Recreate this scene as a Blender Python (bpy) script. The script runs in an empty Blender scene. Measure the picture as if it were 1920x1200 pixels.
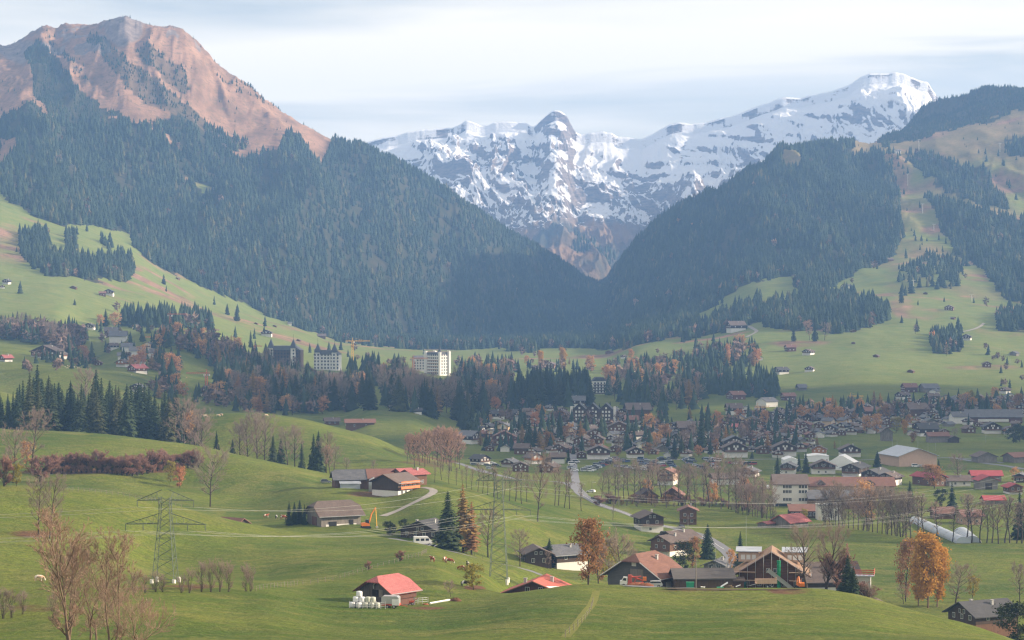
import bpy, math, random
import numpy as np
from mathutils import Vector, Matrix
rad = math.radians
SC = bpy.context.scene
COL = SC.collection
F = 4330.0; YH = 560.0          # focal length in pixels of the 1920 wide frame, row of the horizon
# ------------------------------------------------------------------ camera, sky, sun, exposure
cam_d = bpy.data.cameras.new('camera'); cam = bpy.data.objects.new('camera', cam_d); COL.objects.link(cam)
cam_d.sensor_width = 36.0; cam_d.lens = 36.0 * F / 1920; cam_d.shift_y = -(600 - YH) / 1920
cam_d.clip_start = 1.0; cam_d.clip_end = 60000
cam.location = (0, 0, 0); cam.rotation_euler = (rad(90), 0, 0)
SC.camera = cam
SC.view_settings.view_transform = 'Standard'; SC.view_settings.look = 'None'
SC.view_settings.exposure = 1.05; SC.view_settings.gamma = 1.0
SUN_EL, SUN_AZ = 19.5, 86.0      # azimuth clockwise from +Y (the view direction)
W = bpy.data.worlds.new("World"); SC.world = W; W.use_nodes = True
nt = W.node_tree; nt.nodes.clear()
out = nt.nodes.new('ShaderNodeOutputWorld'); bg = nt.nodes.new('ShaderNodeBackground'); bg.inputs[1].default_value = 0.060
sky = nt.nodes.new('ShaderNodeTexSky'); sky.sky_type = 'NISHITA'; sky.sun_disc = False
sky.sun_elevation = rad(SUN_EL); sky.sun_rotation = rad(SUN_AZ); sky.dust_density = 2.0; sky.altitude = 1200
# high thin cloud: streaks in the direction of view, mixed over the sky
tc = nt.nodes.new('ShaderNodeTexCoord'); mp = nt.nodes.new('ShaderNodeMapping'); mp.inputs['Rotation'].default_value = (0, rad(-7), 0)
mp.inputs['Scale'].default_value = (4, 4, 36.0); mp.inputs['Location'].default_value = (0.35, 0.2, 0.55)
n1 = nt.nodes.new('ShaderNodeTexNoise'); n1.inputs['Scale'].default_value = 1.0; n1.inputs['Detail'].default_value = 8; n1.inputs['Roughness'].default_value = .5
n1.inputs['Distortion'].default_value = .5
L = nt.links.new
def wm(op, a, b=None):
    x = nt.nodes.new('ShaderNodeMath'); x.operation = op
    for i, v in enumerate((a, b)):
        if v is None: continue
        if isinstance(v, bpy.types.NodeSocket): L(v, x.inputs[i])
        else: x.inputs[i].default_value = v
    return x.outputs[0]
sx = nt.nodes.new('ShaderNodeSeparateXYZ'); L(tc.outputs['Generated'], sx.inputs[0]); L(tc.outputs['Generated'], mp.inputs['Vector']); L(mp.outputs[0], n1.inputs['Vector'])
nz0 = wm('SUBTRACT', n1.outputs['Fac'], .5)
t_ = wm('DIVIDE', wm('SUBTRACT', wm('ADD', sx.outputs['Z'], wm('MULTIPLY', nz0, .030)), wm('ADD', wm('MULTIPLY', sx.outputs['X'], .060), .104)), .0165)
band = wm('POWER', 2.718, wm('MULTIPLY', wm('MULTIPLY', t_, t_), -1.0))
cl = wm('ADD', wm('MULTIPLY', band, .5), wm('ADD', wm('MULTIPLY', nz0, 1.9), .56))
clm = nt.nodes.new('ShaderNodeClamp'); L(cl, clm.inputs[0]); clm.inputs['Min'].default_value = .08; clm.inputs['Max'].default_value = .97
mx = nt.nodes.new('ShaderNodeMix'); mx.data_type = 'RGBA'; mx.inputs['B'].default_value = (8.2, 7.9, 8.0, 1)
mc = [i for i in mx.inputs if i.type == 'RGBA']; mc[1].default_value = (13.2, 11.7, 9.3, 1)
L(clm.outputs[0], mx.inputs[0]); L(sky.outputs[0], mc[0]); L([o for o in mx.outputs if o.type == 'RGBA'][0], bg.inputs[0]); L(bg.outputs[0], out.inputs[0])
sun_d = bpy.data.lights.new('sun', 'SUN'); sun = bpy.data.objects.new('sun', sun_d); COL.objects.link(sun)
sun_d.energy = 5.0; sun_d.angle = rad(0.6); sun_d.color = (1.0, .83, .64)
_el, _az = rad(SUN_EL), rad(SUN_AZ)
SUNV = Vector((math.sin(_az) * math.cos(_el), math.cos(_az) * math.cos(_el), math.sin(_el)))
sun.rotation_euler = SUNV.to_track_quat('Z', 'Y').to_euler()

# ------------------------------------------------------------------ numpy helpers
def pchip(xs, ys, x):
    xs = np.asarray(xs, float); ys = np.asarray(ys, float); x = np.clip(x, xs[0], xs[-1])
    h = np.diff(xs); dl = np.diff(ys) / h
    m = np.zeros(len(xs)); m[0] = dl[0]; m[-1] = dl[-1]
    s = (dl[:-1] * dl[1:]) > 0
    w1 = 2 * h[1:] + h[:-1]; w2 = h[1:] + 2 * h[:-1]
    with np.errstate(divide='ignore', invalid='ignore'):
        mm = (w1 + w2) / (w1 / dl[:-1] + w2 / dl[1:])
    m[1:-1] = np.where(s, mm, 0)
    k = np.clip(np.searchsorted(xs, x, side='right') - 1, 0, len(h) - 1)
    t = (x - xs[k]) / h[k]; hk = h[k]
    return (ys[k] * (1 + 2 * t) * (1 - t) ** 2 + m[k] * hk * t * (1 - t) ** 2 + ys[k + 1] * t * t * (3 - 2 * t) + m[k + 1] * hk * t * t * (t - 1))
def _hash(i, j, s):
    h = (i.astype(np.int64) * 374761393 + j.astype(np.int64) * 668265263 + s * 974634777) & 0xffffffff
    h = ((h ^ (h >> 13)) * 1274126177) & 0xffffffff
    return ((h ^ (h >> 16)) & 0xffffff) / float(0xffffff)
def vnoise(x, y, s=0):
    i = np.floor(x); j = np.floor(y); fx = x - i; fy = y - j
    fx = fx * fx * fx * (fx * (fx * 6 - 15) + 10); fy = fy * fy * fy * (fy * (fy * 6 - 15) + 10)
    a = _hash(i, j, s); b = _hash(i + 1, j, s); c = _hash(i, j + 1, s); d = _hash(i + 1, j + 1, s)
    return (a * (1 - fx) + b * fx) * (1 - fy) + (c * (1 - fx) + d * fx) * fy
def fbm(x, y, o=5, s=0, g=.5):
    t = 0; a = 1; n = 0
    for k in range(o):
        t = t + a * (vnoise(x, y, s + k * 7) * 2 - 1); n += a; a *= g
        x, y = x * 1.62 - y * 1.18 + 3.1, x * 1.18 + y * 1.62 - 1.7
    return t / n
def ridged(x, y, o=6, s=0, g=.55):
    t = 0; a = 1; n = 0; w = 1
    for k in range(o):
        v = 1 - np.abs(vnoise(x, y, s + k * 5) * 2 - 1); v = v * v * w; w = np.clip(v * 1.7, 0, 1)
        t = t + a * v; n += a; a *= g
        x, y = x * 1.62 - y * 1.18 + 3.1, x * 1.18 + y * 1.62 - 1.7
    return t / n
def inpoly(px, py, poly):
    px = np.asarray(px, float); py = np.asarray(py, float); r = np.zeros(px.shape, bool); n = len(poly)
    for i in range(n):
        x0, y0 = poly[i]; x1, y1 = poly[(i + 1) % n]
        if y0 == y1: continue
        c = ((y0 > py) != (y1 > py)) & (px < (x1 - x0) * (py - y0) / (y1 - y0) + x0); r ^= c
    return r

# ------------------------------------------------------------------ terrain: lines of equal meaning running across the view
# every entry: (px, distance, row)  or  (px, distance, None, height)
def zz(px, d, py=None, z=None): return (px, d, (YH - py) / F * d if z is None else z)
LINES = [
 [(0, 10, None, -4)],
 [(0, 190, None, -42)],
 [(0, 340, 1240)],
 [(0,455,1142),(160,450,1132),(320,480,1112),(480,520,1104),(640,480,1142),(720,485,1143),(800,500,1136),(900,520,1127),(1000,540,1114),(1100,562,1103),(1300,578,1105),(1450,572,1103),(1520,565,1104),(1600,548,1115),(1700,520,1141),(1800,490,1166),(1920,452,1198)],
 [(0,600,1040),(160,620,1035),(320,650,1050),(480,640,1058),(640,600,1068),(800,600,1066),(900,622,1090),(1000,620,None,-84),(1100,650,None,-88),(1300,680,None,-92),(1600,680,None,-96),(1920,620,None,-94)],
 [(0,722,915),(160,726,921),(320,735,943),(400,742,962),(520,752,986),(600,760,998),(700,745,1009),(760,725,1016),(860,705,1043),(960,690,1073),(1040,700,None,-86),(1150,760,None,-93),(1300,800,None,-97),(1600,800,None,-98.5),(1920,800,None,-99)],
 [(0,870,None,-77),(320,860,None,-80),(520,830,None,-82.5),(640,822,989),(760,800,None,-84.5),(860,785,1030),(960,775,1060),(1040,790,1070),(1150,850,1050),(1300,900,None,-98.5),(1920,900,None,-99)],
 [(0,940,905),(160,950,906),(320,950,927),(480,920,952),(640,900,934),(720,920,932),(800,910,920),(880,900,932),(960,930,946),(1040,960,956),(1150,1000,966),(1220,1020,None,-97),(1300,1040,None,-98.5),(1920,1040,None,-99)],
 [(0,1100,804),(160,1085,814),(320,1065,834),(400,1052,847),(480,1040,865),(560,1035,882),(640,1035,896),(720,1040,893),(800,1040,890),(880,1040,905),(960,1060,None,-88),(1040,1080,None,-93),(1150,1100,None,-97),(1300,1140,None,-98.5),(1920,1140,None,-99.5)],
 [(0,1280,None,-80),(320,1210,None,-82),(480,1160,None,-85.5),(640,1130,882),(800,1130,880),(880,1140,890),(960,1160,None,-92.5),(1150,1190,None,-98),(1300,1220,None,-99),(1920,1220,None,-99.5)],
 [(0,1500,733),(160,1500,None,-72),(320,1450,None,-77),(380,1310,781),(480,1300,778),(560,1290,786),(640,1285,806),(700,1280,823),(760,1280,848),(830,1290,870),(900,1300,None,-96.5),(1040,1310,None,-98.5),(1300,1320,None,-100),(1920,1320,None,-100)],
 [(0,1620,None,-75),(320,1600,None,-85),(480,1560,None,-92),(640,1520,None,-96),(760,1510,None,-98),(960,1550,None,-99.5),(1920,1550,None,-100)],
 [(0,1800,700),(100,1800,692),(240,1750,722),(320,1750,746),(480,1750,776),(640,1750,790),(700,1740,773),(760,1740,775),(860,1760,800),(960,1800,None,-100),(1920,1800,None,-100)],
 [(0,2060,660),(160,2050,686),(240,2000,692),(320,2000,707),(400,1980,728),(480,2000,738),(640,2050,738),(780,2050,740),(960,2100,None,-100),(1120,2100,None,-99),(1300,2100,None,-98),(1600,2100,None,-99.5),(1920,2150,None,-99)],
 [(0,2320,635),(100,2300,640),(160,2280,680),(210,2280,668),(300,2350,632),(380,2320,660),(480,2400,692),(560,2560,690),(640,2600,692),(760,2600,695),(820,2600,702),(900,2600,712),(1000,2550,722),(1120,2500,735),(1200,2500,722),(1300,2380,735),(1400,2330,742),(1500,2300,746),(1600,2250,752),(1750,2280,745),(1920,2320,741)],
 [(0,2800,545),(100,2800,556),(240,2800,592),(320,2800,605),(480,2900,646),(640,3000,668),(820,3000,682),(960,3000,684),(1120,3000,684),(1200,2900,678),(1300,2750,692),(1450,2600,702),(1600,2600,692),(1750,2660,690),(1920,2700,690)],
 [(0,3100,480),(100,3100,495),(240,3150,528),(400,3200,590),(480,3250,610),(560,3300,628),(640,3400,648),(820,3500,658),(960,3600,652),(1050,3600,648),(1120,3600,646),(1200,3300,634),(1300,3150,636),(1450,2960,640),(1600,2950,636),(1920,3050,630)],
 [(0,3400,395),(100,3400,430),(240,3450,472),(320,3500,512),(480,3600,583),(560,3650,608),(640,3800,636),(820,4000,644),(1050,4100,638),(1120,4000,634),(1200,3700,614),(1300,3600,592),(1450,3400,570),(1600,3400,566),(1750,3450,556),(1920,3500,562)],
 [(0,3900,300),(60,3900,290),(230,3950,345),(400,4000,400),(520,4000,430),(640,4100,505),(820,4300,560),(960,4450,580),(1060,4600,602),(1120,4600,608),(1180,4200,575),(1300,4050,520),(1450,3900,485),(1600,3900,486),(1700,3920,470),(1920,3950,470)],
 [(0,4400,180),(60,4400,170),(140,4350,190),(230,4330,200),(330,4350,230),(430,4400,265),(560,4400,320),(700,4450,395),(820,4600,455),(960,4850,505),(1060,5100,555),(1120,5150,568),(1180,4600,515),(1300,4450,440),(1450,4350,370),(1600,4400,370),(1700,4450,360),(1920,4500,350)],
 [(0,5000,92),(30,5000,84),(60,5000,62),(80,5000,53),(105,4990,62),(120,4980,54),(138,4960,48),(165,4950,46),(190,4900,42),(205,4860,34),(232,4830,27),(250,4820,38),(270,4830,42),(300,4830,48),(335,4850,54),(370,4860,78),(400,4870,112),(430,4880,138),(460,4880,160),(490,4880,186),(520,4860,206),(545,4850,222),(600,4820,252),(640,4800,272),(680,4800,280),(720,4820,296),(760,4900,316),(830,5000,358),(900,5100,400),(960,5200,438),(1000,5250,464),(1060,5500,500),(1105,5700,526),(1125,5700,533),(1150,5400,512),(1200,5100,452),(1230,5000,424),(1300,4950,384),(1360,4900,358),(1395,4900,338),(1440,4880,310),(1470,4880,289),(1540,4900,273),(1580,4900,268),(1630,4900,280),(1700,4900,275),(1800,4900,255),(1920,4900,240)],
 [(0,5900,None,380),(230,5900,None,400),(640,5800,None,150),(1120,6400,None,-60),(1400,5700,None,60),(1540,5650,None,230),(1600,5600,282),(1640,5600,275),(1700,5600,230),(1740,5600,207),(1780,5600,198),(1850,5600,172),(1920,5600,157)],
 [(0,7200,None,100),(640,7200,None,-60),(1120,7200,None,-60),(1540,7200,None,0),(1920,7200,None,300)],
]
PX = np.concatenate([np.linspace(-6000, -150, 60), np.arange(-120, 2041, 2.4), np.linspace(2070, 8000, 60)])
DD = [10.0]
while DD[-1] < 7200:
    d = DD[-1]; DD.append(d + (max(2.0, d * .006) if d < 250 else max(1.9, d * .0036)))
DD = np.array(DD)
lp = np.zeros((len(LINES), len(PX))); lz = np.zeros_like(lp)
for k, ln in enumerate(LINES):
    pts = [zz(*e) for e in ln]
    if len(pts) == 1: lp[k] = pts[0][1]; lz[k] = pts[0][2]; continue
    xs = [p[0] for p in pts]
    lp[k] = pchip(xs, [p[1] for p in pts], PX)
    # interpolate the row, not the height, so that a crest keeps the outline it has
    lz[k] = pchip(xs, [p[2] / p[1] for p in pts], PX) * lp[k]
for k in range(1, len(LINES)): lp[k] = np.maximum(lp[k], lp[k - 1] + 8)
Z = np.zeros((len(DD), len(PX)))
for c in range(len(PX)): Z[:, c] = pchip(lp[:, c], lz[:, c], DD)
GX = (PX[None, :] - 960) / F * DD[:, None]; GY = np.repeat(DD[:, None], len(PX), 1)
def smooth(a, b, x): t = np.clip((x - a) / (b - a), 0, 1); return t * t * (3 - 2 * t)
dcol = GY
GPY = YH - Z / GY * F; GPX = np.repeat(PX[None, :], len(DD), 0)
# hummocks of the meadows
Z += 2.3 * fbm(GX / 80, GY / 150, 3, 13) * smooth(330, 480, GY) * smooth(1450, 1250, GY) * smooth(-98, -88, Z)
Z += .7 * fbm(GX / 30, GY / 42, 5, 3, .55) * smooth(60, 300, GY) * smooth(4200, 3000, GY) + .9 * fbm(GX / 120, GY / 120, 3, 9) * smooth(1400, 2600, GY)
# rolls of the side slopes
side = smooth(2450, 2800, GY) * smooth(-96, -60, Z)
Z += side * (5 * fbm(GX / 170, GY / 260, 4, 21) + 2.0 * fbm(GX / 60, GY / 90, 3, 31))
# mountain: gullies and spurs that run down the fall line
mt = smooth(3500, 4300, GY) * smooth(-40, 90, Z); lm = smooth(1120, 1050, GPX); rm = 1 - lm
spur = ridged((GX + .22 * (GY - 4000)) / 210 + fbm(GX / 300, GY / 300, 3, 5) * .35, (GY - .2 * GX) / 900, 5, 41) - .45
crest = smooth(0, 260, np.abs(GY - lp[20][None, :]))
Z += mt * spur * ((88 - 34 * smooth(250, 380, Z)) * lm + 50 * rm) * (.12 + .88 * crest)
Z += mt * (7 * fbm(GX / 55, GY / 75, 4, 61)) * (.3 + .7 * crest) + mt * lm * smooth(300, 430, Z) * 9 * (ridged(GX / 28, GY / 60, 5, 77, .6) - .4)
_col = np.arange(len(PX))
def H(x, y):
    """height of the ground sheet at a place"""
    px = 960 + x / y * F
    u = np.interp(px, PX, _col); v = np.interp(y, DD, np.arange(len(DD)))
    i = int(min(u, len(PX) - 2)); j = int(min(v, len(DD) - 2)); u -= i; v -= j
    return float((Z[j, i] * (1 - u) + Z[j, i + 1] * u) * (1 - v) + (Z[j + 1, i] * (1 - u) + Z[j + 1, i + 1] * u) * v)
def Hv(px, d):
    u = np.interp(px, PX, _col); v = np.interp(d, DD, np.arange(len(DD)))
    i = np.minimum(u.astype(int), len(PX) - 2); j = np.minimum(v.astype(int), len(DD) - 2); u = u - i; v = v - j
    return (Z[j, i] * (1 - u) + Z[j, i + 1] * u) * (1 - v) + (Z[j + 1, i] * (1 - u) + Z[j + 1, i + 1] * u) * v
def at(px, d, dz=0.0):
    """a place on the ground from column and distance"""
    x = (px - 960) / F * d
    return Vector((x, d, H(x, d) + dz))
def G(px, py, d0=150.0, d1=6500.0):
    """the place on the ground that is seen at a pixel"""
    i = np.interp(px, PX, _col); k = int(min(i, len(PX) - 2)); f = i - k
    rows = YH - (Z[:, k] * (1 - f) + Z[:, k + 1] * f) / DD * F
    ok = np.where((rows <= py) & (DD >= d0) & (DD <= d1))[0]
    if len(ok) == 0:
        m = (DD >= d0) & (DD <= d1); j = np.where(m)[0][np.argmin(rows[m])]; return at(px, DD[j])
    j = ok[0]
    if j == 0 or DD[j - 1] < d0: return at(px, DD[j])
    t = (rows[j - 1] - py) / (rows[j - 1] - rows[j]) if rows[j - 1] > rows[j] else 0
    return at(px, DD[j - 1] + t * (DD[j] - DD[j - 1]))
def proj(v): return (960 + v[0] / v[1] * F, YH - v[2] / v[1] * F)

# ------------------------------------------------------------------ objects and tags
def tag(o, label=None, cat=None, group=None, kind=None):
    if label: o['label'] = label
    if cat: o['category'] = cat
    if group: o['group'] = group
    if kind: o['kind'] = kind
    return o
def empty(name, loc, rz=0.0, label=None, cat=None, group=None, sc=1.0):
    o = bpy.data.objects.new(name, None); COL.objects.link(o); o.location = loc; o.rotation_euler = (0, 0, rz); o.scale = (sc, sc, sc)
    o.empty_display_size = .5
    return tag(o, label, cat, group)
def kids(o): return [c for c in KIDS.get(o.name, [])]
KIDS = {}
def npmesh(name, V, Fa, mat=None, smooth_=False, attrs=None, loops=None):
    """mesh from arrays; Fa is (n,3) or (n,4)"""
    me = bpy.data.meshes.new(name); V = np.asarray(V, np.float32); Fa = np.asarray(Fa, np.int32); n, k = Fa.shape
    me.vertices.add(len(V)); me.vertices.foreach_set('co', V.ravel())
    me.loops.add(n * k); me.loops.foreach_set('vertex_index', Fa.ravel())
    me.polygons.add(n); me.polygons.foreach_set('loop_start', np.arange(0, n * k, k, dtype=np.int32))
    try: me.polygons.foreach_set('loop_total', np.full(n, k, np.int32))
    except Exception: pass
    me.update(calc_edges=True)
    if smooth_: me.polygons.foreach_set('use_smooth', np.ones(n, bool))
    for a, (typ, arr) in (attrs or {}).items():
        at_ = me.attributes.new(a, typ, 'POINT')
        if typ == 'FLOAT': at_.data.foreach_set('value', np.asarray(arr, np.float32).ravel())
        else: at_.data.foreach_set('color', np.asarray(arr, np.float32).ravel())
    if mat: me.materials.append(mat)
    return me
class MB:
    """collects simple solids into one mesh"""
    def __init__(s): s.v = []; s.f = []
    def poly(s, pts, faces):
        b = len(s.v); s.v += [tuple(p) for p in pts]; s.f += [tuple(i + b for i in f) for f in faces]; return s
    def box(s, x0, x1, y0, y1, z0, z1):
        return s.poly([(x0,y0,z0),(x1,y0,z0),(x1,y1,z0),(x0,y1,z0),(x0,y0,z1),(x1,y0,z1),(x1,y1,z1),(x0,y1,z1)],
                      [(0,3,2,1),(4,5,6,7),(0,1,5,4),(1,2,6,5),(2,3,7,6),(3,0,4,7)])
    def bar(s, a, b, r=.05, n=4, r2=None):
        a = Vector(a); b = Vector(b); d = b - a
        if d.length < 1e-6: return s
        d.normalize(); u = d.orthogonal().normalized(); w = d.cross(u); r2 = r if r2 is None else r2; o = len(s.v)
        for p, q in ((a, r), (b, r2)):
            for k in range(n):
                t = 2 * math.pi * (k + .5) / n; s.v.append(tuple(p + u * (q * math.cos(t)) + w * (q * math.sin(t))))
        for k in range(n): s.f.append((o + k, o + (k + 1) % n, o + n + (k + 1) % n, o + n + k))
        s.f.append(tuple(o + k for k in range(n))[::-1]); s.f.append(tuple(o + n + k for k in range(n))); return s
    def prism(s, prof, y0, y1):
        """profile in x,z pulled along y"""
        n = len(prof); o = len(s.v)
        s.v += [(x, y0, z) for x, z in prof] + [(x, y1, z) for x, z in prof]
        s.f += [(o + k, o + (k + 1) % n, o + n + (k + 1) % n, o + n + k) for k in range(n)]
        s.f += [tuple(o + k for k in range(n))[::-1], tuple(o + n + k for k in range(n))]; return s
    def slab(s, a, b, c, d, t):
        """a quad given a thickness downwards"""
        a, b, c, d = map(Vector, (a, b, c, d)); n = Vector((0, 0, -t))
        return s.poly([a, b, c, d, a + n, b + n, c + n, d + n], [(0,1,2,3),(7,6,5,4),(0,4,5,1),(1,5,6,2),(2,6,7,3),(3,7,4,0)])
    def lathe(s, prof, n=12, cx=0, cy=0, cap=True):
        o = len(s.v)
        for r, z in prof:
            for k in range(n):
                t = 2 * math.pi * k / n; s.v.append((cx + r * math.cos(t), cy + r * math.sin(t), z))
        for j in range(len(prof) - 1):
            for k in range(n):
                a = o + j * n + k; b = o + j * n + (k + 1) % n; s.f.append((a, b, b + n, a + n))
        if cap:
            s.f.append(tuple(o + k for k in range(n))[::-1]); m = o + (len(prof) - 1) * n; s.f.append(tuple(m + k for k in range(n)))
        return s
    def mesh(s, name, mat, smooth_=False):
        me = bpy.data.meshes.new(name); me.from_pydata(s.v, [], s.f); me.validate(); me.update()
        if smooth_: me.polygons.foreach_set('use_smooth', np.ones(len(me.polygons), bool))
        me.materials.append(mat); return me
    def build(s, name, mat, parent=None, loc=None, rz=0.0, smooth_=False):
        return link(name, s.mesh(name, mat, smooth_), parent, loc, rz)
def link(name, me, parent=None, loc=None, rz=0.0, sc=None):
    o = bpy.data.objects.new(name, me); COL.objects.link(o)
    if parent is not None: o.parent = parent; KIDS.setdefault(parent.name, []).append(o)
    if loc is not None: o.location = loc
    o.rotation_euler = (0, 0, rz)
    if sc is not None: o.scale = sc if hasattr(sc, '__len__') else (sc, sc, sc)
    return o
def copy_tree(o, parent=None):
    c = o.copy(); COL.objects.link(c); c.parent = parent
    if parent is not None: KIDS.setdefault(parent.name, []).append(c)
    for ch in list(KIDS.get(o.name, [])): copy_tree(ch, c)
    return c
ORD = ['first','second','third','fourth','fifth','sixth','seventh','eighth','ninth','tenth','eleventh','twelfth','thirteenth','fourteenth','fifteenth','sixteenth','seventeenth','eighteenth','nineteenth','twentieth']
for _t in ('twenty', 'thirty', 'forty', 'fifty', 'sixty', 'seventy', 'eighty', 'ninety'):
    if _t != 'twenty': ORD.append(_t[:-1] + 'ieth')
    for _u in ORD[:9]: ORD.append(_t + '-' + _u)
def rank(objs, fmt, group=None):
    """labels by order from the left of the photo"""
    for i, o in enumerate(sorted(objs, key=lambda q: proj(q.location)[0])):
        o['label'] = fmt.format(ORD[min(i, len(ORD) - 1)])
        if group: o['group'] = group

# ------------------------------------------------------------------ materials
MAT = {}
class NT:
    def __init__(s, name):
        s.m = bpy.data.materials.new(name); s.m.use_nodes = True; s.t = s.m.node_tree; s.t.nodes.clear()
        s.out = s.n('ShaderNodeOutputMaterial'); s.b = s.n('ShaderNodeBsdfPrincipled'); s.l(s.b.outputs[0], s.out.inputs[0]); MAT[name] = s.m
        s.b.inputs['Roughness'].default_value = .85; s.b.inputs['Specular IOR Level'].default_value = .25
    def n(s, t, **k):
        x = s.t.nodes.new(t)
        for a, v in k.items(): setattr(x, a, v)
        return x
    def l(s, a, b): s.t.links.new(a, b)
    def noise(s, scale, detail=4, rough=.55, vec=None, coord='Object', stretch=None, dist=0):
        if vec is None:
            c = s.n('ShaderNodeTexCoord'); vec = c.outputs[coord]
        if stretch:
            m = s.n('ShaderNodeMapping'); m.inputs['Scale'].default_value = stretch; s.l(vec, m.inputs['Vector']); vec = m.outputs[0]
        x = s.n('ShaderNodeTexNoise'); x.inputs['Scale'].default_value = scale; x.inputs['Detail'].default_value = detail
        x.inputs['Roughness'].default_value = rough; x.inputs['Distortion'].default_value = dist; s.l(vec, x.inputs['Vector']); return x.outputs['Fac']
    def ramp(s, fac, stops):
        r = s.n('ShaderNodeValToRGB'); e = r.color_ramp.elements
        while len(e) < len(stops): e.new(.5)
        for k, (p, c) in enumerate(stops):
            e[k].position = p; e[k].color = (*(c if hasattr(c, '__len__') else (c, c, c)), 1)
        s.l(fac, r.inputs['Fac']); return r.outputs['Color']
    def mix(s, f, a, b, mode='MIX'):
        x = s.n('ShaderNodeMix'); x.data_type = 'RGBA'; x.blend_type = mode
        for k, v in (('Factor', f), ('A', a), ('B', b)):
            i = [q for q in x.inputs if q.name == k and (q.type == 'RGBA' or (k == 'Factor' and q.type == 'VALUE'))][0]
            if hasattr(v, 'is_linked') or isinstance(v, bpy.types.NodeSocket): s.l(v, i)
            elif hasattr(v, '__len__'): i.default_value = (*v, 1)
            else: i.default_value = v
        return [q for q in x.outputs if q.type == 'RGBA'][0]
    def math(s, op, a, b=None, c=None):
        x = s.n('ShaderNodeMath'); x.operation = op
        for k, v in enumerate((a, b, c)):
            if v is None: continue
            if isinstance(v, bpy.types.NodeSocket): s.l(v, x.inputs[k])
            else: x.inputs[k].default_value = v
        return x.outputs[0]
    def attr(s, name):
        a = s.n('ShaderNodeAttribute'); a.attribute_name = name; return a
    def rnd(s): return s.n('ShaderNodeObjectInfo').outputs['Random']
    def base(s, c):
        if isinstance(c, bpy.types.NodeSocket): s.l(c, s.b.inputs['Base Color'])
        else: s.b.inputs['Base Color'].default_value = (*c, 1)
        return s
    def bump(s, h, strength=.4, dist=.1):
        x = s.n('ShaderNodeBump'); x.inputs['Strength'].default_value = strength; x.inputs['Distance'].default_value = dist
        s.l(h, x.inputs['Height']); s.l(x.outputs[0], s.b.inputs['Normal']); return s
    def rough(s, r, spec=None, metal=None):
        s.b.inputs['Roughness'].default_value = r
        if spec is not None: s.b.inputs['Specular IOR Level'].default_value = spec
        if metal is not None: s.b.inputs['Metallic'].default_value = metal
        return s
SC.cycles.use_denoising = True; SC.cycles.max_bounces = 5; SC.cycles.diffuse_bounces = 3; SC.cycles.volume_bounces = 1
SC.cycles.filter_width = 1.3
# ------------------------------------------------------------------ ground masks and materials
FOREST = [  # outlines of the mountain woods in the view, and how thick they grow
 ([(-80,225),(0,215),(60,200),(105,215),(70,180),(45,100),(70,78),(110,112),(150,160),(215,190),(275,225),(300,208),(340,200),(385,240),(450,275),(520,285),(560,262),(600,290),(625,262),(700,275),(760,300),(830,345),(900,385),(960,425),(1060,480),(1125,510),(1128,650),(1000,655),(800,652),(650,642),(560,612),(480,578),(420,552),(330,512),(290,490),(250,468),(240,430),(130,425),(60,400),(0,362),(-80,340)], 1.0),
 ([(165,52),(205,62),(245,95),(300,150),(345,185),(400,235),(350,225),(300,190),(235,150),(205,110),(165,70)], .55),
 ([(250,70),(300,85),(345,120),(362,160),(345,165),(310,140),(265,105)], .55),
 ([(275,130),(330,160),(385,205),(470,260),(420,262),(340,205),(280,165)], .6),
 ([(395,135),(440,150),(490,190),(530,215),(500,200),(430,165)], .35),
 ([(80,60),(110,75),(150,120),(180,150),(160,150),(110,100)], .45),
 ([(520,195),(560,205),(545,215)], .9), ([(580,222),(640,238),(700,270),(640,262),(600,245)], .9),
 ([(1122,525),(1200,430),(1300,362),(1395,320),(1480,270),(1580,250),(1640,290),(1680,330),(1695,430),(1660,485),(1600,500),(1540,535),(1500,548),(1480,520),(1400,545),(1340,585),(1290,625),(1180,650),(1120,652)], 1.0),
 ([(1640,262),(1700,215),(1780,180),(1940,140),(1940,205),(1800,240),(1730,262),(1650,275)], 1.0),
 ([(1700,290),(1770,288),(1785,305),(1850,325),(1890,380),(1830,388),(1750,345),(1710,320)], .7),
 ([(1730,370),(1800,400),(1960,410),(1960,580),(1870,552),(1842,505),(1790,470),(1750,400)], .85),
 ([(1680,505),(1740,468),(1810,490),(1795,550),(1740,545),(1690,550)], .35),
 ([(1430,570),(1500,555),(1590,550),(1662,575),(1660,602),(1590,622),(1500,622),(1430,612)], 1.0),
 ([(1350,580),(1430,560),(1440,600),(1350,625),(1280,640),(1290,615)], .8),
 ([(1500,540),(1590,500),(1640,490),(1600,515),(1510,560)], .8),
 ([(1745,625),(1800,622),(1800,664),(1748,662)], 1.0), ([(1868,585),(1950,585),(1950,625),(1868,622)], .9),
 ([(1880,270),(1950,265),(1950,305),(1890,302)], .8), ([(1640,300),(1700,300),(1700,330),(1650,340)], .25),
 ([(35,440),(85,425),(95,470),(85,500),(60,505),(40,480)], 1.0), ([(55,490),(120,478),(240,482),(250,510),(235,528),(150,520),(80,512)], 1.0),
 ([(118,440),(145,435),(145,468),(120,465)], .9), ([(190,450),(210,450),(210,470),(190,468)], .5),
]
CLEAR = [[(1310,592),(1400,532),(1500,505),(1490,535),(1400,560),(1310,610)],[(1600,262),(1640,262),(1630,300),(1600,285)],[(1470,300),(1510,300),(1500,325),(1465,320)],[(0,240),(30,250),(28,290),(0,320)],
 [(190,205),(260,215),(330,245),(300,225),(270,210)],[(1400,540),(1440,520),(1450,540),(1405,560)],[(350,305),(400,330),(392,335),(350,315)],[(205,435),(245,440),(245,468),(208,450)]]
_n1 = fbm(GX / 90, GY / 110, 4, 101); _n2 = fbm(GX / 25, GY / 30, 3, 111)
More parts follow.
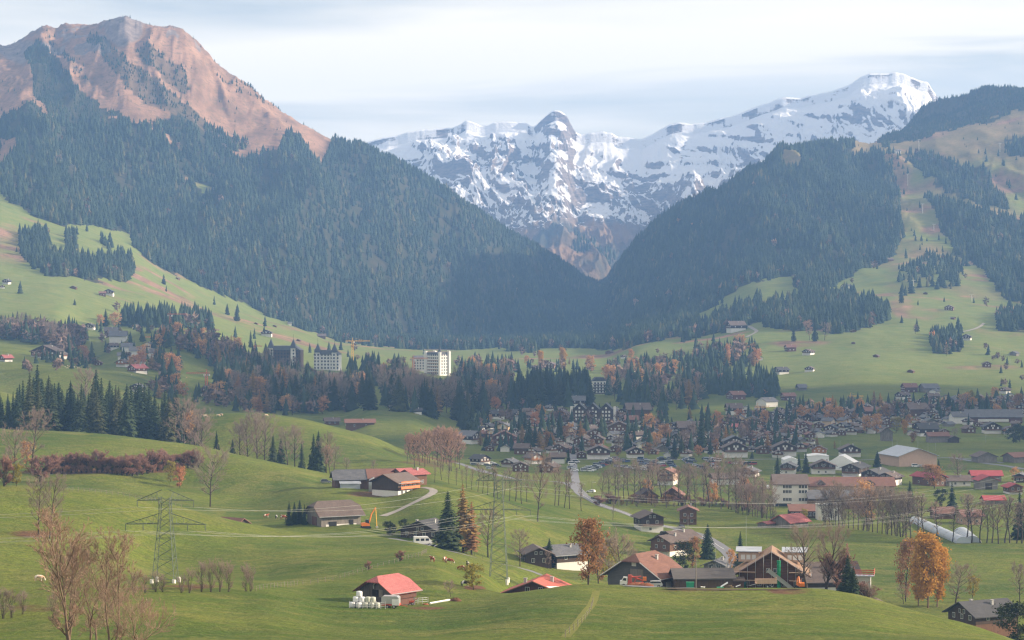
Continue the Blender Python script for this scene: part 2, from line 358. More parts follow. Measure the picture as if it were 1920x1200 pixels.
_fx = GPX + 9 * _n1; _fy = GPY + 9 * _n2
forest = np.zeros_like(Z)
zone = GY > 2600
for poly, dens in FOREST:
    m = inpoly(_fx[zone], _fy[zone], poly); a = forest[zone]; a[m] = np.maximum(a[m], dens); forest[zone] = a
for poly in CLEAR:
    m = inpoly(_fx[zone], _fy[zone], poly); a = forest[zone]; a[m] = 0; forest[zone] = a
GPYf = YH - Z / GY * F
# brown alpine grass high up, tan on the right slope, rock on the peak
brown = smooth(150, 290, Z + 60 * _n1) * smooth(3300, 3700, GY) * (.55 + .45 * smooth(1300, 1100, GPX))
brown = np.maximum(brown, smooth(1600, 1700, GPX) * smooth(600, 520, GPY) * smooth(2600, 3000, GY) * (.40 + .45 * _n1))
brown = np.maximum(brown, smooth(.18, .5, fbm(GX / 130, GY / 60, 4, 131)) * smooth(2700, 3100, GY) * .75)
def blob(cx, cy, rx, ry, p=1.0): return np.clip(1.3 - (((GPX - cx) / rx) ** 2 + ((GPY - cy) / ry) ** 2), 0, 1) * p
for b in [(30,470,90,26),(0,445,60,30),(1680,430,60,120,.6),(1700,520,60,60,.55),(1720,585,70,18,.7),(1810,370,120,60,.6),(1800,300,140,50,.6),(1670,330,50,60),(1500,640,70,6),(1690,575,30,25),(1850,690,90,5),(1240,620,120,14,.8),(1560,560,140,10,.5),(1880,620,80,20,.5),(230,505,60,8),(330,560,60,7,.6),(560,615,60,6,.6)]:
    brown = np.maximum(brown, blob(*b) * (.6 + .4 * _n2) * smooth(2450, 2600, GY))
rock = smooth(.1, .5, _n1 + _n2 * .7) * smooth(380, 520, Z) * smooth(3300, 4300, GY) * smooth(1120, 900, GPX)
rock = np.maximum(rock, blob(232, 42, 42, 30) * .9); rock = np.maximum(rock, blob(40, 100, 50, 26) * .8); rock = np.maximum(rock, blob(185, 75, 25, 22) * .9)
soil = np.zeros_like(Z)
for b in [(60,1142,75,9,.9,400,520),(330,1108,160,5,.9,400,600),(800,1140,50,4,.8,400,560),(1300,1108,120,4,.7,480,640),(1480,1108,60,5,.8,480,640),(200,887,200,6,1,930,1200),(340,875,60,6,.8,930,1250),(60,1003,60,9,.8,560,800),(700,928,70,7,.8,850,1000),(890,1110,25,7,.9,500,660),(250,1110,80,8,.7,420,600),(800,865,70,14,.9,1100,1400),(900,860,20,10,.9,1100,1400)]:
    soil = np.maximum(soil, blob(*b[:5]) * ((GY > b[5]) & (GY < b[6])) * (.7 + .5 * _n2))
soil = np.clip(soil, 0, 1)
dry = smooth(2300, 2700, GY)
def grass_nodes(m, far=False):
    a = m.noise(.012, 5, .6); b = m.noise(.09, 5, .62, stretch=(.6, 1.6, 1)); c = m.noise(.9, 3, .6)
    col = m.mix(m.ramp(a, [(.38, 0), (.60, 1)]), (.070, .124, .012), (.192, .226, .029))
    col = m.mix(m.math('MULTIPLY', m.ramp(b, [(.42, 0), (.62, 1)]), .6), col, (.20, .19, .045))
    col = m.mix(m.math('MULTIPLY', m.ramp(c, [(.42, 0), (.62, 1)]), .5), col, (.045, .075, .012))
    d = m.noise(.35, 4, .7, stretch=(.35, 2.2, 2.2)); col = m.mix(m.math('MULTIPLY', m.ramp(d, [(.52, 0), (.64, 1)]), .45), col, (.165, .14, .05))
    g_ = m.noise(.28, 5, .7, stretch=(.7, 1.8, 1)); col = m.mix(m.math('MULTIPLY', m.ramp(g_, [(.44, 0), (.58, 1)]), .42), col, (.06, .095, .012))
    k_ = m.noise(.045, 6, .72, dist=.8); col = m.mix(m.math('MULTIPLY', m.ramp(k_, [(.54, 0), (.60, 1)]), .40), col, (.235, .215, .06))
    e = m.noise(5, 2, .6); col = m.mix(m.math('MULTIPLY', m.ramp(e, [(.4, 0), (.65, 1)]), .3), col, (.03, .05, .015))
    return col, b, c
def ground_mat(name):
    m = NT(name); col, b, c = grass_nodes(m)
    col = m.mix(m.math('MULTIPLY', m.attr('dry').outputs['Fac'], .72), col, m.mix(m.ramp(b, [(.3, 0), (.7, 1)]), (.125, .195, .05), (.25, .25, .08)))
    br = m.mix(m.ramp(m.noise(.02, 6, .65, stretch=(1, .4, 1)), [(.36, 0), (.64, 1)]), (.19, .115, .075), (.37, .22, .145))
    br = m.mix(m.math('MULTIPLY', m.ramp(m.noise(.11, 4, .7), [(.5, 0), (.66, 1)]), .6), br, (.085, .085, .05))
    col = m.mix(m.ramp(m.attr('brown').outputs['Fac'], [(.25, 0), (.75, 1)]), col, br)
    rk = m.mix(m.ramp(m.noise(.05, 7, .7), [(.35, 0), (.65, 1)]), (.12, .10, .10), (.27, .22, .20))
    col = m.mix(m.ramp(m.attr('rock').outputs['Fac'], [(.35, 0), (.6, 1)]), col, rk)
    so = m.mix(m.ramp(m.noise(.6, 5, .7), [(.35, 0), (.65, 1)]), (.10, .052, .030), (.17, .085, .045))
    col = m.mix(m.ramp(m.math('ADD', m.attr('soil').outputs['Fac'], m.math('MULTIPLY', m.noise(.25, 4, .7), .5)), [(.62, 0), (.85, 1)]), col, so)
    wf = m.mix(m.ramp(m.noise(.05, 5, .6), [(.35, 0), (.65, 1)]), (.030, .038, .020), (.062, .056, .033))
    col = m.mix(m.ramp(m.attr('wood').outputs['Fac'], [(.3, 0), (.7, 1)]), col, wf)
    m.base(col); m.bump(m.math('ADD', m.noise(.30, 6, .7), m.math('MULTIPLY', c, .6)), .8, .9); m.rough(.95, .1); return m.m
ground_m = ground_mat('meadow')
def fan(name, sel, mat):
    """the part of the terrain grid picked by a face mask"""
    nr, nc = Z.shape; idx = np.arange(nr * nc).reshape(nr, nc)
    q = np.stack([idx[:-1, :-1], idx[:-1, 1:], idx[1:, 1:], idx[1:, :-1]], -1)[sel[:-1, :-1]]
    used = np.unique(q); remap = -np.ones(nr * nc, int); remap[used] = np.arange(len(used))
    V = np.stack([GX, GY, Z], -1).reshape(-1, 3)[used]
    A = {k: ('FLOAT', v.ravel()[used]) for k, v in (('brown', brown), ('rock', rock), ('soil', soil), ('wood', forest), ('dry', dry))}
    o = link(name, npmesh(name, V, remap[q], mat, True, A)); o['kind'] = 'structure'; return o
edge = lp[17][None, :]
fan('ground', GY < edge, ground_m)
fan('hills', (GY >= edge) & (GPX < 1121), ground_m)
fan('mountain_slope', (GY >= edge) & (GPX >= 1121), ground_m)

# ------------------------------------------------------------------ snow range, about nine kilometres away
SN = [(560,330),(640,290),(700,264),(740,255),(765,249),(800,244),(850,240),(862,234),(876,228),(890,232),(910,236),(930,231),(952,228),(985,231),(1000,239),(1018,228),(1035,219),(1050,215),(1062,220),(1070,233),(1080,247),(1095,251),(1110,247),(1130,244),(1145,246),(1158,254),(1180,256),(1200,259),(1220,251),(1240,240),(1262,231),(1275,229),(1300,233),(1320,229),(1345,222),(1380,215),(1400,207),(1430,196),(1480,181),(1500,183),(1520,179),(1560,171),(1585,163),(1600,155),(1615,144),(1640,137),(1660,139),(1680,136),(1700,141),(1720,150),(1738,155),(1750,172),(1765,190),(1820,230),(1900,300),(2000,360)]
spx = np.arange(540, 1960, 1.25); srow = pchip([p[0] for p in SN], [p[1] for p in SN], spx)
srow = srow + 2.2 * ridged(spx / 34, spx * 0 + 3.3, 5, 401, .5) * np.clip(np.abs(spx - 1050) / 30, .3, 1) - .8
NS = 560; sv = np.linspace(0, 1, NS)          # 0 foot, 1 crest, then the back
foot_d, crest_d = 6300.0, 8300.0
base_row = pchip([540, 700, 900, 1000, 1120, 1250, 1400, 1700, 1960], [560, 560, 575, 585, 600, 590, 560, 560, 560], spx)
prof_t = [0, .12, .25, .42, .6, .8, 1.0]; prof_h = [0, .10, .19, .33, .52, .76, 1.0]
SD = foot_d + (crest_d - foot_d) * sv
SPX, SDD = np.meshgrid(spx, SD); ph = pchip(prof_t, prof_h, sv)[:, None]
z_top = (YH - srow) / F * crest_d; z_bot = (YH - base_row) / F * foot_d
SX = (SPX - 960) / F * SDD; SZ = z_bot[None, :] + (z_top - z_bot)[None, :] * ph
wx = SX + 90 * fbm(SX / 300, SDD / 300, 4, 201); wy = SDD + 90 * fbm(SX / 300, SDD / 300, 4, 211)
# spurs run from the crest down towards us, splitting as they go
lat = (wx + .30 * (wy - crest_d))
rel = ridged(lat / 330, wy / 1500, 6, 221, .60) - .42
rel2 = ridged(wx / 95 + .25 * wy / 95, wy / 210, 5, 231, .60) - .42
rel3 = ridged(wx / 30, wy / 55, 4, 235, .6) - .42
env = np.sin(np.pi * np.clip(sv * .93 + .03, 0, 1))[:, None] ** .55
nearc = smooth(1.0, .90, sv)[:, None]
SZ = SZ + (205 * rel * env + 74 * rel2 * env + 22 * rel3 * env) * (.10 + .90 * nearc) + 6 * fbm(SX / 22, SDD / 22, 4, 241) * env
def sbump(cx, cy_d, w, dlen, h): return h * np.exp(-((SPX - cx) / w) ** 2 - ((SDD - (cy_d * .77 + 980)) / (dlen * .8)) ** 2)
SZ += sbump(1035, 9000, 26, 420, 70) + sbump(1295, 8700, 30, 260, 95) + sbump(1110, 7900, 60, 300, 70) + sbump(1380, 8700, 26, 260, 60) + sbump(1560, 8500, 45, 500, 70) + sbump(850, 8400, 70, 500, 50)
SZ += sbump(1190, 8300, 70, 500, -70) + sbump(1470, 8200, 60, 500, -60) + sbump(950, 8300, 60, 400, -50)
# tilted rock bands
tz = SZ + .20 * SX + 50 * fbm(SX / 400, SDD / 400, 4, 251) + 10 * fbm(SX / 70, SDD / 70, 3, 255); step = 58.0; fr = (tz / step) % 1
amt = smooth(.30, .55, vnoise(SX / 260, SDD / 260, 261)) * smooth(.25, .45, sv)[:, None] * smooth(1, .95, sv)[:, None]
SZ += (smooth(.35, .65, fr) - fr) * step * .22 * amt
# nothing on the flanks may stand above the outline of the crest
lim = (YH - (srow + 1.5)[None, :]) / F * SDD
_g = np.clip((lim - (SZ - 26 * smooth(.6, .9, sv)[:, None])) / 16.0, -30, 30); SZ = np.where((sv < .99)[:, None], lim - 16.0 * np.log1p(np.exp(_g)), SZ)
back_d = np.array([8400, 8600, 9000.]); bz = np.stack([SZ[-1] - 60, SZ[-1] - 180, SZ[-1] * .3])
SX = np.vstack([SX] + [((spx - 960) / F * d)[None] for d in back_d]); SZ = np.vstack([SZ, bz]); SDD = np.vstack([SDD] + [np.full((1, len(spx)), d) for d in back_d])
SPY = YH - SZ / SDD * F
SPX2 = np.vstack([SPX] + [spx[None]] * 3)
_q = 5 * fbm(SX / 45, SDD / 60, 4, 271)
rk = np.zeros_like(SZ); bn = np.zeros_like(SZ)
srow2 = np.repeat(srow[None], SZ.shape[0], 0)
rimw = np.interp(SPX2, [700, 860, 880, 900, 1020, 1030, 1085, 1150, 1165, 1200, 1300, 1420, 1480, 1560, 1590, 1690, 1750, 1800], [5, 8, 2, 4, 4, 12, 12, 10, 2, 4, 7, 9, 9, 3, 5, 4, 9, 9])
rimw = rimw * (.15 + 1.3 * smooth(.35, .7, vnoise(SPX2 / 26, SX * 0 + 1.5, 411)))
rk = np.maximum(rk, .85 * smooth(rimw + 3, rimw - 3, SPY - srow2 + _q * .9) * smooth(1.5, 3.5, rimw))
for poly in ([(1040,224),(1066,222),(1082,250),(1060,270),(1040,262),(1018,240)], [(1262,236),(1300,262),(1345,286),(1330,300),(1270,296),(1245,270)], [(780,256),(860,238),(880,245),(840,262),(790,270)], [(1395,222),(1470,188),(1545,172),(1530,188),(1460,205),(1420,230)], [(900,270),(1000,250),(1010,290),(960,320),(900,325),(840,300)], [(1360,240),(1440,225),(1450,262),(1400,290),(1370,275)], [(1500,215),(1560,190),(1640,205),(1680,240),(1600,230),(1530,240)], [(1060,340),(1150,340),(1180,385),(1120,400),(1070,385)], [(1150,300),(1230,330),(1290,380),(1230,420),(1180,380)]):
    m_ = inpoly(SPX2 + _q * 2.2, SPY + _q * 1.6, poly); rk[m_] = np.maximum(rk[m_], .62)
bn = smooth(388, 440, SPY + _q * 4 - .10 * np.abs(SPX2 - 1110))
SNOW0 = .77
m = NT('snow_and_rock')
geo = m.n('ShaderNodeNewGeometry'); sp = m.n('ShaderNodeSeparateXYZ'); m.l(geo.outputs['Normal'], sp.inputs[0])
pos = m.n('ShaderNodeSeparateXYZ'); m.l(geo.outputs['Position'], pos.inputs[0])
nz = m.noise(.012, 10, .72); nf = m.noise(.045, 8, .75, stretch=(1, .5, 2.6))
alt = m.math('MULTIPLY', m.math('SUBTRACT', pos.outputs['Z'], 190.0), .0009)
sfac = m.math('ADD', m.math('ADD', m.math('MULTIPLY', sp.outputs['Z'], 2.3), m.math('MULTIPLY', nz, .9)), m.math('ADD', m.math('MULTIPLY', nf, 1.0), alt))
sfac = m.math('SUBTRACT', sfac, m.math('ADD', m.math('MULTIPLY', m.attr('rk').outputs['Fac'], .62), m.math('MULTIPLY', m.attr('bn').outputs['Fac'], 1.1)))
snow = m.ramp(m.math('MULTIPLY', sfac, .33), [(SNOW0, 0), (SNOW0 + .06, 1)])
rockc = m.mix(m.ramp(m.noise(.03, 8, .75, stretch=(1, 1, 5)), [(.38, 0), (.62, 1)]), (.095, .085, .088), (.31, .25, .215))
low = m.mix(m.ramp(m.noise(.006, 6, .6), [(.40, 0), (.60, 1)]), (.06, .066, .05), (.28, .175, .10))
lowf = m.ramp(m.attr('bn').outputs['Fac'], [(.25, 0), (.7, 1)])
body = m.mix(lowf, rockc, low)
m.base(m.mix(snow, body, (.86, .87, .90))); m.bump(m.noise(.035, 10, .75), .7, 14); m.rough(.8, .2)
nr, nc = SZ.shape; idx = np.arange(nr * nc).reshape(nr, nc)
q = np.stack([idx[:-1, :-1], idx[:-1, 1:], idx[1:, 1:], idx[1:, :-1]], -1).reshape(-1, 4)
o = link('snowy_mountains', npmesh('snowy_mountains', np.stack([SX, SDD, SZ], -1).reshape(-1, 3), q, m.m, False, {'rk': ('FLOAT', rk.ravel()), 'bn': ('FLOAT', bn.ravel())})); o['kind'] = 'structure'
def Hs(px, d):
    u = (px - spx[0]) / 1.25; v = (d - foot_d) / (crest_d - foot_d) * (NS - 1); i = np.clip(u.astype(int), 0, len(spx) - 2); j = np.clip(v.astype(int), 0, NS - 2)
    return SZ[j, i]

# ------------------------------------------------------------------ haze: one closed box of even air
m = NT('haze'); m.t.nodes.remove(m.b); v = m.n('ShaderNodeVolumePrincipled')
v.inputs['Color'].default_value = (.27, .50, .98, 1); v.inputs['Density'].default_value = 9.4e-5; v.inputs['Anisotropy'].default_value = .1
m.l(v.outputs[0], m.out.inputs['Volume'])
zmin = float(Z.min())
o = MB().box(-14500, 14500, -300, 9200, min(zmin, float(SZ.min())) - 1, max(float(Z.max()), float(SZ.max())) + 40).build('haze', m.m); o['kind'] = 'stuff'
# ------------------------------------------------------------------ tree models
RNG = np.random.default_rng(11); RR = random.Random(5)
def leafmat(name, stops, two=None, tr=.0):
    m = NT(name); r = m.rnd(); c = m.ramp(r, stops)
    n = m.noise(.5, 3, .6); c = m.mix(m.math('MULTIPLY', m.ramp(n, [(.3, 0), (.7, 1)]), .55), c, two or tuple(q * .5 for q in stops[0][1]))
    m.base(c).rough(.9, .12)
    if tr:
        t = m.n('ShaderNodeBsdfTranslucent'); m.l(c, t.inputs[0]); x = m.n('ShaderNodeMixShader'); x.inputs[0].default_value = tr; m.l(m.b.outputs[0], x.inputs[1]); m.l(t.outputs[0], x.inputs[2]); m.l(x.outputs[0], m.out.inputs[0])
    return m.m
def tintmat(name, stops):
    m = NT(name); m.base(m.ramp(m.attr('tint').outputs['Fac'], stops)).rough(.9, .1); return m.m
M_conif = leafmat('conifer_needles', [(0, (.026, .045, .022)), (.6, (.038, .060, .028)), (1, (.058, .075, .032))], (.016, .028, .015))
M_olive = leafmat('spruce_needles_olive', [(0, (.060, .075, .030)), (1, (.085, .085, .036))], (.035, .045, .02))
M_larch = leafmat('larch_needles', [(0, (.27, .17, .055)), (.5, (.32, .21, .065)), (1, (.36, .17, .06))], (.16, .10, .035))
M_rust = leafmat('rust_leaves', [(0, (.36, .19, .09)), (.6, (.42, .23, .10)), (1, (.40, .23, .13))], (.24, .13, .06), .35)
M_orange = leafmat('orange_leaves', [(0, (.60, .33, .15)), (.6, (.62, .38, .17)), (1, (.58, .27, .14))], (.40, .22, .10), .35)
M_gold = leafmat('golden_leaves', [(0, (.60, .36, .08)), (.6, (.62, .33, .07)), (1, (.56, .37, .10))], (.38, .20, .05), .35)
M_yg = leafmat('yellow_green_leaves', [(0, (.34, .29, .06)), (1, (.40, .31, .07))], (.18, .16, .04), .35)
M_bush = leafmat('dark_green_leaves', [(0, (.035, .05, .02)), (1, (.05, .065, .03))], (.02, .03, .012))
M_bark = leafmat('bark', [(0, (.060, .046, .036)), (1, (.10, .078, .060))], (.035, .028, .022))
M_twig = leafmat('purple_brown_twigs', [(0, (.27, .215, .18)), (.5, (.30, .22, .185)), (1, (.27, .225, .17))], (.20, .15, .125))
M_tan = leafmat('tan_twigs', [(0, (.33, .23, .165)), (1, (.36, .24, .17))], (.22, .155, .115))
M_tanbark = leafmat('tan_bark', [(0, (.20, .145, .10)), (1, (.22, .15, .10))], (.06, .04, .03))
M_redtwig = leafmat('red_brown_twigs', [(0, (.31, .18, .145)), (1, (.34, .185, .14))], (.21, .12, .10))
M_beech = leafmat('beech_twigs', [(0, (.36, .235, .175)), (1, (.40, .25, .18))], (.26, .17, .13))

def seg_arrays(S, n=3):
    """S rows: ax ay az bx by bz r0 r1"""
    S = np.asarray(S, float); a = S[:, :3]; b = S[:, 3:6]; d = b - a; d /= np.linalg.norm(d, axis=1, keepdims=True) + 1e-9
    up = np.where(np.abs(d[:, 2:3]) > .9, [[1, 0, 0]], [[0, 0, 1]]); u = np.cross(d, up); u /= np.linalg.norm(u, axis=1, keepdims=True) + 1e-9; w = np.cross(d, u)
    V = []
    for e, r in ((a, S[:, 6]), (b, S[:, 7])):
        for k in range(n):
            t = 2 * math.pi * k / n; V.append(e + (u * math.cos(t) + w * math.sin(t)) * r[:, None])
    V = np.stack(V, 1).reshape(-1, 3); o = np.arange(len(S))[:, None] * 2 * n
    q = [np.stack([o[:, 0] + k, o[:, 0] + (k + 1) % n, o[:, 0] + n + (k + 1) % n, o[:, 0] + n + k], 1) for k in range(n)]
    return V, np.concatenate(q)
def skeleton(seed, h=1.0, spread=.42, first=.22, limbs=14, up=.75, sub=(5, 5, 4), r0=.016, stems=1, wig=.05, twig_r=.0016, crook=0.0):
    """returns thick segments, thin twigs and twig ends of a leafless tree of height 1"""
    R = np.random.default_rng(seed); thick = []; thin = []; ends = []
    def grow(p, d, length, r, lev, nseg):
        q = np.array(p, float); dd = np.array(d, float); pts = [q.copy()]; rs = [r]
        for k in range(nseg):
            dd = dd + R.normal(0, wig + crook * .12, 3) + np.array([0, 0, .07 if lev else .02]); dd /= np.linalg.norm(dd); q = q + dd * length / nseg
            pts.append(q.copy()); rs.append(r * (1 - .75 * (k + 1) / nseg))
        for k in range(nseg): (thick if lev <= 1 else thin).append([*pts[k], *pts[k + 1], rs[k], rs[k + 1]])
        return pts, rs
    def branch(p, d, length, r, lev):
        pts, rs = grow(p, d, length, r, lev, 5 if lev == 1 else 3 if lev == 2 else 2)
        if lev > len(sub): ends.append(pts[-1]); return
        for k in range(sub[lev - 1]):
            t = R.uniform(.25, 1.0); j = t * (len(pts) - 1); i = int(min(j, len(pts) - 2)); q = pts[i] + (pts[i + 1] - pts[i]) * (j - i)
            ax = pts[i + 1] - pts[i]; ax = ax / (np.linalg.norm(ax) + 1e-9); v = R.normal(0, 1, 3); v -= ax * v.dot(ax); v /= np.linalg.norm(v)
            nd = ax * R.uniform(.75, 1.1) + v * R.uniform(.45, .9) + np.array([0, 0, .15]); nd /= np.linalg.norm(nd)
            branch(q, nd, length * R.uniform(.38, .6) * (1.15 - .35 * t), max(rs[i] * .55, twig_r), lev + 1)
    for s in range(stems):
        an = R.uniform(0, 6.28); off = np.array([math.cos(an), math.sin(an), 0]) * (.03 if stems > 1 else 0); lean = np.array([math.cos(an), math.sin(an), 0]) * (R.uniform(.03, .16) if stems > 1 else .01)
        hh = h * R.uniform(.82, 1.0) if stems > 1 else h
        pts, rs = grow(off, np.array([0, 0, 1.0]) + lean, hh * .93, r0 * (1 if stems == 1 else .75), 0, 9)
        for k in range(limbs // stems if stems > 1 else limbs):
            t = first + (1 - first) * (k + R.uniform(0, 1)) / (limbs / stems); t = min(t, .99); j = t * 9; i = int(min(j, 8)); q = pts[i] + (pts[i + 1] - pts[i]) * (j - i)
            an = k * 2.4 + R.uniform(-.5, .5); tt = (t - first) / (1 - first)
            ln = spread * hh * (.45 + 1.1 * tt * (1.35 - tt) * 1.6) * R.uniform(.75, 1.15) * (1 - .45 * max(0, tt - .6) / .4)
            d = np.array([math.cos(an), math.sin(an), up * (0.6 + .9 * tt)]); d /= np.linalg.norm(d)
            branch(q, d, ln, max(rs[i] * .5, twig_r * 2), 1)
    return np.array(thick), np.array(thin), np.array(ends)
def leaves(points, n, size, jit, seed, flat=1.0):
    R = np.random.default_rng(seed); P = points[R.integers(0, len(points), n)] + R.normal(0, jit, (n, 3)); P[:, 2] = np.maximum(P[:, 2], .03)
    a = R.normal(0, 1, (n, 3)); a /= np.linalg.norm(a, axis=1, keepdims=True); b = np.cross(a, R.normal(0, 1, (n, 3))); b /= np.linalg.norm(b, axis=1, keepdims=True)
    s = size * R.uniform(.6, 1.5, (n, 1)); V = np.stack([P - a * s - b * s * .6, P + a * s - b * s * .3, P + a * s * .7 + b * s, P - a * s * .8 + b * s * .8], 1).reshape(-1, 3)
    return V, np.arange(n * 4).reshape(n, 4)
def conifer_arrays(seed, whorls=26, per=9, width=.17, droop=.35, bare=.06, rag=.3, power=.85):
    R = np.random.default_rng(seed); V = []; T = []
    def tri(a, b, c): o = len(V); V.extend([a, b, c]); T.append((o, o + 1, o + 2))
    prof = lambda t: width * (max(0, 1 - t) ** power) * (1 - .25 * math.exp(-((t - 0) / .08) ** 2))
    for w in range(whorls):
        t = bare + (1 - bare) * (w / whorls) ** 1.05; r = prof((t - bare) / (1 - bare)) + .006; off = R.uniform(0, 6.28)
        if R.uniform() < .08: r *= .6
        for k in range(per):
            an = off + 2 * math.pi * (k + R.uniform(-.35, .35)) / per; l = r * (1 + R.uniform(-rag, rag)); d = np.array([math.cos(an), math.sin(an), 0.0]); s = np.array([-d[1], d[0], 0])
            z0 = t + R.uniform(-.008, .008); up = .10 * l; p0 = np.array([0, 0, z0 + .012]); mid = d * l * .55 + np.array([0, 0, z0 - l * droop * .45 + up]); tip = d * l + np.array([0, 0, z0 - l * droop])
            wd = l * R.uniform(.22, .34); a = mid + s * wd + np.array([0, 0, -.35 * wd]); b = mid - s * wd + np.array([0, 0, -.35 * wd])
            tri(p0, a, mid + np.array([0, 0, .01])); tri(p0, mid + np.array([0, 0, .01]), b); tri(mid, a * .7 + tip * .3 + s * wd * .3, tip); tri(mid, tip, b * .7 + tip * .3 - s * wd * .3)
            q = d * l * .8 + s * wd * R.uniform(-.8, .8) + np.array([0, 0, z0 - l * droop * 1.2]); tri(mid, q, tip)
    n = 7
    for t0, t1 in ((bare, .5), (.5, 1.0)):
        for k in range(n):
            a0 = 6.283 * k / n; a1 = 6.283 * (k + 1) / n; r0 = prof(t0) * .45; r1 = prof(t1) * .45
            A = [np.array([r0 * math.cos(a0), r0 * math.sin(a0), t0]), np.array([r0 * math.cos(a1), r0 * math.sin(a1), t0]), np.array([r1 * math.cos(a1), r1 * math.sin(a1), t1]), np.array([r1 * math.cos(a0), r1 * math.sin(a0), t1])]
            tri(A[0], A[1], A[2]); tri(A[0], A[2], A[3])
    return np.array(V), np.array(T)
def trunk_mesh(h, r, mat, name='trunk'):
    mb = MB(); mb.lathe([(r * 1.5, -.02), (r * 1.05, .03), (r * .8, h * .5), (r * .25, h)], 6); return mb.mesh(name, mat)
KINDS = {}
def add_kind(kind, parts): KINDS.setdefault(kind, []).append(parts)
for s in range(6):
    V, T = conifer_arrays(s, 26 + s % 3 * 3, 9, [.15, .175, .20, .135, .19, .16][s], [.35, .5, .3, .45, .55, .4][s]); me = npmesh('crown', V, T, M_conif)
    add_kind('conifer', [('trunk', trunk_mesh(.5, .014, M_bark)), ('crown', me)])
    me2 = npmesh('crown', V, T, M_olive); add_kind('olive', [('trunk', trunk_mesh(.5, .014, M_bark)), ('crown', me2)])
for s in range(4):
    V, T = conifer_arrays(40 + s, 24, 8, [.19, .22, .17, .2][s], .15, .1, .5, .7); me = npmesh('crown', V, T, M_larch); add_kind('larch', [('trunk', trunk_mesh(.6, .014, M_bark)), ('crown', me)])
    me = npmesh('crown', V, T, M_rust); add_kind('rustlarch', [('trunk', trunk_mesh(.6, .014, M_bark)), ('crown', me)])
def bare_kind(kind, seeds, tw, bk, leaf=None, nleaf=0, lsz=.012, jit=.03, **k):
    for s in seeds:
        th, tn, en = skeleton(s, **k); V, Fq = seg_arrays(th, 5); me = npmesh('trunk', V, Fq, bk, True); parts = [('trunk', me)]
        V, Fq = seg_arrays(tn, 3)
        if leaf is None: parts.append(('crown', npmesh('crown', V, Fq, tw)))
        else:
            lv, lf = leaves(np.vstack([en, en * .98]), nleaf, lsz, jit, s)
            parts.append(('twigs', npmesh('twigs', V, Fq, tw))); parts.append(('crown', npmesh('crown', lv, lf, leaf)))
        add_kind(kind, parts)
bare_kind('bare', range(3), M_twig, M_bark, limbs=20, spread=.30, up=.9, twig_r=.0020, sub=(6, 5, 4))
bare_kind('wide', range(10, 12), M_twig, M_bark, limbs=20, spread=.42, up=.6, twig_r=.0026, sub=(6, 5, 4))
bare_kind('thin', range(20, 23), M_twig, M_bark, limbs=18, spread=.17, up=1.3, r0=.013, first=.3, sub=(5, 4, 3), twig_r=.0022)
bare_kind('beech', range(30, 33), M_beech, M_bark, limbs=20, spread=.26, up=.9, r0=.013, first=.28, twig_r=.0042, sub=(6, 5, 4))
bare_kind('shrub', range(40, 43), M_twig, M_bark, limbs=36, stems=9, spread=.34, up=.9, first=.03, sub=(5, 4, 3), twig_r=.0024, r0=.008)
bare_kind('redshrub', range(50, 53), M_redtwig, M_bark, limbs=44, stems=10, spread=.42, up=.7, first=.03, sub=(6, 5, 4), twig_r=.007, r0=.012)
bare_kind('rust', range(60, 62), M_bark, M_bark, M_rust, 2600, .013, .035, limbs=18, spread=.27, up=.9, first=.12, sub=(5, 4, 3))
bare_kind('orange', range(64, 67), M_bark, M_bark, M_orange, 1800, .019, .035, limbs=16, spread=.32, up=.8, first=.1, sub=(5, 4))
bare_kind('gold', range(70, 73), M_bark, M_tanbark, M_gold, 5600, .0115, .030, limbs=22, spread=.24, up=1.1, first=.1, sub=(6, 5, 3))
bare_kind('yg', range(75, 77), M_bark, M_bark, M_yg, 1500, .018, .035, limbs=16, spread=.32, up=.8, first=.08, sub=(5, 4, 2))
bare_kind('green', range(78, 80), M_bark, M_bark, M_bush, 2600, .018, .04, limbs=18, spread=.36, up=.6, first=.04, sub=(5, 4, 2))
NAMES = dict(conifer='conifer', olive='conifer', larch='larch', rustlarch='larch', bare='bare_tree', wide='bare_tree', thin='bare_tree', beech='beech_tree', shrub='bare_shrub', redshrub='red_brown_shrub',
             rust='autumn_tree', orange='orange_tree', gold='golden_tree', yg='yellow_green_tree', green='leafy_bush')
CATS = dict(conifer='conifer', larch='larch', bare_tree='tree', beech_tree='tree', bare_shrub='shrub', red_brown_shrub='shrub', autumn_tree='tree', orange_tree='tree', golden_tree='tree', yellow_green_tree='tree', leafy_bush='bush')
def tree(kind, px, top, base=None, d=None, label=None, group=None, wide=1.0, seed=None, simple=False, name=None):
    """a tree whose top is seen at a row; base = row of its foot, or d = its distance"""
    p = at(px, d) if d else G(px, base); h = (YH - top) / F * p.y - p.z
    h = max(h, 1.0); lst = KINDS[kind]; parts = lst[(seed if seed is not None else RR.randrange(99)) % len(lst)]
    nm = name or NAMES[kind]; t = empty(nm, p - Vector((0, 0, .15)), RR.uniform(0, 6.28), label, CATS.get(NAMES[kind], 'tree'), group); t.scale = (h * wide, h * wide, h)
    for pn, me in parts:
        if simple and pn == 'trunk' and len(me.vertices) < 40: continue
        link(pn, me, t)
    return t

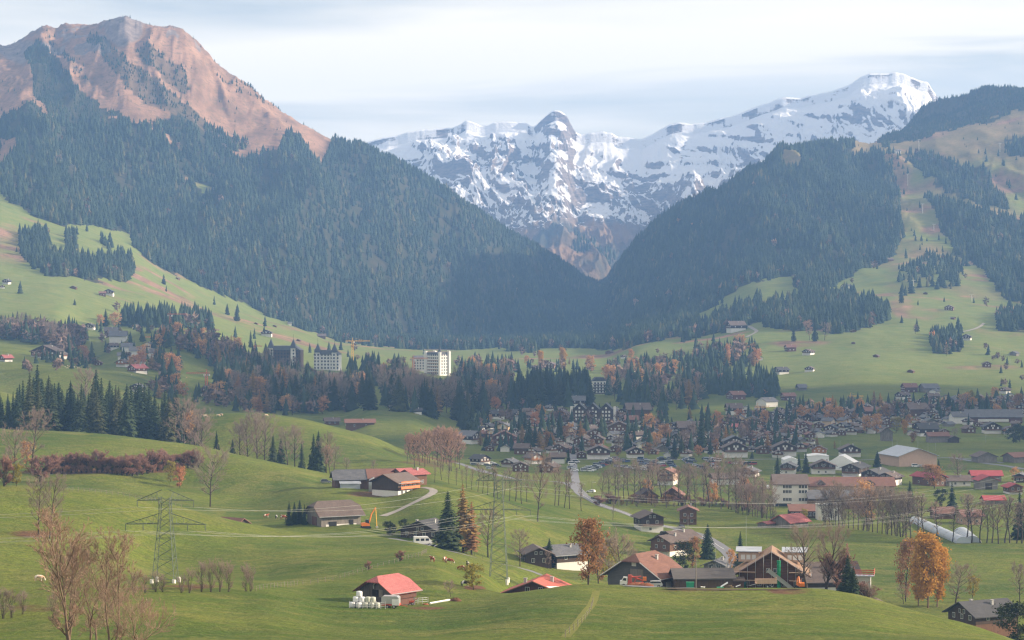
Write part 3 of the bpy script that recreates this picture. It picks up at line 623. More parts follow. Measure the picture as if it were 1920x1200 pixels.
# ------------------------------------------------------------------ woods that nobody could count
def lp_conifer(seed, tiers=4, n=7):
    R = np.random.default_rng(seed); V = []; T = []
    for k in range(tiers):
        z0 = .06 + .78 * k / tiers; z1 = z0 + (.42 if k < tiers - 1 else .94 - z0 + .06); r = .17 * (1 - k / (tiers + .3)) + .012; o = len(V); off = R.uniform(0, 6)
        V.append((0, 0, min(z1, 1.0)))
        for j in range(n):
            a = off + 6.283 * j / n; q = r * (1.2 if j % 2 else .72) * R.uniform(.85, 1.15); V.append((q * math.cos(a), q * math.sin(a), z0 - R.uniform(0, .04)))
        for j in range(n): T.append((o, o + 1 + j, o + 1 + (j + 1) % n))
    return np.array(V, float), np.array(T)
def lp_leafy(seed, n=46):
    R = np.random.default_rng(seed); P = R.normal(0, 1, (n, 3)); P /= np.linalg.norm(P, axis=1, keepdims=True); P *= R.uniform(.45, 1, (n, 1)) * np.array([[.30, .30, .42]]); P[:, 2] += .54
    a = R.normal(0, 1, (n, 3)) * .075; b = R.normal(0, 1, (n, 3)) * .075; V = np.stack([P - a, P + a * .5 + b, P + a - b], 1).reshape(-1, 3); return V, np.arange(n * 3).reshape(n, 3)
LPC = [lp_conifer(s) for s in range(4)]; LPL = [lp_leafy(s) for s in range(4)]
def merge(name, templates, P, hgt, wid, tint, mat, label=None):
    R = np.random.default_rng(3); Vs = []; Ts = []; C = []; o = 0; pick = R.integers(0, len(templates), len(P)); rot = R.uniform(0, 6.283, len(P))
    for k, (V, T) in enumerate(templates):
        m_ = pick == k; n = int(m_.sum())
        if not n: continue
        c, s = np.cos(rot[m_])[:, None], np.sin(rot[m_])[:, None]; w = (hgt * wid)[m_][:, None]; x = V[None, :, 0]; y = V[None, :, 1]
        W_ = np.stack([(x * c - y * s) * w, (x * s + y * c) * w, V[None, :, 2] * hgt[m_][:, None]], -1) + P[m_][:, None, :]
        Vs.append(W_.reshape(-1, 3)); Ts.append((T[None] + (np.arange(n) * len(V))[:, None, None] + o).reshape(-1, 3)); C.append(np.repeat(tint[m_], len(V))); o += n * len(V)
    me = npmesh(name, np.concatenate(Vs), np.concatenate(Ts), mat, False, {'tint': ('FLOAT', np.concatenate(C))})
    ob = link(name, me); tag(ob, label, None, None, 'stuff'); return ob
rows_all = YH - Z / GY * F; vis = np.minimum.accumulate(rows_all, 0)
def sample2(arr, px, d):
    u = np.interp(px, PX, _col); v = np.interp(d, DD, np.arange(len(DD))); return arr[np.clip(np.rint(v).astype(int), 0, len(DD) - 1), np.clip(np.rint(u).astype(int), 0, len(PX) - 1)]
M_fc = tintmat('far_conifers', [(0, (.020, .036, .024)), (.6, (.036, .058, .034)), (.9, (.060, .078, .040)), (1, (.10, .095, .045))])
M_fl = tintmat('far_bare_trees', [(0, (.13, .085, .07)), (.6, (.22, .155, .125)), (.9, (.32, .21, .14)), (1, (.52, .26, .11))])
def scatter(n, p0, p1, d0, d1, seed):
    R = np.random.default_rng(seed); d = np.sqrt(R.uniform(d0 ** 2, d1 ** 2, n)); return R.uniform(p0, p1, n), d, R
N = 175000
px, d, R = scatter(N, -80, 2000, 2620, 5750, 7)
keep = (R.uniform(0, 1, N) < sample2(forest, px, d) * np.clip(.82 + 1.5 * fbm(px / 14, d / 130, 4, 91), .12, 1.2))
z = Hv(px, d); h = R.uniform(8, 20, N) * np.where(z > 330, .48, 1.0); top = YH - (z + h) / d * F
keep &= top < sample2(vis, px, d) + 2
px, d, z, h = px[keep], d[keep], z[keep], h[keep]; print('far conifers', len(px))
P = np.stack([(px - 960) / F * d, d, z - .4], 1); tn = np.clip(R.normal(.42, .24, len(px)) + .5 * fbm(px / 25, d / 80, 2, 95), 0, 1)
merge('mountain_forest', LPC, P, h, R.uniform(1.05, 1.75, len(px)), tn, M_fc, 'dense dark conifer wood covering the mountain flanks')
# a few loose trees out on the open slopes, and leafless ones along the foot of the woods
N = 9000; px, d, R = scatter(N, -60, 1990, 2700, 5200, 8); fr_ = sample2(forest, px, d); z = Hv(px, d)
k1 = (fr_ < .1) & (R.uniform(0, 1, N) < np.where((px > 1620) & (z > 60), .10, .0) + np.where((px < 700) & (z > 200), .12, 0.015)); h = R.uniform(7, 17, N) * np.where(z > 300, .5, 1.0)
P = np.stack([(px - 960) / F * d, d, z - .3], 1); merge('scattered_conifers', LPC, P[k1], h[k1], R.uniform(.9, 1.4, k1.sum()), R.uniform(.1, .8, k1.sum()), M_fc, 'scattered small conifers on the open mountain slopes')
near_f = sample2(forest, px, d - 60) < .1
k2 = (z < 40) & (fr_ > .5) & near_f & (R.uniform(0, 1, N) < .55) | (fr_ > .3) & (R.uniform(0, 1, N) < .03) | (z < 100) & (fr_ < .1) & (R.uniform(0, 1, N) < .012)
merge('foothill_trees', LPL, P[k2], h[k2] * 1.1, R.uniform(.8, 1.1, k2.sum()), np.clip(R.normal(.4, .25, k2.sum()), 0, 1), M_fl, 'leafless trees along the foot of the mountain woods')
# conifers at the foot of the snowy range
N = 5000; R = np.random.default_rng(31); px = R.uniform(950, 1300, N); d = R.uniform(6950, 8000, N); z = Hs(px, d)
row = YH - z / d * F; k = (fbm(px / 30, d / 120, 3, 301) + (row - 470) / 90 > .0); P = np.stack([(px - 960) / F * d, d, z - 2], 1)
merge('far_valley_forest', LPC, P[k], R.uniform(18, 30, k.sum()), R.uniform(.9, 1.3, k.sum()), R.uniform(.2, .9, k.sum()), M_fc, 'thin conifer wood at the foot of the snowy range')
# ------------------------------------------------------------------ building materials
def plank_mat(name, c0, c1, gap=.35, vertical=True):
    m = NT(name); a = m.noise(.6, 4, .6); col = m.mix(m.ramp(a, [(.3, 0), (.7, 1)]), c0, c1)
    st = m.noise(1.0, 3, .6, stretch=(5, 5, .25) if vertical else (.3, .3, 6)); col = m.mix(m.math('MULTIPLY', m.ramp(st, [(.4, 0), (.62, 1)]), gap), col, tuple(q * .35 for q in c0))
    col = m.mix(m.math('MULTIPLY', m.rnd(), .35), col, tuple(q * 1.5 for q in c1)); m.base(col).bump(st, .5, .05).rough(.85, .2); return m.m
def roof_mat(name, c0, c1, rows=True, rough=.8, spot=.4):
    m = NT(name); a = m.noise(.35, 5, .65); col = m.mix(m.ramp(a, [(.32, 0), (.68, 1)]), c0, c1)
    b = m.noise(2.2, 4, .7); col = m.mix(m.math('MULTIPLY', m.ramp(b, [(.5, 0), (.66, 1)]), spot), col, tuple(min(1, q * 1.7) for q in c1))
    s = m.noise(1.0, 2, .5, stretch=(.4, .4, 9)); col = m.mix(m.math('MULTIPLY', m.ramp(s, [(.42, 0), (.6, 1)]), .35), col, tuple(q * .5 for q in c0))
    col = m.mix(m.math('MULTIPLY', m.rnd(), .3), col, tuple(min(1, q * 1.45) for q in c1)); m.base(col).bump(s, .4, .08).rough(rough, .3); return m.m
def plain(name, c, rough=.6, spec=.4, metal=0, var=.25, sc=1.5):
    m = NT(name); n = m.noise(sc, 4, .6); m.base(m.mix(m.math('MULTIPLY', m.ramp(n, [(.35, 0), (.7, 1)]), var), c, tuple(q * .5 for q in c))).rough(rough, spec, metal); return m.m
T_dark = plank_mat('dark_timber', (.050, .034, .026), (.085, .058, .042)); T_mid = plank_mat('brown_timber', (.115, .062, .038), (.17, .092, .056))
T_warm = plank_mat('warm_timber', (.33, .14, .06), (.42, .20, .09)); T_red = plank_mat('red_brown_timber', (.115, .056, .042), (.16, .080, .060)); T_grey = plank_mat('weathered_timber', (.17, .15, .13), (.26, .23, .20), .6)
T_pink = plank_mat('pale_new_timber', (.42, .28, .20), (.50, .35, .26), .3)
P_white = plain('white_plaster', (.78, .75, .70), .85, .2, 0, .18); P_cream = plain('cream_plaster', (.72, .52, .33), .85, .2, 0, .18)
R_slate = roof_mat('slate_roof', (.085, .088, .098), (.15, .15, .16)); R_brown = roof_mat('brown_roof', (.095, .070, .062), (.15, .115, .10))
R_black = roof_mat('dark_roof', (.045, .045, .050), (.08, .078, .08)); R_red = roof_mat('red_tile_roof', (.27, .085, .082), (.40, .135, .13), spot=.7)
R_rust = roof_mat('rust_tile_roof', (.150, .074, .056), (.215, .110, .084)); R_crim = roof_mat('crimson_sheet_roof', (.30, .05, .06), (.38, .08, .085), spot=.1)
R_lite = roof_mat('grey_sheet_roof', (.30, .33, .38), (.42, .45, .50), rough=.5, spot=.1); R_white = plain('white_sheet', (.82, .82, .82), .6, .3, 0, .08)
M_glass = plain('window_glass', (.03, .035, .045), .15, .6, 0, .2); M_frame = plain('window_frame', (.70, .68, .64), .6, .3, 0, .1); M_metal = plain('galvanised_metal', (.45, .46, .46), .45, .5, .5, .2)
M_conc = plain('concrete', (.45, .44, .42), .9, .2, 0, .35); M_orange = plain('orange_paint', (.75, .20, .03), .45, .5, 0, .15); M_redp = plain('red_paint', (.50, .09, .06), .45, .5, 0, .2)
M_yel = plain('yellow_paint', (.75, .42, .05), .5, .4, 0, .15); M_wpaint = plain('white_paint', (.82, .82, .80), .4, .5, 0, .1); M_black = plain('black_rubber', (.02, .02, .02), .8, .3, 0, .1)
M_green = plain('green_plastic', (.02, .30, .14), .5, .4, 0, .2); M_steel = plain('lattice_steel', (.12, .15, .12), .6, .4, .3, .3); M_copper = plain('spire_slate', (.07, .08, .10), .6, .4, 0, .3)
WIN = MB(); WIN.box(-.6, .6, -.06, .02, -.05, 1.35); WINm = WIN.mesh('window', M_frame)
WG = MB(); WG.box(-.48, .48, -.085, .02, .07, 1.23); WG.box(-.48, .48, -.085, .02, .07, 1.23)
WGm = MB().box(-.48, -.05, -.085, .02, .07, 1.23).box(.05, .48, -.085, .02, .07, 1.23).mesh('pane', M_glass)
def window(root, x, y, z, rz=0.0, s=1.0, pane=True, sx=None):
    w = link('window', WINm, root, (x, y, z), rz); w.scale = ((sx or s), s, s)
    if pane: link('pane', WGm, w)
    return w
def chalet(name, label, cat='chalet', W=14., Ln=13., He=5.5, pitch=.42, Hb=2.6, roof=None, timber=None, base=None, over=1.2, hip=0., chim=1, balc=True, wins=True, group=None, side_win=True, door=False, detail=False, skew=0, big_door=False, winpane=True):
    """a gabled house: gable towards -y, ridge along y"""
    roof = roof or R_brown; timber = timber or T_dark; base = base or P_white
    t = empty(name, (0, 0, 0), 0, label, cat, group); hw = W / 2; hl = Ln / 2; Hr = He + hw * pitch
    if Hb > 0: MB().box(-hw + .1, hw - .1, -hl + .1, hl - .1, -3.5, Hb).build('base_wall', base, t)
    zb = Hb if Hb > 0 else -3.5
    prof = [(-hw, zb), (hw, zb), (hw, He)]
    if hip > 0:
        k = hip * hw; prof += [(k, Hr - k * pitch), (-k, Hr - k * pitch)]
    else: prof += [(0, Hr)]
    prof += [(-hw, He)]
    MB().prism(prof, -hl, hl).build('timber_wall' if timber.name.find('plaster') < 0 else 'wall', timber, t)
    r = MB(); o = over; th = .28; e = hw + o; ze = He - o * pitch; k = hip * hw; zk = Hr - k * pitch; gy = hl + o; d = .05
    for s in (-1, 1):
        if hip > 0:
            ky = k * .9
            # main slope with its upper corners cut back, the cut closed by a small hip
            pts = [(0, -gy + ky, Hr + d), (0, gy - ky, Hr + d), (s * k, gy, zk + d), (s * e, gy, ze + d), (s * e, -gy, ze + d), (s * k, -gy, zk + d)]
            n = len(pts); P = pts + [(x, y, z - th) for x, y, z in pts]
            r.poly(P, [tuple(range(n)) if s > 0 else tuple(range(n))[::-1], tuple(range(n, 2 * n))[::-1]] + [(i, (i + 1) % n, n + (i + 1) % n, n + i) for i in range(n)])
        else:
            r.slab((0, -gy, Hr + d), (0, gy, Hr + d), (s * e, gy, ze + d), (s * e, -gy, ze + d), th)
    if hip > 0:
        for g in (-1, 1):
            a = (0, g * (gy - k * .9), Hr + d); b = (-k, g * gy, zk + d); c = (k, g * gy, zk + d)
            P = [a, b, c] + [(x, y, z - th) for x, y, z in (a, b, c)]; r.poly(P, [(0, 1, 2), (5, 4, 3), (0, 3, 4, 1), (1, 4, 5, 2), (2, 5, 3, 0)])
    rf = r.build('roof', roof, t)
    if detail:
        for s in (-1, 1):
            for g in (-1, 1):
                bb = MB()
                if hip > 0: bb.bar((s * k, g * (gy + .06), zk - .12), (s * e, g * (gy + .06), ze - .12), .16)
                else: bb.bar((0, g * (gy + .06), Hr - .12), (s * e, g * (gy + .06), ze - .12), .16)
                bb.build('barge_board', M_frame if timber in (T_dark, T_grey) and detail == 2 else T_mid, t)
        MB().bar((e + .05, -gy, ze), (e + .05, gy, ze), .12, 6).build('gutter', M_metal, rf)
    for c in range(chim):
        cx = hw * (.35 if c == 0 else -.4); cy = hl * (.2 - .5 * c); zc = Hr - abs(cx) * pitch
        ch = MB().box(cx - .35, cx + .35, cy - .35, cy + .35, zc - .6, zc + 1.1).box(cx - .45, cx + .45, cy - .45, cy + .45, zc + 1.12, zc + 1.25).build('chimney', M_conc, rf)
    if wins:
        n = max(2, int(W / 3.4)); zt = [Hb + 1.0] if Hb > 0 else [1.0]
        if He - (Hb if Hb > 0 else 0) > 4.6: zt.append(Hb + 3.6)
        for z in zt:
            for i in range(n):
                window(t, -hw + W * (i + .7) / (n + .4), -hl - .01, z, 0, 1.0, winpane)
        if Hr - He > 1.6: 
            for s in (-.9, .9): window(t, s, -hl - .01, min(He - .2, Hr - 2.4), 0, .8, winpane)
        if Hb > 2.3:
            for i in range(n - 1): window(t, -hw + W * (i + 1.) / (n + .4), -hl + .09, .7, 0, .9, winpane)
        if side_win:
            for i in range(2):
                y = -hl + Ln * (i + .7) / 2.4; window(t, hw + .01, y, zt[0], rad(90), .95, winpane)
                window(t, -hw - .01, y, zt[0], rad(-90), .95, winpane)
    if balc:
        b = MB(); z = (Hb if Hb > 0 else 2.4) + .12; zz_ = z if He - z < 4 else z + 2.7
        for q in ([z] if zz_ == z else [z, zz_]):
            b.box(-hw * .9, hw * .9, -hl - 1.15, -hl - .03, q - .12, q + .06); b.box(-hw * .9, hw * .9, -hl - 1.15, -hl - 1.05, q + .1, q + .95)
        b.build('balcony', T_warm if timber is T_warm else T_mid if timber is not T_red else T_red, t)
    if door: MB().box(-.6, .6, -hl - .05, -hl + .12, 0, 2.1).build('door', T_dark, t)
    if big_door: MB().box(-1.8, 1.8, -hl - .09, -hl + .05, 0.0, 3.3).build('barn_door', T_grey if timber is not T_grey else T_dark, t)
    return t
def put(root, px, base=None, d=None, rz=0.0, back=None, dz=0.0, sc=None):
    p = at(px, d) if d else G(px, base)
    bk = back if back is not None else 0
    if bk:
        q = Vector((p.x, p.y, 0)).normalized() * bk; z0 = p.z; p = Vector((p.x + q.x, p.y + q.y, 0)); p.z = min(H(p.x, p.y) , z0 + 1.5) if d is None else H(p.x, p.y)
    p.z += dz; root.location = p; root.rotation_euler = (0, 0, rad(rz))
    if sc: root.scale = (sc, sc, sc)
    return root
# ------------------------------------------------------------------ foreground buildings, one by one
def W_at(wpx, base, px): p = G(px, base); return wpx * p.y / F
b = chalet('hay_barn', 'weathered barn with bright red tiled roof, white bales at its corner', 'barn', W=11.6, Ln=10.5, He=4.6, pitch=.62, Hb=0, roof=R_red, timber=T_grey, over=1.5, hip=.42, chim=0, balc=False, wins=False, detail=True)
put(b, 727, 1134, rz=-38, back=5, sc=.76)
for pt in [c for c in b.children if c.name.startswith('timber_wall')]: pt.data.materials[0] = plank_mat('barn_boards', (.085, .078, .072), (.15, .13, .115), .5)
MB().box(-1.1, 1.1, -5.42, -5.2, 2.5, 4.4).build('loft_opening', M_black, b)
MB().box(1.4, 2.7, -5.4, -5.2, 2.4, 4.5).build('shutter', T_grey, b)
pp = MB(); pts = [(-.5, -5.5, 4.7), (-.5, -5.6, 5.6), (-.2, -5.7, 6.0), (.3, -5.7, 6.2)]
for i in range(3): pp.bar(pts[i], pts[i + 1], .16, 8)
pp.build('blower_pipe', M_metal, b)
MB().box(5.85, 6.25, -5.3, 5.3, 1.9, 4.4).build('side_gallery', T_red, b); MB().box(5.86, 6.0, -4.6, 4.2, .1, 1.7).build('stable_front', T_red, b)
# big brown barn of the farm on the knoll
b = chalet('farm_barn', 'large dark barn with rust red tiled roof on the grassy knoll', 'barn', W=16.6, Ln=13, He=4.4, pitch=.64, Hb=0, roof=R_rust, timber=T_dark, over=1.6, hip=.36, chim=1, balc=False, wins=False, detail=2)
for pt in [c for c in b.children if c.name.startswith('timber_wall')]: pt.data.materials[0] = plank_mat('grey_black_boards', (.075, .075, .078), (.12, .115, .112), .6, False)
put(b, 1210, d=596, rz=-34, dz=.9, sc=.92)
MB().box(-.5, .9, -6.62, -6.4, 6.4, 8.4).build('gable_hatch', M_frame, b)
MB().box(-1.0, 3.2, -6.6, -6.4, 2.0, 5.6).build('barn_door', T_grey, b); MB().box(8.31, 8.5, -5.4, 5.5, 0, 3.6).build('side_wall', T_mid, b)
MB().box(8.5, 8.7, -3, 0, 0, 2.1).build('door', M_wpaint, b)
for y in (2.2, 4.4): window(b, 8.52, y, 1.0, rad(90), 1.1)
# long low shed beside it
b = chalet('long_shed', 'long low timber shed with plain dark grey roof behind utility pole', 'shed', W=8.5, Ln=14.5, He=3.0, pitch=.42, Hb=0, roof=roof_mat('grey_brown_sheet', (.105, .095, .092), (.135, .122, .118), spot=.05), timber=plank_mat('shed_boards', (.085, .052, .036), (.14, .095, .07), .5), over=.8, chim=0, balc=False, wins=False)
put(b, 1316, d=588, rz=-86, dz=.5)
b = chalet('lean_to_shed', 'small brown lean-to shed between long shed and scaffolded house', 'shed', W=4.5, Ln=4, He=2.4, pitch=.3, Hb=0, roof=R_brown, timber=T_mid, over=.4, chim=0, balc=False, wins=False); put(b, 1378, d=592, rz=-88, dz=.3)
# red roofed house sunk behind the crest
b = chalet('red_roof_house', 'low brown house with red roof and white roof strip behind crest', 'house', W=15.5, Ln=12, He=2.3, pitch=.40, Hb=0, roof=R_rust, timber=T_red, over=1.5, chim=2, balc=False, wins=False, detail=True)
put(b, 1012, d=552, rz=-14, dz=-2.4)
for pt in b.children:
    if pt.name.startswith('roof'): pt.data.materials[0] = roof_mat('brick_red_roof', (.36, .09, .07), (.45, .13, .10), spot=.15); MB().slab((3.2, -7.1, 4.25), (5.2, -7.1, 3.42), (9.05, 7.0, 1.95), (7.4, 7.0, 2.6), .05).build('roof_light_strip', M_wpaint, pt)
for x in (-1.6, 1.6): window(b, x, -6.02, 2.6, 0, .9)
# scaffolded house being rebuilt
b = chalet('house_under_repair', 'timber house under repair with scaffolding and half laid pale roof', 'house', W=17, Ln=13, He=6.2, pitch=.62, Hb=1.6, roof=roof_mat('roof_underlay', (.36, .36, .39), (.50, .49, .52), spot=.3), timber=plank_mat('reddish_boards', (.13, .070, .046), (.19, .10, .065), .6, False), base=M_conc, over=1.5, chim=0, balc=False, detail=2, side_win=False)
put(b, 1447, d=600, rz=-7, dz=.3)
for pt in list(b.children):
    if pt.name.startswith('roof'):
        rb = MB(); hw, He_, pi_ = 8.5, 6.2, .62; e = hw + 1.5; Hr = He_ + hw * pi_
        for y in np.arange(-7.4, 7.6, .9):
            for s in (-1, 1): rb.bar((0, y, Hr + .12), (s * e, y, He_ - 1.5 * pi_ + .12), .07)
        rb.build('batten', T_pink, pt)
        for s in (-1, 1):
            dm = MB().box(min(s * 3.2, s * 8.6), max(s * 3.2, s * 8.6), -1.5, 4.5, 8.2, 10.6).build('dormer', T_pink, b)
            x0, x1 = sorted((s * 2.6, s * 9.3)); MB().slab((x0, -2.3, 10.95), (x1, -2.3, 10.95), (x1, 5, 11.45), (x0, 5, 11.45), .15).build('dormer_roof', R_lite, dm)
            for x in (4.6, 6, 7.4): window(dm, s * x, -1.55, 8.8, 0, .9, False)
MB().box(-4.6, 5.6, -7.6, -6.5, 3.2, 3.4).box(-4.6, 5.6, -7.7, -7.55, 3.4, 4.3).build('balcony', T_red, b)
sc = empty('scaffold', b.location, b.rotation_euler.z, 'grey pole scaffold standing around the gable of the house under repair', 'scaffold')
po = MB()
for x in np.arange(-10.2, 10.3, 2.05):
    top = 7.2 + max(0, 8.5 - abs(x)) * .55
    for y in (-8.1, -9.2): po.bar((x, y, -.6), (x, y, top), .045)
for x in (-10.6, ):
    for y in np.arange(-9, 6, 2.2): po.bar((x, y, -.6), (x, y, 8), .045); po.bar((x - 1, y, -.6), (x - 1, y, 8), .045)
po.build('pole', M_metal, sc)['kind'] = 'stuff'
for i, z in enumerate((2.1, 4.2, 6.3)):
    MB().box(-10.4, -4, -9.3, -8.0, z, z + .09).build('platform', T_pink, sc)
    if i: MB().box(4.5, 10.4, -9.3, -8.0, z, z + .09).build('platform', T_pink, sc)
MB().slab((-10.9, -9.4, 4.1), (-6.6, -9.4, 4.1), (-6.6, -9.5, 1.0), (-10.9, -9.5, 1.0), .02).box(-10.9, -6.4, -9.45, -9.35, 1.4, 4.3).build('green_net', plain('green_net', (.03, .12, .09), .9, .1), sc)
ch = MB()
for i in range(7): ch.lathe([(.42, 2.2 + i * 1.05), (.55, 3.2 + i * 1.05)], 10, 1.9, -9.8)
ct = ch.build('rubbish_chute', M_green, None, b.location, b.rotation_euler.z); tag(ct, 'bright green rubbish chute hanging down the scaffolded gable', 'chute')
cv = MB().box(-.4, .4, -.15, .15, 0, 11.5).box(-.5, -.4, -.3, .3, 0, 11.5).box(.4, .5, -.3, .3, 0, 11.5); cvo = cv.build('inclined_hoist', M_metal, None, b.location + Vector((6.9, -10.6, .1))); cvo.rotation_euler = (0, rad(-52), 0); tag(cvo, 'grey inclined hoist leaning against the scaffolded house', 'hoist')
# farm compound on the left slope
b = chalet('farm_barn', 'long farm barn with slate half and rust half roof on the meadow', 'barn', W=13, Ln=26, He=4.0, pitch=.50, Hb=0, roof=R_slate, timber=T_mid, over=1.0, chim=0, balc=False, wins=False, hip=.3); put(b, 684, d=957, rz=-80, dz=.5)
for pt in b.children:
    if pt.name.startswith('roof'): MB().slab((7.6, 0.3, .0 + 4.0 - .30), (7.6, 14.05, 3.70), (0.02, 12.6, 7.48), (0.02, 0.3, 7.48), .06).build('rust_tiles', R_rust, pt)
MB().box(6.6, 10, -11, -3, -2, 2.6).slab((6.4, -11.4, 3.2), (6.4, -2.6, 3.2), (10.4, -2.6, 2.2), (10.4, -11.4, 2.2), .15).build('lean_to', R_lite, b)
t = empty('silo', at(700, 938), 0, 'pale round silo in front of the long farm barn', 'silo'); MB().lathe([(1.9, -2), (1.9, 4.6), (1.5, 5.4), (.3, 5.9)], 16).build('tank', M_metal, t, smooth_=True); MB().lathe([(.35, 5.9), (.35, 6.15)], 8).build('lid', M_conc, t)
b = chalet('farmhouse', 'dark timber farmhouse with lit orange balconies and white ground floor', 'farmhouse', W=13.5, Ln=13, He=5.2, pitch=.42, Hb=1.6, roof=R_brown, timber=T_dark, over=1.3, chim=0, balc=False, detail=True, wins=False); put(b, 741, d=925, rz=-36, dz=.2)
for z in (2.2, 4.2): MB().box(6.8, 8.0, -6, 6, z, z + .15).box(7.9, 8.0, -6, 6, z + .15, z + 1.1).build('balcony', plank_mat('orange_boards', (.52, .15, .06), (.60, .22, .10)), b)
for y in (-4, -1.5, 1.5, 4): window(b, 6.77, y, 2.6, rad(90), 1.0); window(b, 6.66, y, .3, rad(90), 1.0)
b = chalet('farmhouse', 'small farm building with bright orange-red roof right of the farmhouse', 'farmhouse', W=7, Ln=8, He=5.2, pitch=.42, Hb=0, roof=R_red, timber=T_mid, over=1.2, chim=1, balc=True); put(b, 776, d=945, rz=-45, dz=.2)
b = chalet('shed', 'narrow red-roofed shed behind the orange balconies of the farm', 'shed', W=6, Ln=6, He=6.6, pitch=.4, Hb=0, roof=R_red, timber=T_mid, over=1, chim=0, balc=False, wins=False); put(b, 757, d=952, rz=-55)
# barn on the crest
b = chalet('meadow_barn', 'grey boarded barn with brown hipped roof behind the meadow crest', 'barn', W=13, Ln=15.5, He=4.6, pitch=.66, Hb=0, roof=R_brown, timber=T_grey, over=1.3, hip=.42, chim=0, balc=False, wins=False, detail=True); put(b, 626, d=838, rz=-62, dz=-.6)
MB().box(6.4, 6.62, -6, 6, -2, .9).build('stone_base', P_white, b); MB().box(6.5, 6.68, -4.8, -1.8, -1, 1.9).build('stable_door', M_black, b); MB().box(6.5, 6.68, 3.2, 4.8, -1, 2.3).build('side_door', M_black, b)
MB().box(-1.5, 2.4, -7.95, -7.7, 0, 3.4).build('barn_door', T_red, b)
# small shed roof behind the crest at the left
b = chalet('field_shed', 'tiny red-brown shed peeping over the left meadow crest', 'shed', W=6, Ln=9, He=1.6, pitch=.55, Hb=0, roof=R_rust, timber=T_dark, over=.8, chim=0, balc=False, wins=False); put(b, 437, d=812, rz=56, dz=-.7)
# dark house with the white van
b = chalet('black_house', 'long black-brown house beside tall dark conifer and white van', 'house', W=15, Ln=11, He=3.0, pitch=.44, Hb=0, roof=R_black, timber=T_dark, over=1.6, chim=2, balc=False, wins=True); put(b, 800, d=816, rz=-24, dz=-.6)
# chalet with white base left of the rust larch
b = chalet('chalet', 'slate roofed chalet with white ground floor left of rust brown tree', 'chalet', W=10.5, Ln=13, He=5.6, pitch=.5, Hb=2.5, roof=R_slate, timber=T_dark, over=1.3, hip=.35, chim=1, detail=True); put(b, 1058, 1068, rz=-58, back=6)
b = chalet('chalet', 'dark wing with porch joined left of the slate roofed chalet', 'chalet', W=9, Ln=12, He=4.2, pitch=.42, Hb=0, roof=R_brown, timber=T_dark, over=1.1, chim=0, balc=False); put(b, 1005, 1060, rz=8, back=6)
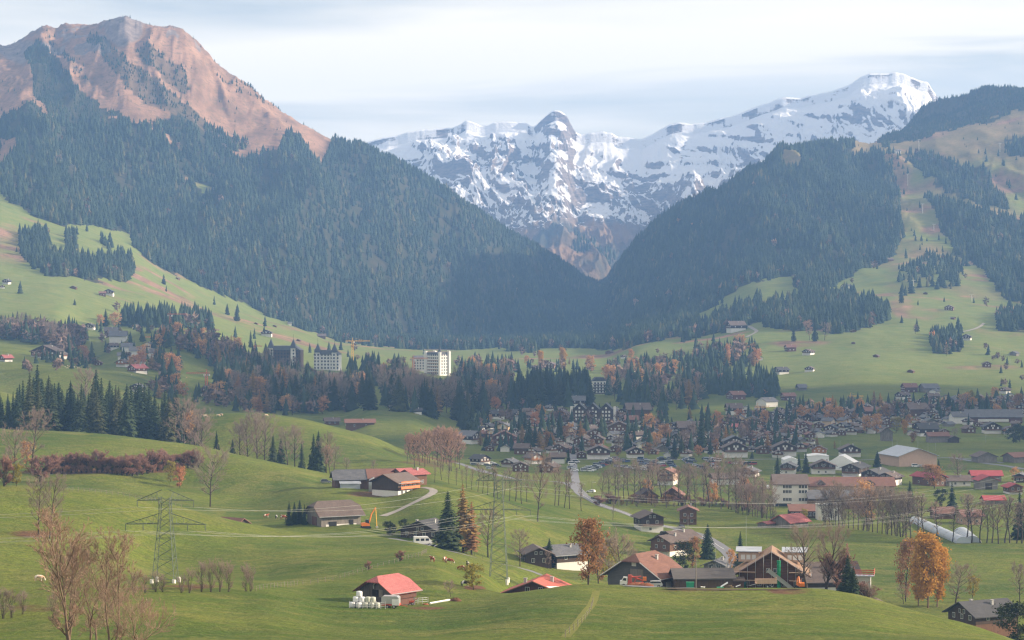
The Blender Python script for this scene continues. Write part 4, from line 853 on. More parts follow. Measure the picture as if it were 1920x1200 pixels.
# houses around the road
HOUSES = [ # px, row of the foot, width in px, gable turn, roof, timber, base, label, options
 (1216,998,56,12,R_brown,T_dark,P_white,'dark chalet with white corner beside the road bend',dict(Hb=2.4,He=6.2,chim=1)),
 (1290,984,40,-3,R_rust,T_mid,None,'plain brown timber chalet with rusty roof right of the road',dict(Hb=0,He=6.4,balc=True)),
 (1256,1044,58,-42,R_brown,T_mid,P_white,'brown roofed chalet with orange balcony behind the big barn',dict(He=6.0,Hb=2)),
 (1272,1026,62,-50,R_brown,T_mid,None,'wide brown roof beside the road, left of the dark pine',dict(He=4,Hb=0)),
 (1346,1072,52,-20,R_slate,T_grey,None,'low grey roofed house beside the road behind long shed',dict(He=2.4,Hb=0,balc=False,chim=1)),
 (1252,910,40,-18,R_rust,T_pink,P_white,'pink house with orange-red roof at the edge of the river trees',dict(He=7,Hb=2.2)),
 (1362,909,62,-78,R_brown,T_dark,P_white,'long white house with brown roof among the river trees',dict(He=4,Hb=2.8,Ln=20,balc=False)),
 (1403,895,50,-18,R_slate,T_dark,P_white,'dark gabled chalet right of the long white house',dict(He=3.5,Hb=1.8)),
 (1212,943,48,6,R_brown,T_mid,None,'brown barn half hidden by the bare river trees',dict(He=3.5,Hb=0,wins=False,balc=False,chim=0,pitch=.7)),
 (1262,940,44,-8,R_rust,T_mid,None,'second brown barn behind the bare river trees',dict(He=3.5,Hb=0,wins=False,balc=False,chim=0,pitch=.7)),
 (1481,991,58,-48,R_red,T_grey,None,'open field shed with orange tile roof by the bare thicket',dict(He=3.0,Hb=0,wins=False,balc=False,chim=0,pitch=.5)),
 (1437,990,17,-40,R_red,T_grey,None,'tiny hut with red roof left of the orange roofed shed',dict(He=1.8,Hb=0,wins=False,balc=False,chim=0,pitch=.3,over=.4)),
 (1543,889,52,-4,R_brown,T_dark,P_white,'dark chalet with long white base in front of the white tent',dict(He=5,Hb=3)),
 (1478,890,36,-12,R_slate,T_dark,P_white,'dark chalet with white base right of the tall fir',dict(He=5,Hb=2.6)),
 (1604,893,52,-25,R_black,T_dark,P_white,'large black timber chalet right of the white tent',dict(He=5,Hb=1.6,Ln=20)),
 (1642,905,54,-28,R_black,T_dark,P_white,'second black chalet of the pair behind the school roofs',dict(He=5,Hb=1.6,Ln=20)),
 (1668,911,44,-30,R_brown,T_dark,P_white,'white based chalet with brown roof behind the school roofs',dict(He=5,Hb=3)),
 (1633,914,28,-6,R_brown,T_red,None,'small red-brown chalet tucked behind the long school roof',dict(He=3,Hb=0)),
 (1561,913,32,8,R_brown,T_mid,None,'small brown chalet with yellow bushes behind school roof',dict(He=3.2,Hb=0)),
 (1742,912,50,30,R_crim,T_mid,None,'red and brown roofed barn behind the round orange tree',dict(He=5,Hb=0,Ln=18,balc=False)),
 (1795,912,48,-86,R_brown,P_white,P_white,'white walled house with dark roof left of the crimson barn',dict(He=3.5,Hb=0,balc=False)),
 (1848,904,60,88,R_crim,T_grey,None,'long crimson sheet roof of the farm by the right edge',dict(He=4,Hb=0,Ln=20,balc=False,wins=False,chim=0)),
 (1848,918,44,4,R_crim,T_grey,None,'grey boarded gable barn in front of long crimson roof',dict(He=5.2,Hb=0,balc=False,wins=False,chim=0,big_door=True)),
 (1899,927,34,6,R_crim,T_mid,None,'crimson roofed chalet near the right edge of the view',dict(He=4,Hb=1)),
 (1862,946,42,-88,R_crim,T_grey,None,'low grey shed with bright crimson roof alone on the field',dict(He=2.6,Hb=0,balc=False,wins=False,chim=0,W=7)),
 (1767,973,44,-84,R_rust,T_mid,None,'brown shed with rusty roof behind the plastic tunnel',dict(He=3,Hb=0,balc=False,wins=False,chim=0)),
 (1817,984,44,-80,R_rust,T_pink,None,'pink walled house with rusty roof behind plastic tunnel',dict(He=4.2,Hb=0,balc=False)),
 (1845,868,46,8,R_brown,T_grey,None,'grey barn with brown roof alone in the far right field',dict(He=4,Hb=0,balc=False,wins=False,chim=0)),
 (1912,868,40,-60,R_rust,T_grey,None,'grey barn with red roof cut by the right edge',dict(He=4,Hb=0,balc=False,wins=False,chim=0,Ln=18)),
 (1702,875,88,14,R_lite,T_pink,None,'wide pale timber hall with blue-grey sheet roof, vans in front',dict(He=6.5,Hb=0,Ln=30,balc=False,wins=False,chim=0,pitch=.36)),
 (1913,905,24,-20,R_slate,T_dark,None,'dark slate roofed house above the crimson chalet at right',dict(He=4,Hb=0)),
 (1662,827,28,-6,R_brown,T_grey,None,'tall grey barn standing alone in the village field',dict(He=6.5,Hb=0,balc=False,wins=False,chim=0,pitch=.8)),
 (1757,830,42,-86,R_rust,T_grey,None,'grey barn with red-brown roof at the village edge',dict(He=5,Hb=0,balc=False,wins=False,chim=0)),
 (1787,830,24,0,R_brown,T_dark,None,'dark gabled shed beside the red-brown roofed village barn',dict(He=3.4,Hb=0,balc=False,wins=False,chim=0)),
 (675,803,58,-84,R_rust,T_mid,None,'long rust roofed farm behind the second green hill',dict(He=4,Hb=0,Ln=20,balc=False)),
 (622,797,30,-80,R_brown,T_mid,None,'brown roof left of the long rust roofed farm',dict(He=3,Hb=0,balc=False)),
 (1838,1160,120,0,None,None,None,None,None),
]
for px_, bs, wp, rz, rf, tb, ba, lab, op in HOUSES:
    if lab is None: continue
    d = G(px_, bs).y; wm_ = wp * d / F; c = abs(math.cos(rad(rz))); s = abs(math.sin(rad(rz))); op = dict(op)
    Ln = op.pop('Ln', 12.0); Wd = op.pop('W', None)
    if s > .9: Ln = wm_ / s - 2; Wd = Wd or 10.0
    elif Wd is None: Wd = max(5.0, (wm_ - s * (12 if wm_ > 10 else 6)) / max(c, .5) - 1.5 if wm_ > 14 else wm_ * .78); Ln = min(Ln, max(wm_, 6)) if Ln < 15 else Ln
    b = chalet('chalet' if op.get('wins', True) else 'barn', lab, 'chalet' if op.get('wins', True) else 'barn', W=Wd, Ln=Ln, roof=rf, timber=tb, base=ba or P_white, **op)
    put(b, px_, bs, rz=rz, back=Ln * c / 2 + Wd * s / 2)
b = chalet('bungalow', 'low house with dark grey roof and two chimneys at lower right', 'house', W=12, Ln=15, He=5.4, pitch=.50, Hb=2.6, base=T_mid, roof=R_black, timber=T_dark, over=1.3, chim=2, balc=False); put(b, 1843, d=650, rz=-62, dz=2.2)
b = chalet('farmhouse', 'big brown roofed farmhouse with white ground floor behind scaffolded house', 'farmhouse', W=17, Ln=27, He=5.6, pitch=.55, Hb=3.0, roof=R_brown, timber=T_dark, over=1.6, chim=1, balc=False, wins=True); put(b, 1522, d=745, rz=-83, dz=2.0)
b = chalet('farmhouse', 'small brown wing with snowless pale eaves right of the farmhouse', 'farmhouse', W=9, Ln=8, He=6, pitch=.4, Hb=3.4, roof=R_brown, timber=T_dark, over=1.4, chim=1, balc=False); put(b, 1592, d=742, rz=-20, dz=1.0)
# small new building with red guard rails
t = empty('new_building', Vector(((1620 - 960) / F * 620, 620, (YH - 1066) / F * 620 - 6)), rad(-12), 'small unfinished building with red guard boards round its flat roof', 'building', sc=.75)
MB().box(-2.4, 2.4, -2.4, 2.4, -16, 5.4).build('wall', M_conc, t); MB().box(-3.6, 3.6, -3, 3, 5.42, 5.7).build('roof_slab', R_lite, t); window(t, 0, -2.41, 2.6)
gr = MB()
for z in (6.2, 6.9, 7.6): gr.box(-3.7, 3.7, -3.15, -3.05, z, z + .32); gr.box(3.65, 3.75, -3.1, 3.1, z, z + .32); gr.box(-3.75, -3.65, -3.1, 3.1, z, z + .32)
for x in (-3.6, -1.2, 1.2, 3.6): gr.bar((x, -3.0, 5.5), (x, -3.0, 8.0), .06)
gr.build('guard_rail', M_redp, t)
b = chalet('shed', 'dark purple roof corner peeping over the crest at right', 'shed', W=8, Ln=8, He=1.5, pitch=.4, Hb=0, roof=R_brown, timber=T_dark, over=.8, chim=0, balc=False, wins=False); put(b, 1630, d=603, rz=-30, dz=1.0)
# school: white block and long wings
t = empty('school_block', G(1485, 950) + Vector((0, 7, 0)), rad(-2), 'white three storey school block with brown roof and dark windows', 'school')
w = 62 * t.location.y / F / 2; MB().box(-w, w, -6, 6, -2, 10.4).build('wall', P_white, t); MB().slab((-w - .8, -6.8, 10.5), (w + .8, -6.8, 10.5), (w + .8, 6, 14.5), (-w - .8, 6, 14.5), .4).slab((-w-.8, 6, 14.5), (w+.8, 6, 14.5), (w+.8, 12, 11), (-w-.8, 12, 11), .3).build('roof', R_brown, t)
for z in (3.2, 6.3, 8.6):
    for x in (-w * .42, -w * .24, -w * .06, w * .52, w * .70, w * .88): window(t, x, -6.02, z if z > 4 else 2.6, 0, 1.15)
MB().box(-w * .95, w * .0, -6.06, -5.9, -1, 1.6).build('ground_floor_glazing', M_glass, t)
t = empty('school_wing', G(1600, 938) + Vector((0, 16, 0)), rad(-1), 'very long low school wing with rust brown roof and dormers', 'school')
w = 172 * t.location.y / F / 2; MB().box(-w + 1, w - 1, -6, 6, -2, 6.2).build('wall', T_pink, t); rf = MB().slab((-w, -7, 6.2), (w, -7, 6.2), (w, 1, 10.2), (-w, 1, 10.2), .3).slab((-w, 1, 10.2), (w, 1, 10.2), (w, 8, 6.2), (-w, 8, 6.2), .3).build('roof', R_rust, t)
for x in (-w * .62, w * .45): MB().prism([(x - 2.4, 7), (x + 2.4, 7), (x, 9)], -6.6, -1.5).build('dormer', R_brown, rf)
for x in np.arange(-w * .9, w * .95, 3.4): window(t, float(x), -6.02, 3.2, 0, 1.1)
t = empty('sports_hall', G(1575, 955) + Vector((0, 8, 0)), rad(-1), 'grey roofed sports hall in front of the rust school wing', 'hall')
w = 112 * t.location.y / F / 2; MB().box(-w, w, -5, 5, -2, 4.6).build('wall', T_mid, t); MB().slab((-w - .5, -6, 4.7), (w + .5, -6, 4.7), (w + .5, 5.6, 8.0), (-w - .5, 5.6, 8.0), .3).build('roof', R_slate, t)
t = empty('white_annex', G(1556, 976) + Vector((0, 5, 0)), 0, 'white flat roofed annex behind yellowing shrubs below the school', 'building')
w = 44 * t.location.y / F / 2; MB().box(-w, w, -4, 4, -1, 6.6).build('wall', P_white, t); MB().box(-w - .2, w + .2, -4.2, 4.2, 6.62, 7.0).build('roof_edge', M_conc, t)
for x in (-3, 0, 3): window(t, x, -4.02, 3)
t = empty('low_wing', G(1508, 972) + Vector((0, 6, 0)), 0, 'low brown glazed wing left of the white annex', 'building')
w = 52 * t.location.y / F / 2; MB().box(-w, w, -4, 4, -1, 3.0).build('wall', T_dark, t); MB().slab((-w - .3, -4.6, 3.1), (w + .3, -4.6, 3.1), (w + .3, 4, 5.6), (-w - .3, 4, 5.6), .2).build('roof', R_rust, t)
for i in range(6): window(t, -w + (i + .6) * w / 3.1, -4.02, .9, 0, 1.2)
# white tents
for px_, bs, wp, h1, h2, lab in ((1585, 882, 62, 3.2, 8.6, 'big white marquee tent between the dark chalets'), (1535, 866, 40, 3.5, 4.4, 'long white flat tent behind the dark chalet'), (1484, 872, 26, 3, 4.6, 'small white tent roof behind the dark chalet by the fir')):
    p = G(px_, bs); w = wp * p.y / F / 2; t = empty('marquee', p + Vector((0, 9, 0)), rad(-14 if h2 > 8 else 0), lab, 'tent')
    MB().box(-w, w, -8, 8, -1, h1).build('wall', R_white, t); MB().prism([(-w - .3, h1 + .02), (w + .3, h1 + .02), (w * .02, h2), (-w * .25, h2 * .93)], -8.2, 8.2).build('roof', R_white, t)
# plastic tunnels
for (a, bb, r, lab) in (((1716, 978), (1806, 1019), 3.0, 'long translucent plastic tunnel greenhouse in the gardens'), ((1803, 1000), (1824, 1017), 3.4, 'short rounded plastic tunnel end beside the long tunnel')):
    A = G(*a); B = G(*bb); L_ = (B - A); t = empty('plastic_tunnel', A, math.atan2(L_.y, L_.x), lab, 'greenhouse'); n = 10
    prof = [(r * math.cos(math.pi * k / n), r * .85 * math.sin(math.pi * k / n)) for k in range(n + 1)]; P = MB(); ln = Vector((L_.x, L_.y)).length
    for s in range(9):
        for k in range(n):
            x0, x1 = ln * s / 8, 0
    V = [(ln * s / 8, y, z - .2) for s in range(9) for y, z in prof]; Fc = [(s * (n + 1) + k, s * (n + 1) + k + 1, (s + 1) * (n + 1) + k + 1, (s + 1) * (n + 1) + k) for s in range(8) for k in range(n)] + [tuple(range(n + 1)), tuple(8 * (n + 1) + k for k in range(n + 1))]
    P.poly(V, Fc); P.build('cover', plain('plastic_film', (.42, .47, .53), .4, .5, 0, .15), t, smooth_=False)
    hp = MB()
    for s in range(9):
        for k in range(n): hp.bar((ln * s / 8, prof[k][0] * 1.01, prof[k][1] * 1.01 - .2), (ln * s / 8, prof[k + 1][0] * 1.01, prof[k + 1][1] * 1.01 - .2), .05)
    hp.build('hoop', M_metal, t)['kind'] = 'stuff'
# ------------------------------------------------------------------ the village: types of chalet, copied
SMALL = dict(winpane=False)
TYPES = {}
def ttype(k, **o): TYPES[k] = o
ttype('w', roof=R_brown, timber=T_dark, base=P_white, Hb=2.8, He=5.4, desc='brown roofed white-based chalet')
ttype('s', roof=R_slate, timber=T_dark, base=P_white, Hb=2.4, He=5.4, desc='slate roofed white-based chalet')
ttype('d', roof=R_brown, timber=T_mid, base=P_white, Hb=0, He=5.2, desc='all brown timber house')
ttype('k', roof=R_black, timber=T_dark, base=P_white, Hb=2.2, He=5.2, desc='black roofed dark chalet')
ttype('o', roof=R_brown, timber=T_warm, base=P_white, Hb=2.4, He=5.6, desc='honey coloured timber house')
ttype('r', roof=R_rust, timber=T_red, base=P_white, Hb=0, He=5.0, desc='rusty roofed timber house')
ttype('p', roof=R_slate, timber=P_white, base=P_white, Hb=0, He=5.6, desc='white grey-roofed house', balc=False)
ttype('c', roof=R_slate, timber=P_cream, base=P_cream, Hb=0, He=8.0, desc='cream coloured tall house')
ttype('h', roof=R_brown, timber=T_mid, base=P_white, Hb=0, He=3.4, desc='small brown hay hut', balc=False, wins=False, chim=0)
ttype('g', roof=R_slate, timber=T_grey, base=P_white, Hb=0, He=4.0, desc='grey boarded barn', balc=False, wins=False, chim=0)
ttype('m', roof=R_red, timber=T_mid, base=P_white, Hb=1.5, He=4.5, desc='red roofed brown farm')
PROTO = {}
village = []
def vill(px_, bs, wp, k, rz=None, d=None, zone='v'):
    p = at(px_, d) if d else G(px_, bs); wm_ = wp * p.y / F
    if rz is None: rz = RR.choice([-38, -28, -20, -12, -5, 6, 14, 24, 34, -60, 62])
    c = abs(math.cos(rad(rz))); s = abs(math.sin(rad(rz))); Wn = (wm_ / (c + .85 * s)) / 1.12
    big = 2 if Wn > 15 else 1 if Wn > 9 else 0; key = (k, big)
    if key not in PROTO:
        o = dict(TYPES[k]); o.pop('desc'); w0 = [8, 13, 19][big]
        o['He'] = o['He'] * [.72, 1, 1.25][big]; o['Hb'] = o.get('Hb', 0) * [.8, 1, 1.1][big]
        PROTO[key] = (chalet('hay_hut' if k == 'h' else 'barn' if k == 'g' else 'house' if k in 'pc' else 'timber_house' if k in 'dor' else 'chalet', 'x', 'hut' if k == 'h' else 'barn' if k == 'g' else 'house' if k in 'pc' else 'timber house' if k in 'dor' else 'chalet', W=w0, Ln=w0 * .85, pitch=.45, side_win=big > 0 and k not in 'hg', winpane=False, **o), w0); t = PROTO[key][0]
    else: t = copy_tree(PROTO[key][0])
    s0 = Wn / PROTO[key][1]; t.location = p + Vector((p.x, p.y, 0)).normalized() * (Wn * .4); t.location.z = min(H(t.location.x, t.location.y), p.z + 1.5) if zone != 'slope' else H(t.location.x, t.location.y)
    t.rotation_euler = (0, 0, rad(rz)); t.scale = (s0, s0, s0 * RR.uniform(.92, 1.08)); village.append((t, k, px_, bs, zone)); return t
V = [(900,871,42,'k',50),(881,832,50,'s',58),(946,814,30,'c',-20),(945,835,46,'r',0),(947,847,20,'p',-5),(979,852,34,'d',80),(956,876,36,'s',-30),(976,885,34,'d',0),(1000,870,38,'o',38),(1026,868,20,'g',0),(1046,869,28,'w',-86),(1122,861,48,'w',0),(1090,859,20,'d',0),(1030,886,42,'d',-30),(930,786,36,'k',-70),(963,788,14,'r',0),(998,789,30,'w',-80),(1033,789,24,'p',25),(985,769,42,'r',85),(1083,763,30,'s',88),(1156,771,12,'p',0),(1170,770,10,'p',20),
 (1070,806,30,'s',None),(1105,812,34,'d',None),(1137,806,30,'k',None),(1092,828,28,'w',None),(1120,833,30,'d',None),(1148,831,28,'s',None),(1060,796,22,'w',None),(1195,783,52,'d',-85),(1183,797,28,'r',-86),(1160,813,44,'d',0),(1290,816,50,'d',-84),(1376,778,32,'w',-86),(1380,749,38,'r',-70),(1388,798,28,'c',-12),(1408,800,26,'c',-8),(1438,763,44,'p',-60),(1398,773,18,'p',0),(1191,859,36,'w',4),(1182,843,26,'k',-8),(1287,856,26,'w',-30),(1378,858,50,'w',0),(1376,843,46,'s',2),(1305,844,28,'d',-25),(1251,857,14,'p',0),
 (1375,807,24,'m',-86),(1402,816,34,'d',-60),(1440,815,30,'d',-30),(1398,833,24,'s',None),(1432,837,34,'d',0),(1458,858,22,'w',0),(1478,751,28,'r',-80),(1502,732,18,'g',-75),(1513,773,24,'w',-60),(1553,769,30,'d',None),(1546,785,40,'k',-50),(1526,796,44,'s',-55),(1585,777,26,'d',-20),(1632,781,30,'r',-84),(1607,796,26,'w',None),(1558,812,34,'k',-20),(1582,807,30,'s',-40),(1495,801,32,'o',-35),(1482,813,38,'r',-30),(1510,815,26,'d',0),(1458,821,24,'w',-30),(1470,856,48,'w',0),(1500,847,26,'k',0),(1536,854,34,'o',-10),(1526,843,16,'w',0),(1593,857,42,'w',0),(1430,851,26,'d',5),(1662,796,24,'d',0),(1590,763,24,'d',-30),(1463,801,20,'d',0),
 (1742,736,38,'g',-80),(1705,736,30,'r',-84),(1752,740,22,'p',-40),(1693,749,30,'w',-60),(1748,751,28,'d',-75),(1680,763,18,'p',-30),(1884,738,24,'w',-50),(1894,748,16,'p',0),(1836,749,20,'d',None),(1792,751,16,'p',None),(1717,781,48,'d',-80),(1750,777,18,'s',-30),(1797,794,34,'p',-84),(1722,804,30,'d',-10),(1748,804,24,'w',-60),(1737,818,44,'k',-84),(1770,816,20,'d',0),(1816,812,28,'d',20),(1859,813,36,'k',0),(1891,814,24,'o',0),(1660,803,22,'d',0),(1708,816,15,'p',0),(1682,795,22,'d',0),(1700,795,18,'r',-10),
 (1215,812,30,'d',None),(1240,822,32,'s',None),(1212,832,28,'d',None),(1245,842,26,'d',None),(1265,836,24,'k',None),(1330,812,28,'d',None),(1340,832,26,'s',None),(1350,798,22,'w',None),(1020,812,26,'d',None),(1040,826,26,'s',None),(1010,834,24,'k',None),(1063,842,26,'d',None),(1035,850,26,'w',None),(1075,850,22,'r',None),(1155,848,24,'d',None),(1225,852,24,'d',None),(1330,850,22,'w',None),(900,812,24,'k',None),(918,846,20,'d',None),(1052,775,24,'d',None),(1030,770,20,'s',None),(1120,774,26,'k',None),(1140,790,22,'w',None),(1212,770,26,'s',None),(1418,786,20,'w',None),(1425,773,22,'d',None),(1462,775,22,'w',None),(1480,786,22,'d',None),(1488,770,20,'s',None),(1440,790,22,'k',None),(1535,772,20,'d',None),(1562,780,18,'w',None),(1610,772,20,'d',None),(1625,765,18,'s',None),(1648,775,20,'w',None),(1655,762,18,'d',None),(1668,785,20,'k',None),(1690,778,20,'d',None),(1700,765,18,'w',None),(1720,762,20,'d',None),(1735,790,24,'s',None),(1770,765,20,'d',None),(1775,785,22,'d',None),(1815,760,20,'w',None),(1812,778,20,'k',None),(1850,758,20,'d',None),(1880,762,20,'s',None),(1910,765,20,'w',None),(1905,800,22,'d',None),(1835,800,20,'d',None),(1630,806,22,'w',None),(1612,812,22,'d',None),
 (1530,815,24,'s',None),(1420,808,22,'r',None),(1445,836,24,'d',None),(1478,832,22,'k',None),(1520,832,20,'w',None),(980,812,22,'d',None),(965,800,20,'w',None),(1005,800,20,'r',None),(1047,812,20,'p',None),(1082,790,22,'s',None),(1110,795,20,'d',None),(1165,795,20,'k',None),(1318,838,20,'w',None),(1360,822,24,'d',None),(1365,836,22,'w',None),(1175,828,22,'s',None),(1200,818,20,'w',None)]
for e in V: vill(e[0], e[1], e[2], e[3], e[4])
SL = [(1380,622,38,'w',-80),(1340,619,14,'h',None),(1410,590,12,'h',None),(1390,597,12,'h',None),(1587,543,20,'p',-70),(1600,623,12,'h',None),(1600,645,9,'h',None),(1482,659,22,'r',-80),(1516,666,26,'w',-40),(1643,670,14,'h',-30),(1465,702,30,'k',-70),(1518,697,22,'w',-20),(1708,699,16,'h',-30),(1503,730,20,'g',-80),(1780,582,22,'d',-20),(1787,599,11,'h',None),(1812,638,24,'k',-20),(1902,667,20,'g',-40),(1850,689,16,'d',0),(1668,490,16,'h',-70),(1675,478,12,'h',None),(1682,289,15,'p',-70),(1422,665,12,'p',0),(1424,676,12,'p',0),(1383,642,16,'m',None),(1735,552,9,'h',None),
 (4,541,12,'w',None),(13,533,17,'k',-20),(138,542,13,'h',None),(192,555,16,'r',-80),(204,554,20,'k',0),(333,524,10,'h',None),(168,618,22,'k',-10),(515,613,9,'h',None),(543,610,9,'p',-80),(583,609,11,'p',-85),(500,631,22,'w',0),(603,634,18,'h',-85),(8,632,22,'r',-20),(345,481,8,'h',None),(480,608,8,'h',None),(560,640,10,'h',None)]
for e in SL: vill(e[0], e[1], e[2], e[3], e[4], zone='slope')
LM = [(88,674,60,'w',-8),(118,672,22,'o',-30),(12,678,27,'m',-50),(185,685,14,'r',0),(208,631,32,'k',-80),(222,644,38,'p',-85),(212,656,26,'w',-60),(240,660,30,'p',-80),(275,672,34,'p',-75),(292,690,24,'p',-30),(230,688,26,'o',-20),(278,655,18,'c',-10),(255,616,16,'w',-40),(258,669,38,'p',-80),(232,677,28,'p',-80),(262,684,28,'w',-80),(288,684,22,'w',-40),(258,699,42,'m',-50),(309,707,24,'h',-84),(258,736,32,'s',-15),(302,723,20,'r',-10),(392,736,26,'p',-70),(343,641,10,'c',0),(340,738,18,'d',None),(372,742,20,'w',None),
 (527,758,36,'d',-80),(600,753,38,'d',-20),(555,756,28,'k',-70),(533,769,22,'d',-80),(737,770,18,'w',-70),(783,776,18,'k',-80),(655,770,22,'d',None),(1003,694,16,'p',-80),(1032,691,28,'d',-20),(1107,694,16,'c',0),(1143,663,18,'h',None),(1198,643,20,'w',-70),(1240,699,30,'k',-10),(1207,706,24,'d',-10),(1180,685,18,'w',None),(1153,706,24,'o',-60),(1185,700,18,'p',None),(1225,680,16,'d',None),(1258,690,18,'d',None),(1290,690,16,'w',None),(1170,672,14,'w',None),(1140,716,18,'d',None),(1215,720,20,'d',None),(1240,715,18,'s',None),(1010,760,18,'d',None)]
for e in LM: vill(e[0], e[1], e[2], e[3], e[4], zone='mid')
def where(px_, bs, zone):
    if zone == 'slope': return ('the sunny right slope' if px_ > 1300 and bs > 560 else 'the high ski slope') if px_ > 700 else 'the upper left meadows'
    if zone == 'mid': return ('the left hillside' if px_ < 320 else 'the left wooded hill foot' if px_ < 420 else 'the hill below towered hotel' if px_ < 700 else 'the woods by castle-like hotel' if px_ < 900 else 'the wooded village rise')
    side_ = 'left' if px_ < 1075 else 'centre' if px_ < 1330 else 'centre-right' if px_ < 1560 else 'right'
    band = 'back' if bs < 772 else 'upper' if bs < 798 else 'middle' if bs < 822 else 'lower' if bs < 845 else 'front'
    return f'the {band} {side_} village'
# more roofs between the listed ones
_R = random.Random(77); taken = [(q[2], q[3]) for q in village]
for poly, n, wr in (([(880,790),(1060,770),(1180,780),(1180,850),(1040,866),(930,850)], 46, (24, 36)), ([(1180,800),(1360,800),(1370,850),(1190,852)], 32, (24, 34)), ([(1400,780),(1520,775),(1640,770),(1650,812),(1540,822),(1500,850),(1400,850)], 66, (20, 32)), ([(1640,760),(1920,748),(1920,785),(1780,800),(1650,806)], 60, (16, 28))):
    k_ = 0; tr_ = 0; xs = [q[0] for q in poly]; ys = [q[1] for q in poly]
    while k_ < n and tr_ < 4000:
        tr_ += 1; x = _R.uniform(min(xs), max(xs)); y = _R.uniform(min(ys), max(ys))
        if not inpoly([x], [y], poly)[0] or any(abs(x - a) < 14 and abs(y - b) < 5.5 for a, b in taken): continue
        vill(x, y, _R.uniform(*wr), _R.choice('wsddkgrswkgpdpoc'), None); taken.append((x, y)); k_ += 1
grp = {}
for t, k, px_, bs, zn in village: grp.setdefault((TYPES[k]['desc'], where(px_, bs, zn)), []).append(t)
for (dsc, w_), ts in grp.items():
    if len(ts) == 1: ts[0]['label'] = f'the only {dsc} on {w_}' if 'slope' in w_ or 'meadow' in w_ or 'hill' in w_ or 'rise' in w_ else f'the only {dsc} in {w_}'
    else: rank(ts, '{} ' + f'{dsc} from left in {w_}')
    for t in ts: t['group'] = 'huts and farms on the slopes' if 'village' not in w_ else 'chalets of the village'
# triple gabled hotel in the village centre
p = G(1113, 793); t = empty('village_hotel', p + Vector((0, 9, 0)), rad(-6), 'big dark hotel with three gables and a white corner tower', 'hotel'); w = 76 * p.y / F / 2
MB().box(-w, w, -6, 8, -2, 10.5).build('timber_wall', T_dark, t)
for i, x in enumerate((-w * .66, 0, w * .66)):
    MB().prism([(x - w / 3, 10.5), (x + w / 3, 10.5), (x, 15.5)], -6.01, 7.9).build('gable', T_dark, t); r = MB()
    for s in (-1, 1): r.slab((x, -7.5, 15.9), (x, 9, 15.9), (x + s * (w / 3 - .03), 9, 10.9), (x + s * (w / 3 - .03), -7.5, 10.9), .3)
    r.build('roof', R_slate, t)
    for z in (2, 5, 8, 11):
        for q in (-2.6, 0, 2.6):
            if z < 11 or abs(q) < 2: window(t, x + q, -6.03, z, 0, 1.2, False)
for x in (-w - .9, w + 1.4): MB().box(x - .9, x + .9, -6.6, -3, -2, 13).build('white_pier', P_white, t)
# long warehouse roof at the right
p = G(1867, 792); t = empty('station_hall', p + Vector((0, 10, 0)), rad(-1), 'very long low grey hall at the village edge with red wagons', 'hall'); w = 104 * p.y / F / 2
MB().box(-w, w, -7, 9, -2, 4.2).build('wall', T_red, t); MB().slab((-w - 1, -9, 4.2), (w + 1, -9, 4.2), (w + 1, 2, 10), (-w - 1, 2, 10), .3).slab((-w - 1, 2, 10), (w + 1, 2, 10), (w + 1, 11, 4.2), (-w - 1, 11, 4.2), .3).build('roof', R_slate, t)
MB().box(-w * .6, w * .5, -7.2, -7.0, .4, 2.6).build('white_band', P_white, t)
# ------------------------------------------------------------------ the two hill hotels and the half-timbered house
p = at(820, 2590); t = empty('tall_hotel', p, rad(-42), 'tall white castle-like hotel with corner turrets and pointed spire', 'hotel', sc=.84)
MB().box(-13, 13, -9, 9, -3, 27).build('wall', P_white, t); tw = []
for x, y in ((-13, -9), (13, -9), (-13, 9), (13, 9)): MB().box(x - 1.7, x + 1.7, y - 1.7, y + 1.7, -3, 31.5 if (x, y) != (13, -9) else 30.5).build('corner_tower', P_white, t)
MB().box(-11.2, 11.2, -8.6, 8.6, 27.02, 30).build('mansard_roof', R_slate, t); MB().bar((13, -9, 30.5), (13, -9, 41), 2.3, 8, .1).build('spire', M_copper, t)
cn = MB()
for x, y in ((13, -9), (13, 9), (-13, 9)):
    for a in (-1.2, 1.2): cn.box(x + a - .4, x + a + .4, y - 1.6, y - 1.0, 30.5 if (x, y) == (13, -9) else 31.5, 31.7 if (x, y) == (13, -9) else 32.7)
cn.build('battlement', P_white, t)
for z in np.arange(1.5, 26, 4.0):
    for x in (-8.5, -5.1, -1.7, 1.7, 5.1, 8.5): window(t, x, -9.03, float(z), 0, 1.5, False).data = WINm
    for y in (-4.5, 0, 4.5): window(t, 13.03, y, float(z), rad(90), 1.5, False)
DARKW = MB().box(-.6, .6, -.06, .02, -.05, 1.35).mesh('window', M_glass)
for c in t.children:
    if c.name.startswith('window'): c.data = DARKW
for z in np.arange(4, 24, 4.0): MB().box(-9, 9, -10.2, -9.05, float(z) - .9, float(z) - .1).build('balcony', T_pink, t)
p = at(790, 2640); q = empty('hotel_wing', p, rad(8), 'long shade-greyed wing with slate roof left of the castle-like hotel', 'hotel', sc=.78); MB().box(-12, 12, -7, 7, -3, 19).build('wall', plain('shaded_plaster', (.55, .52, .50), .85, .2, 0, .18), q); MB().slab((-12.6, -7.6, 19.1), (12.6, -7.6, 19.1), (12.6, 0, 23), (-12.6, 0, 23), .4).slab((-12.6, 0, 23), (12.6, 0, 23), (12.6, 7.6, 19.1), (-12.6, 7.6, 19.1), .4).build('roof', R_slate, q)  # white plaster given a darker colour to stand for the shade on this wing
for z in (3, 7, 11, 15):
    for x in range(-10, 11, 4): w_ = window(q, x, -7.03, z, 0, 1.5, False); w_.data = DARKW
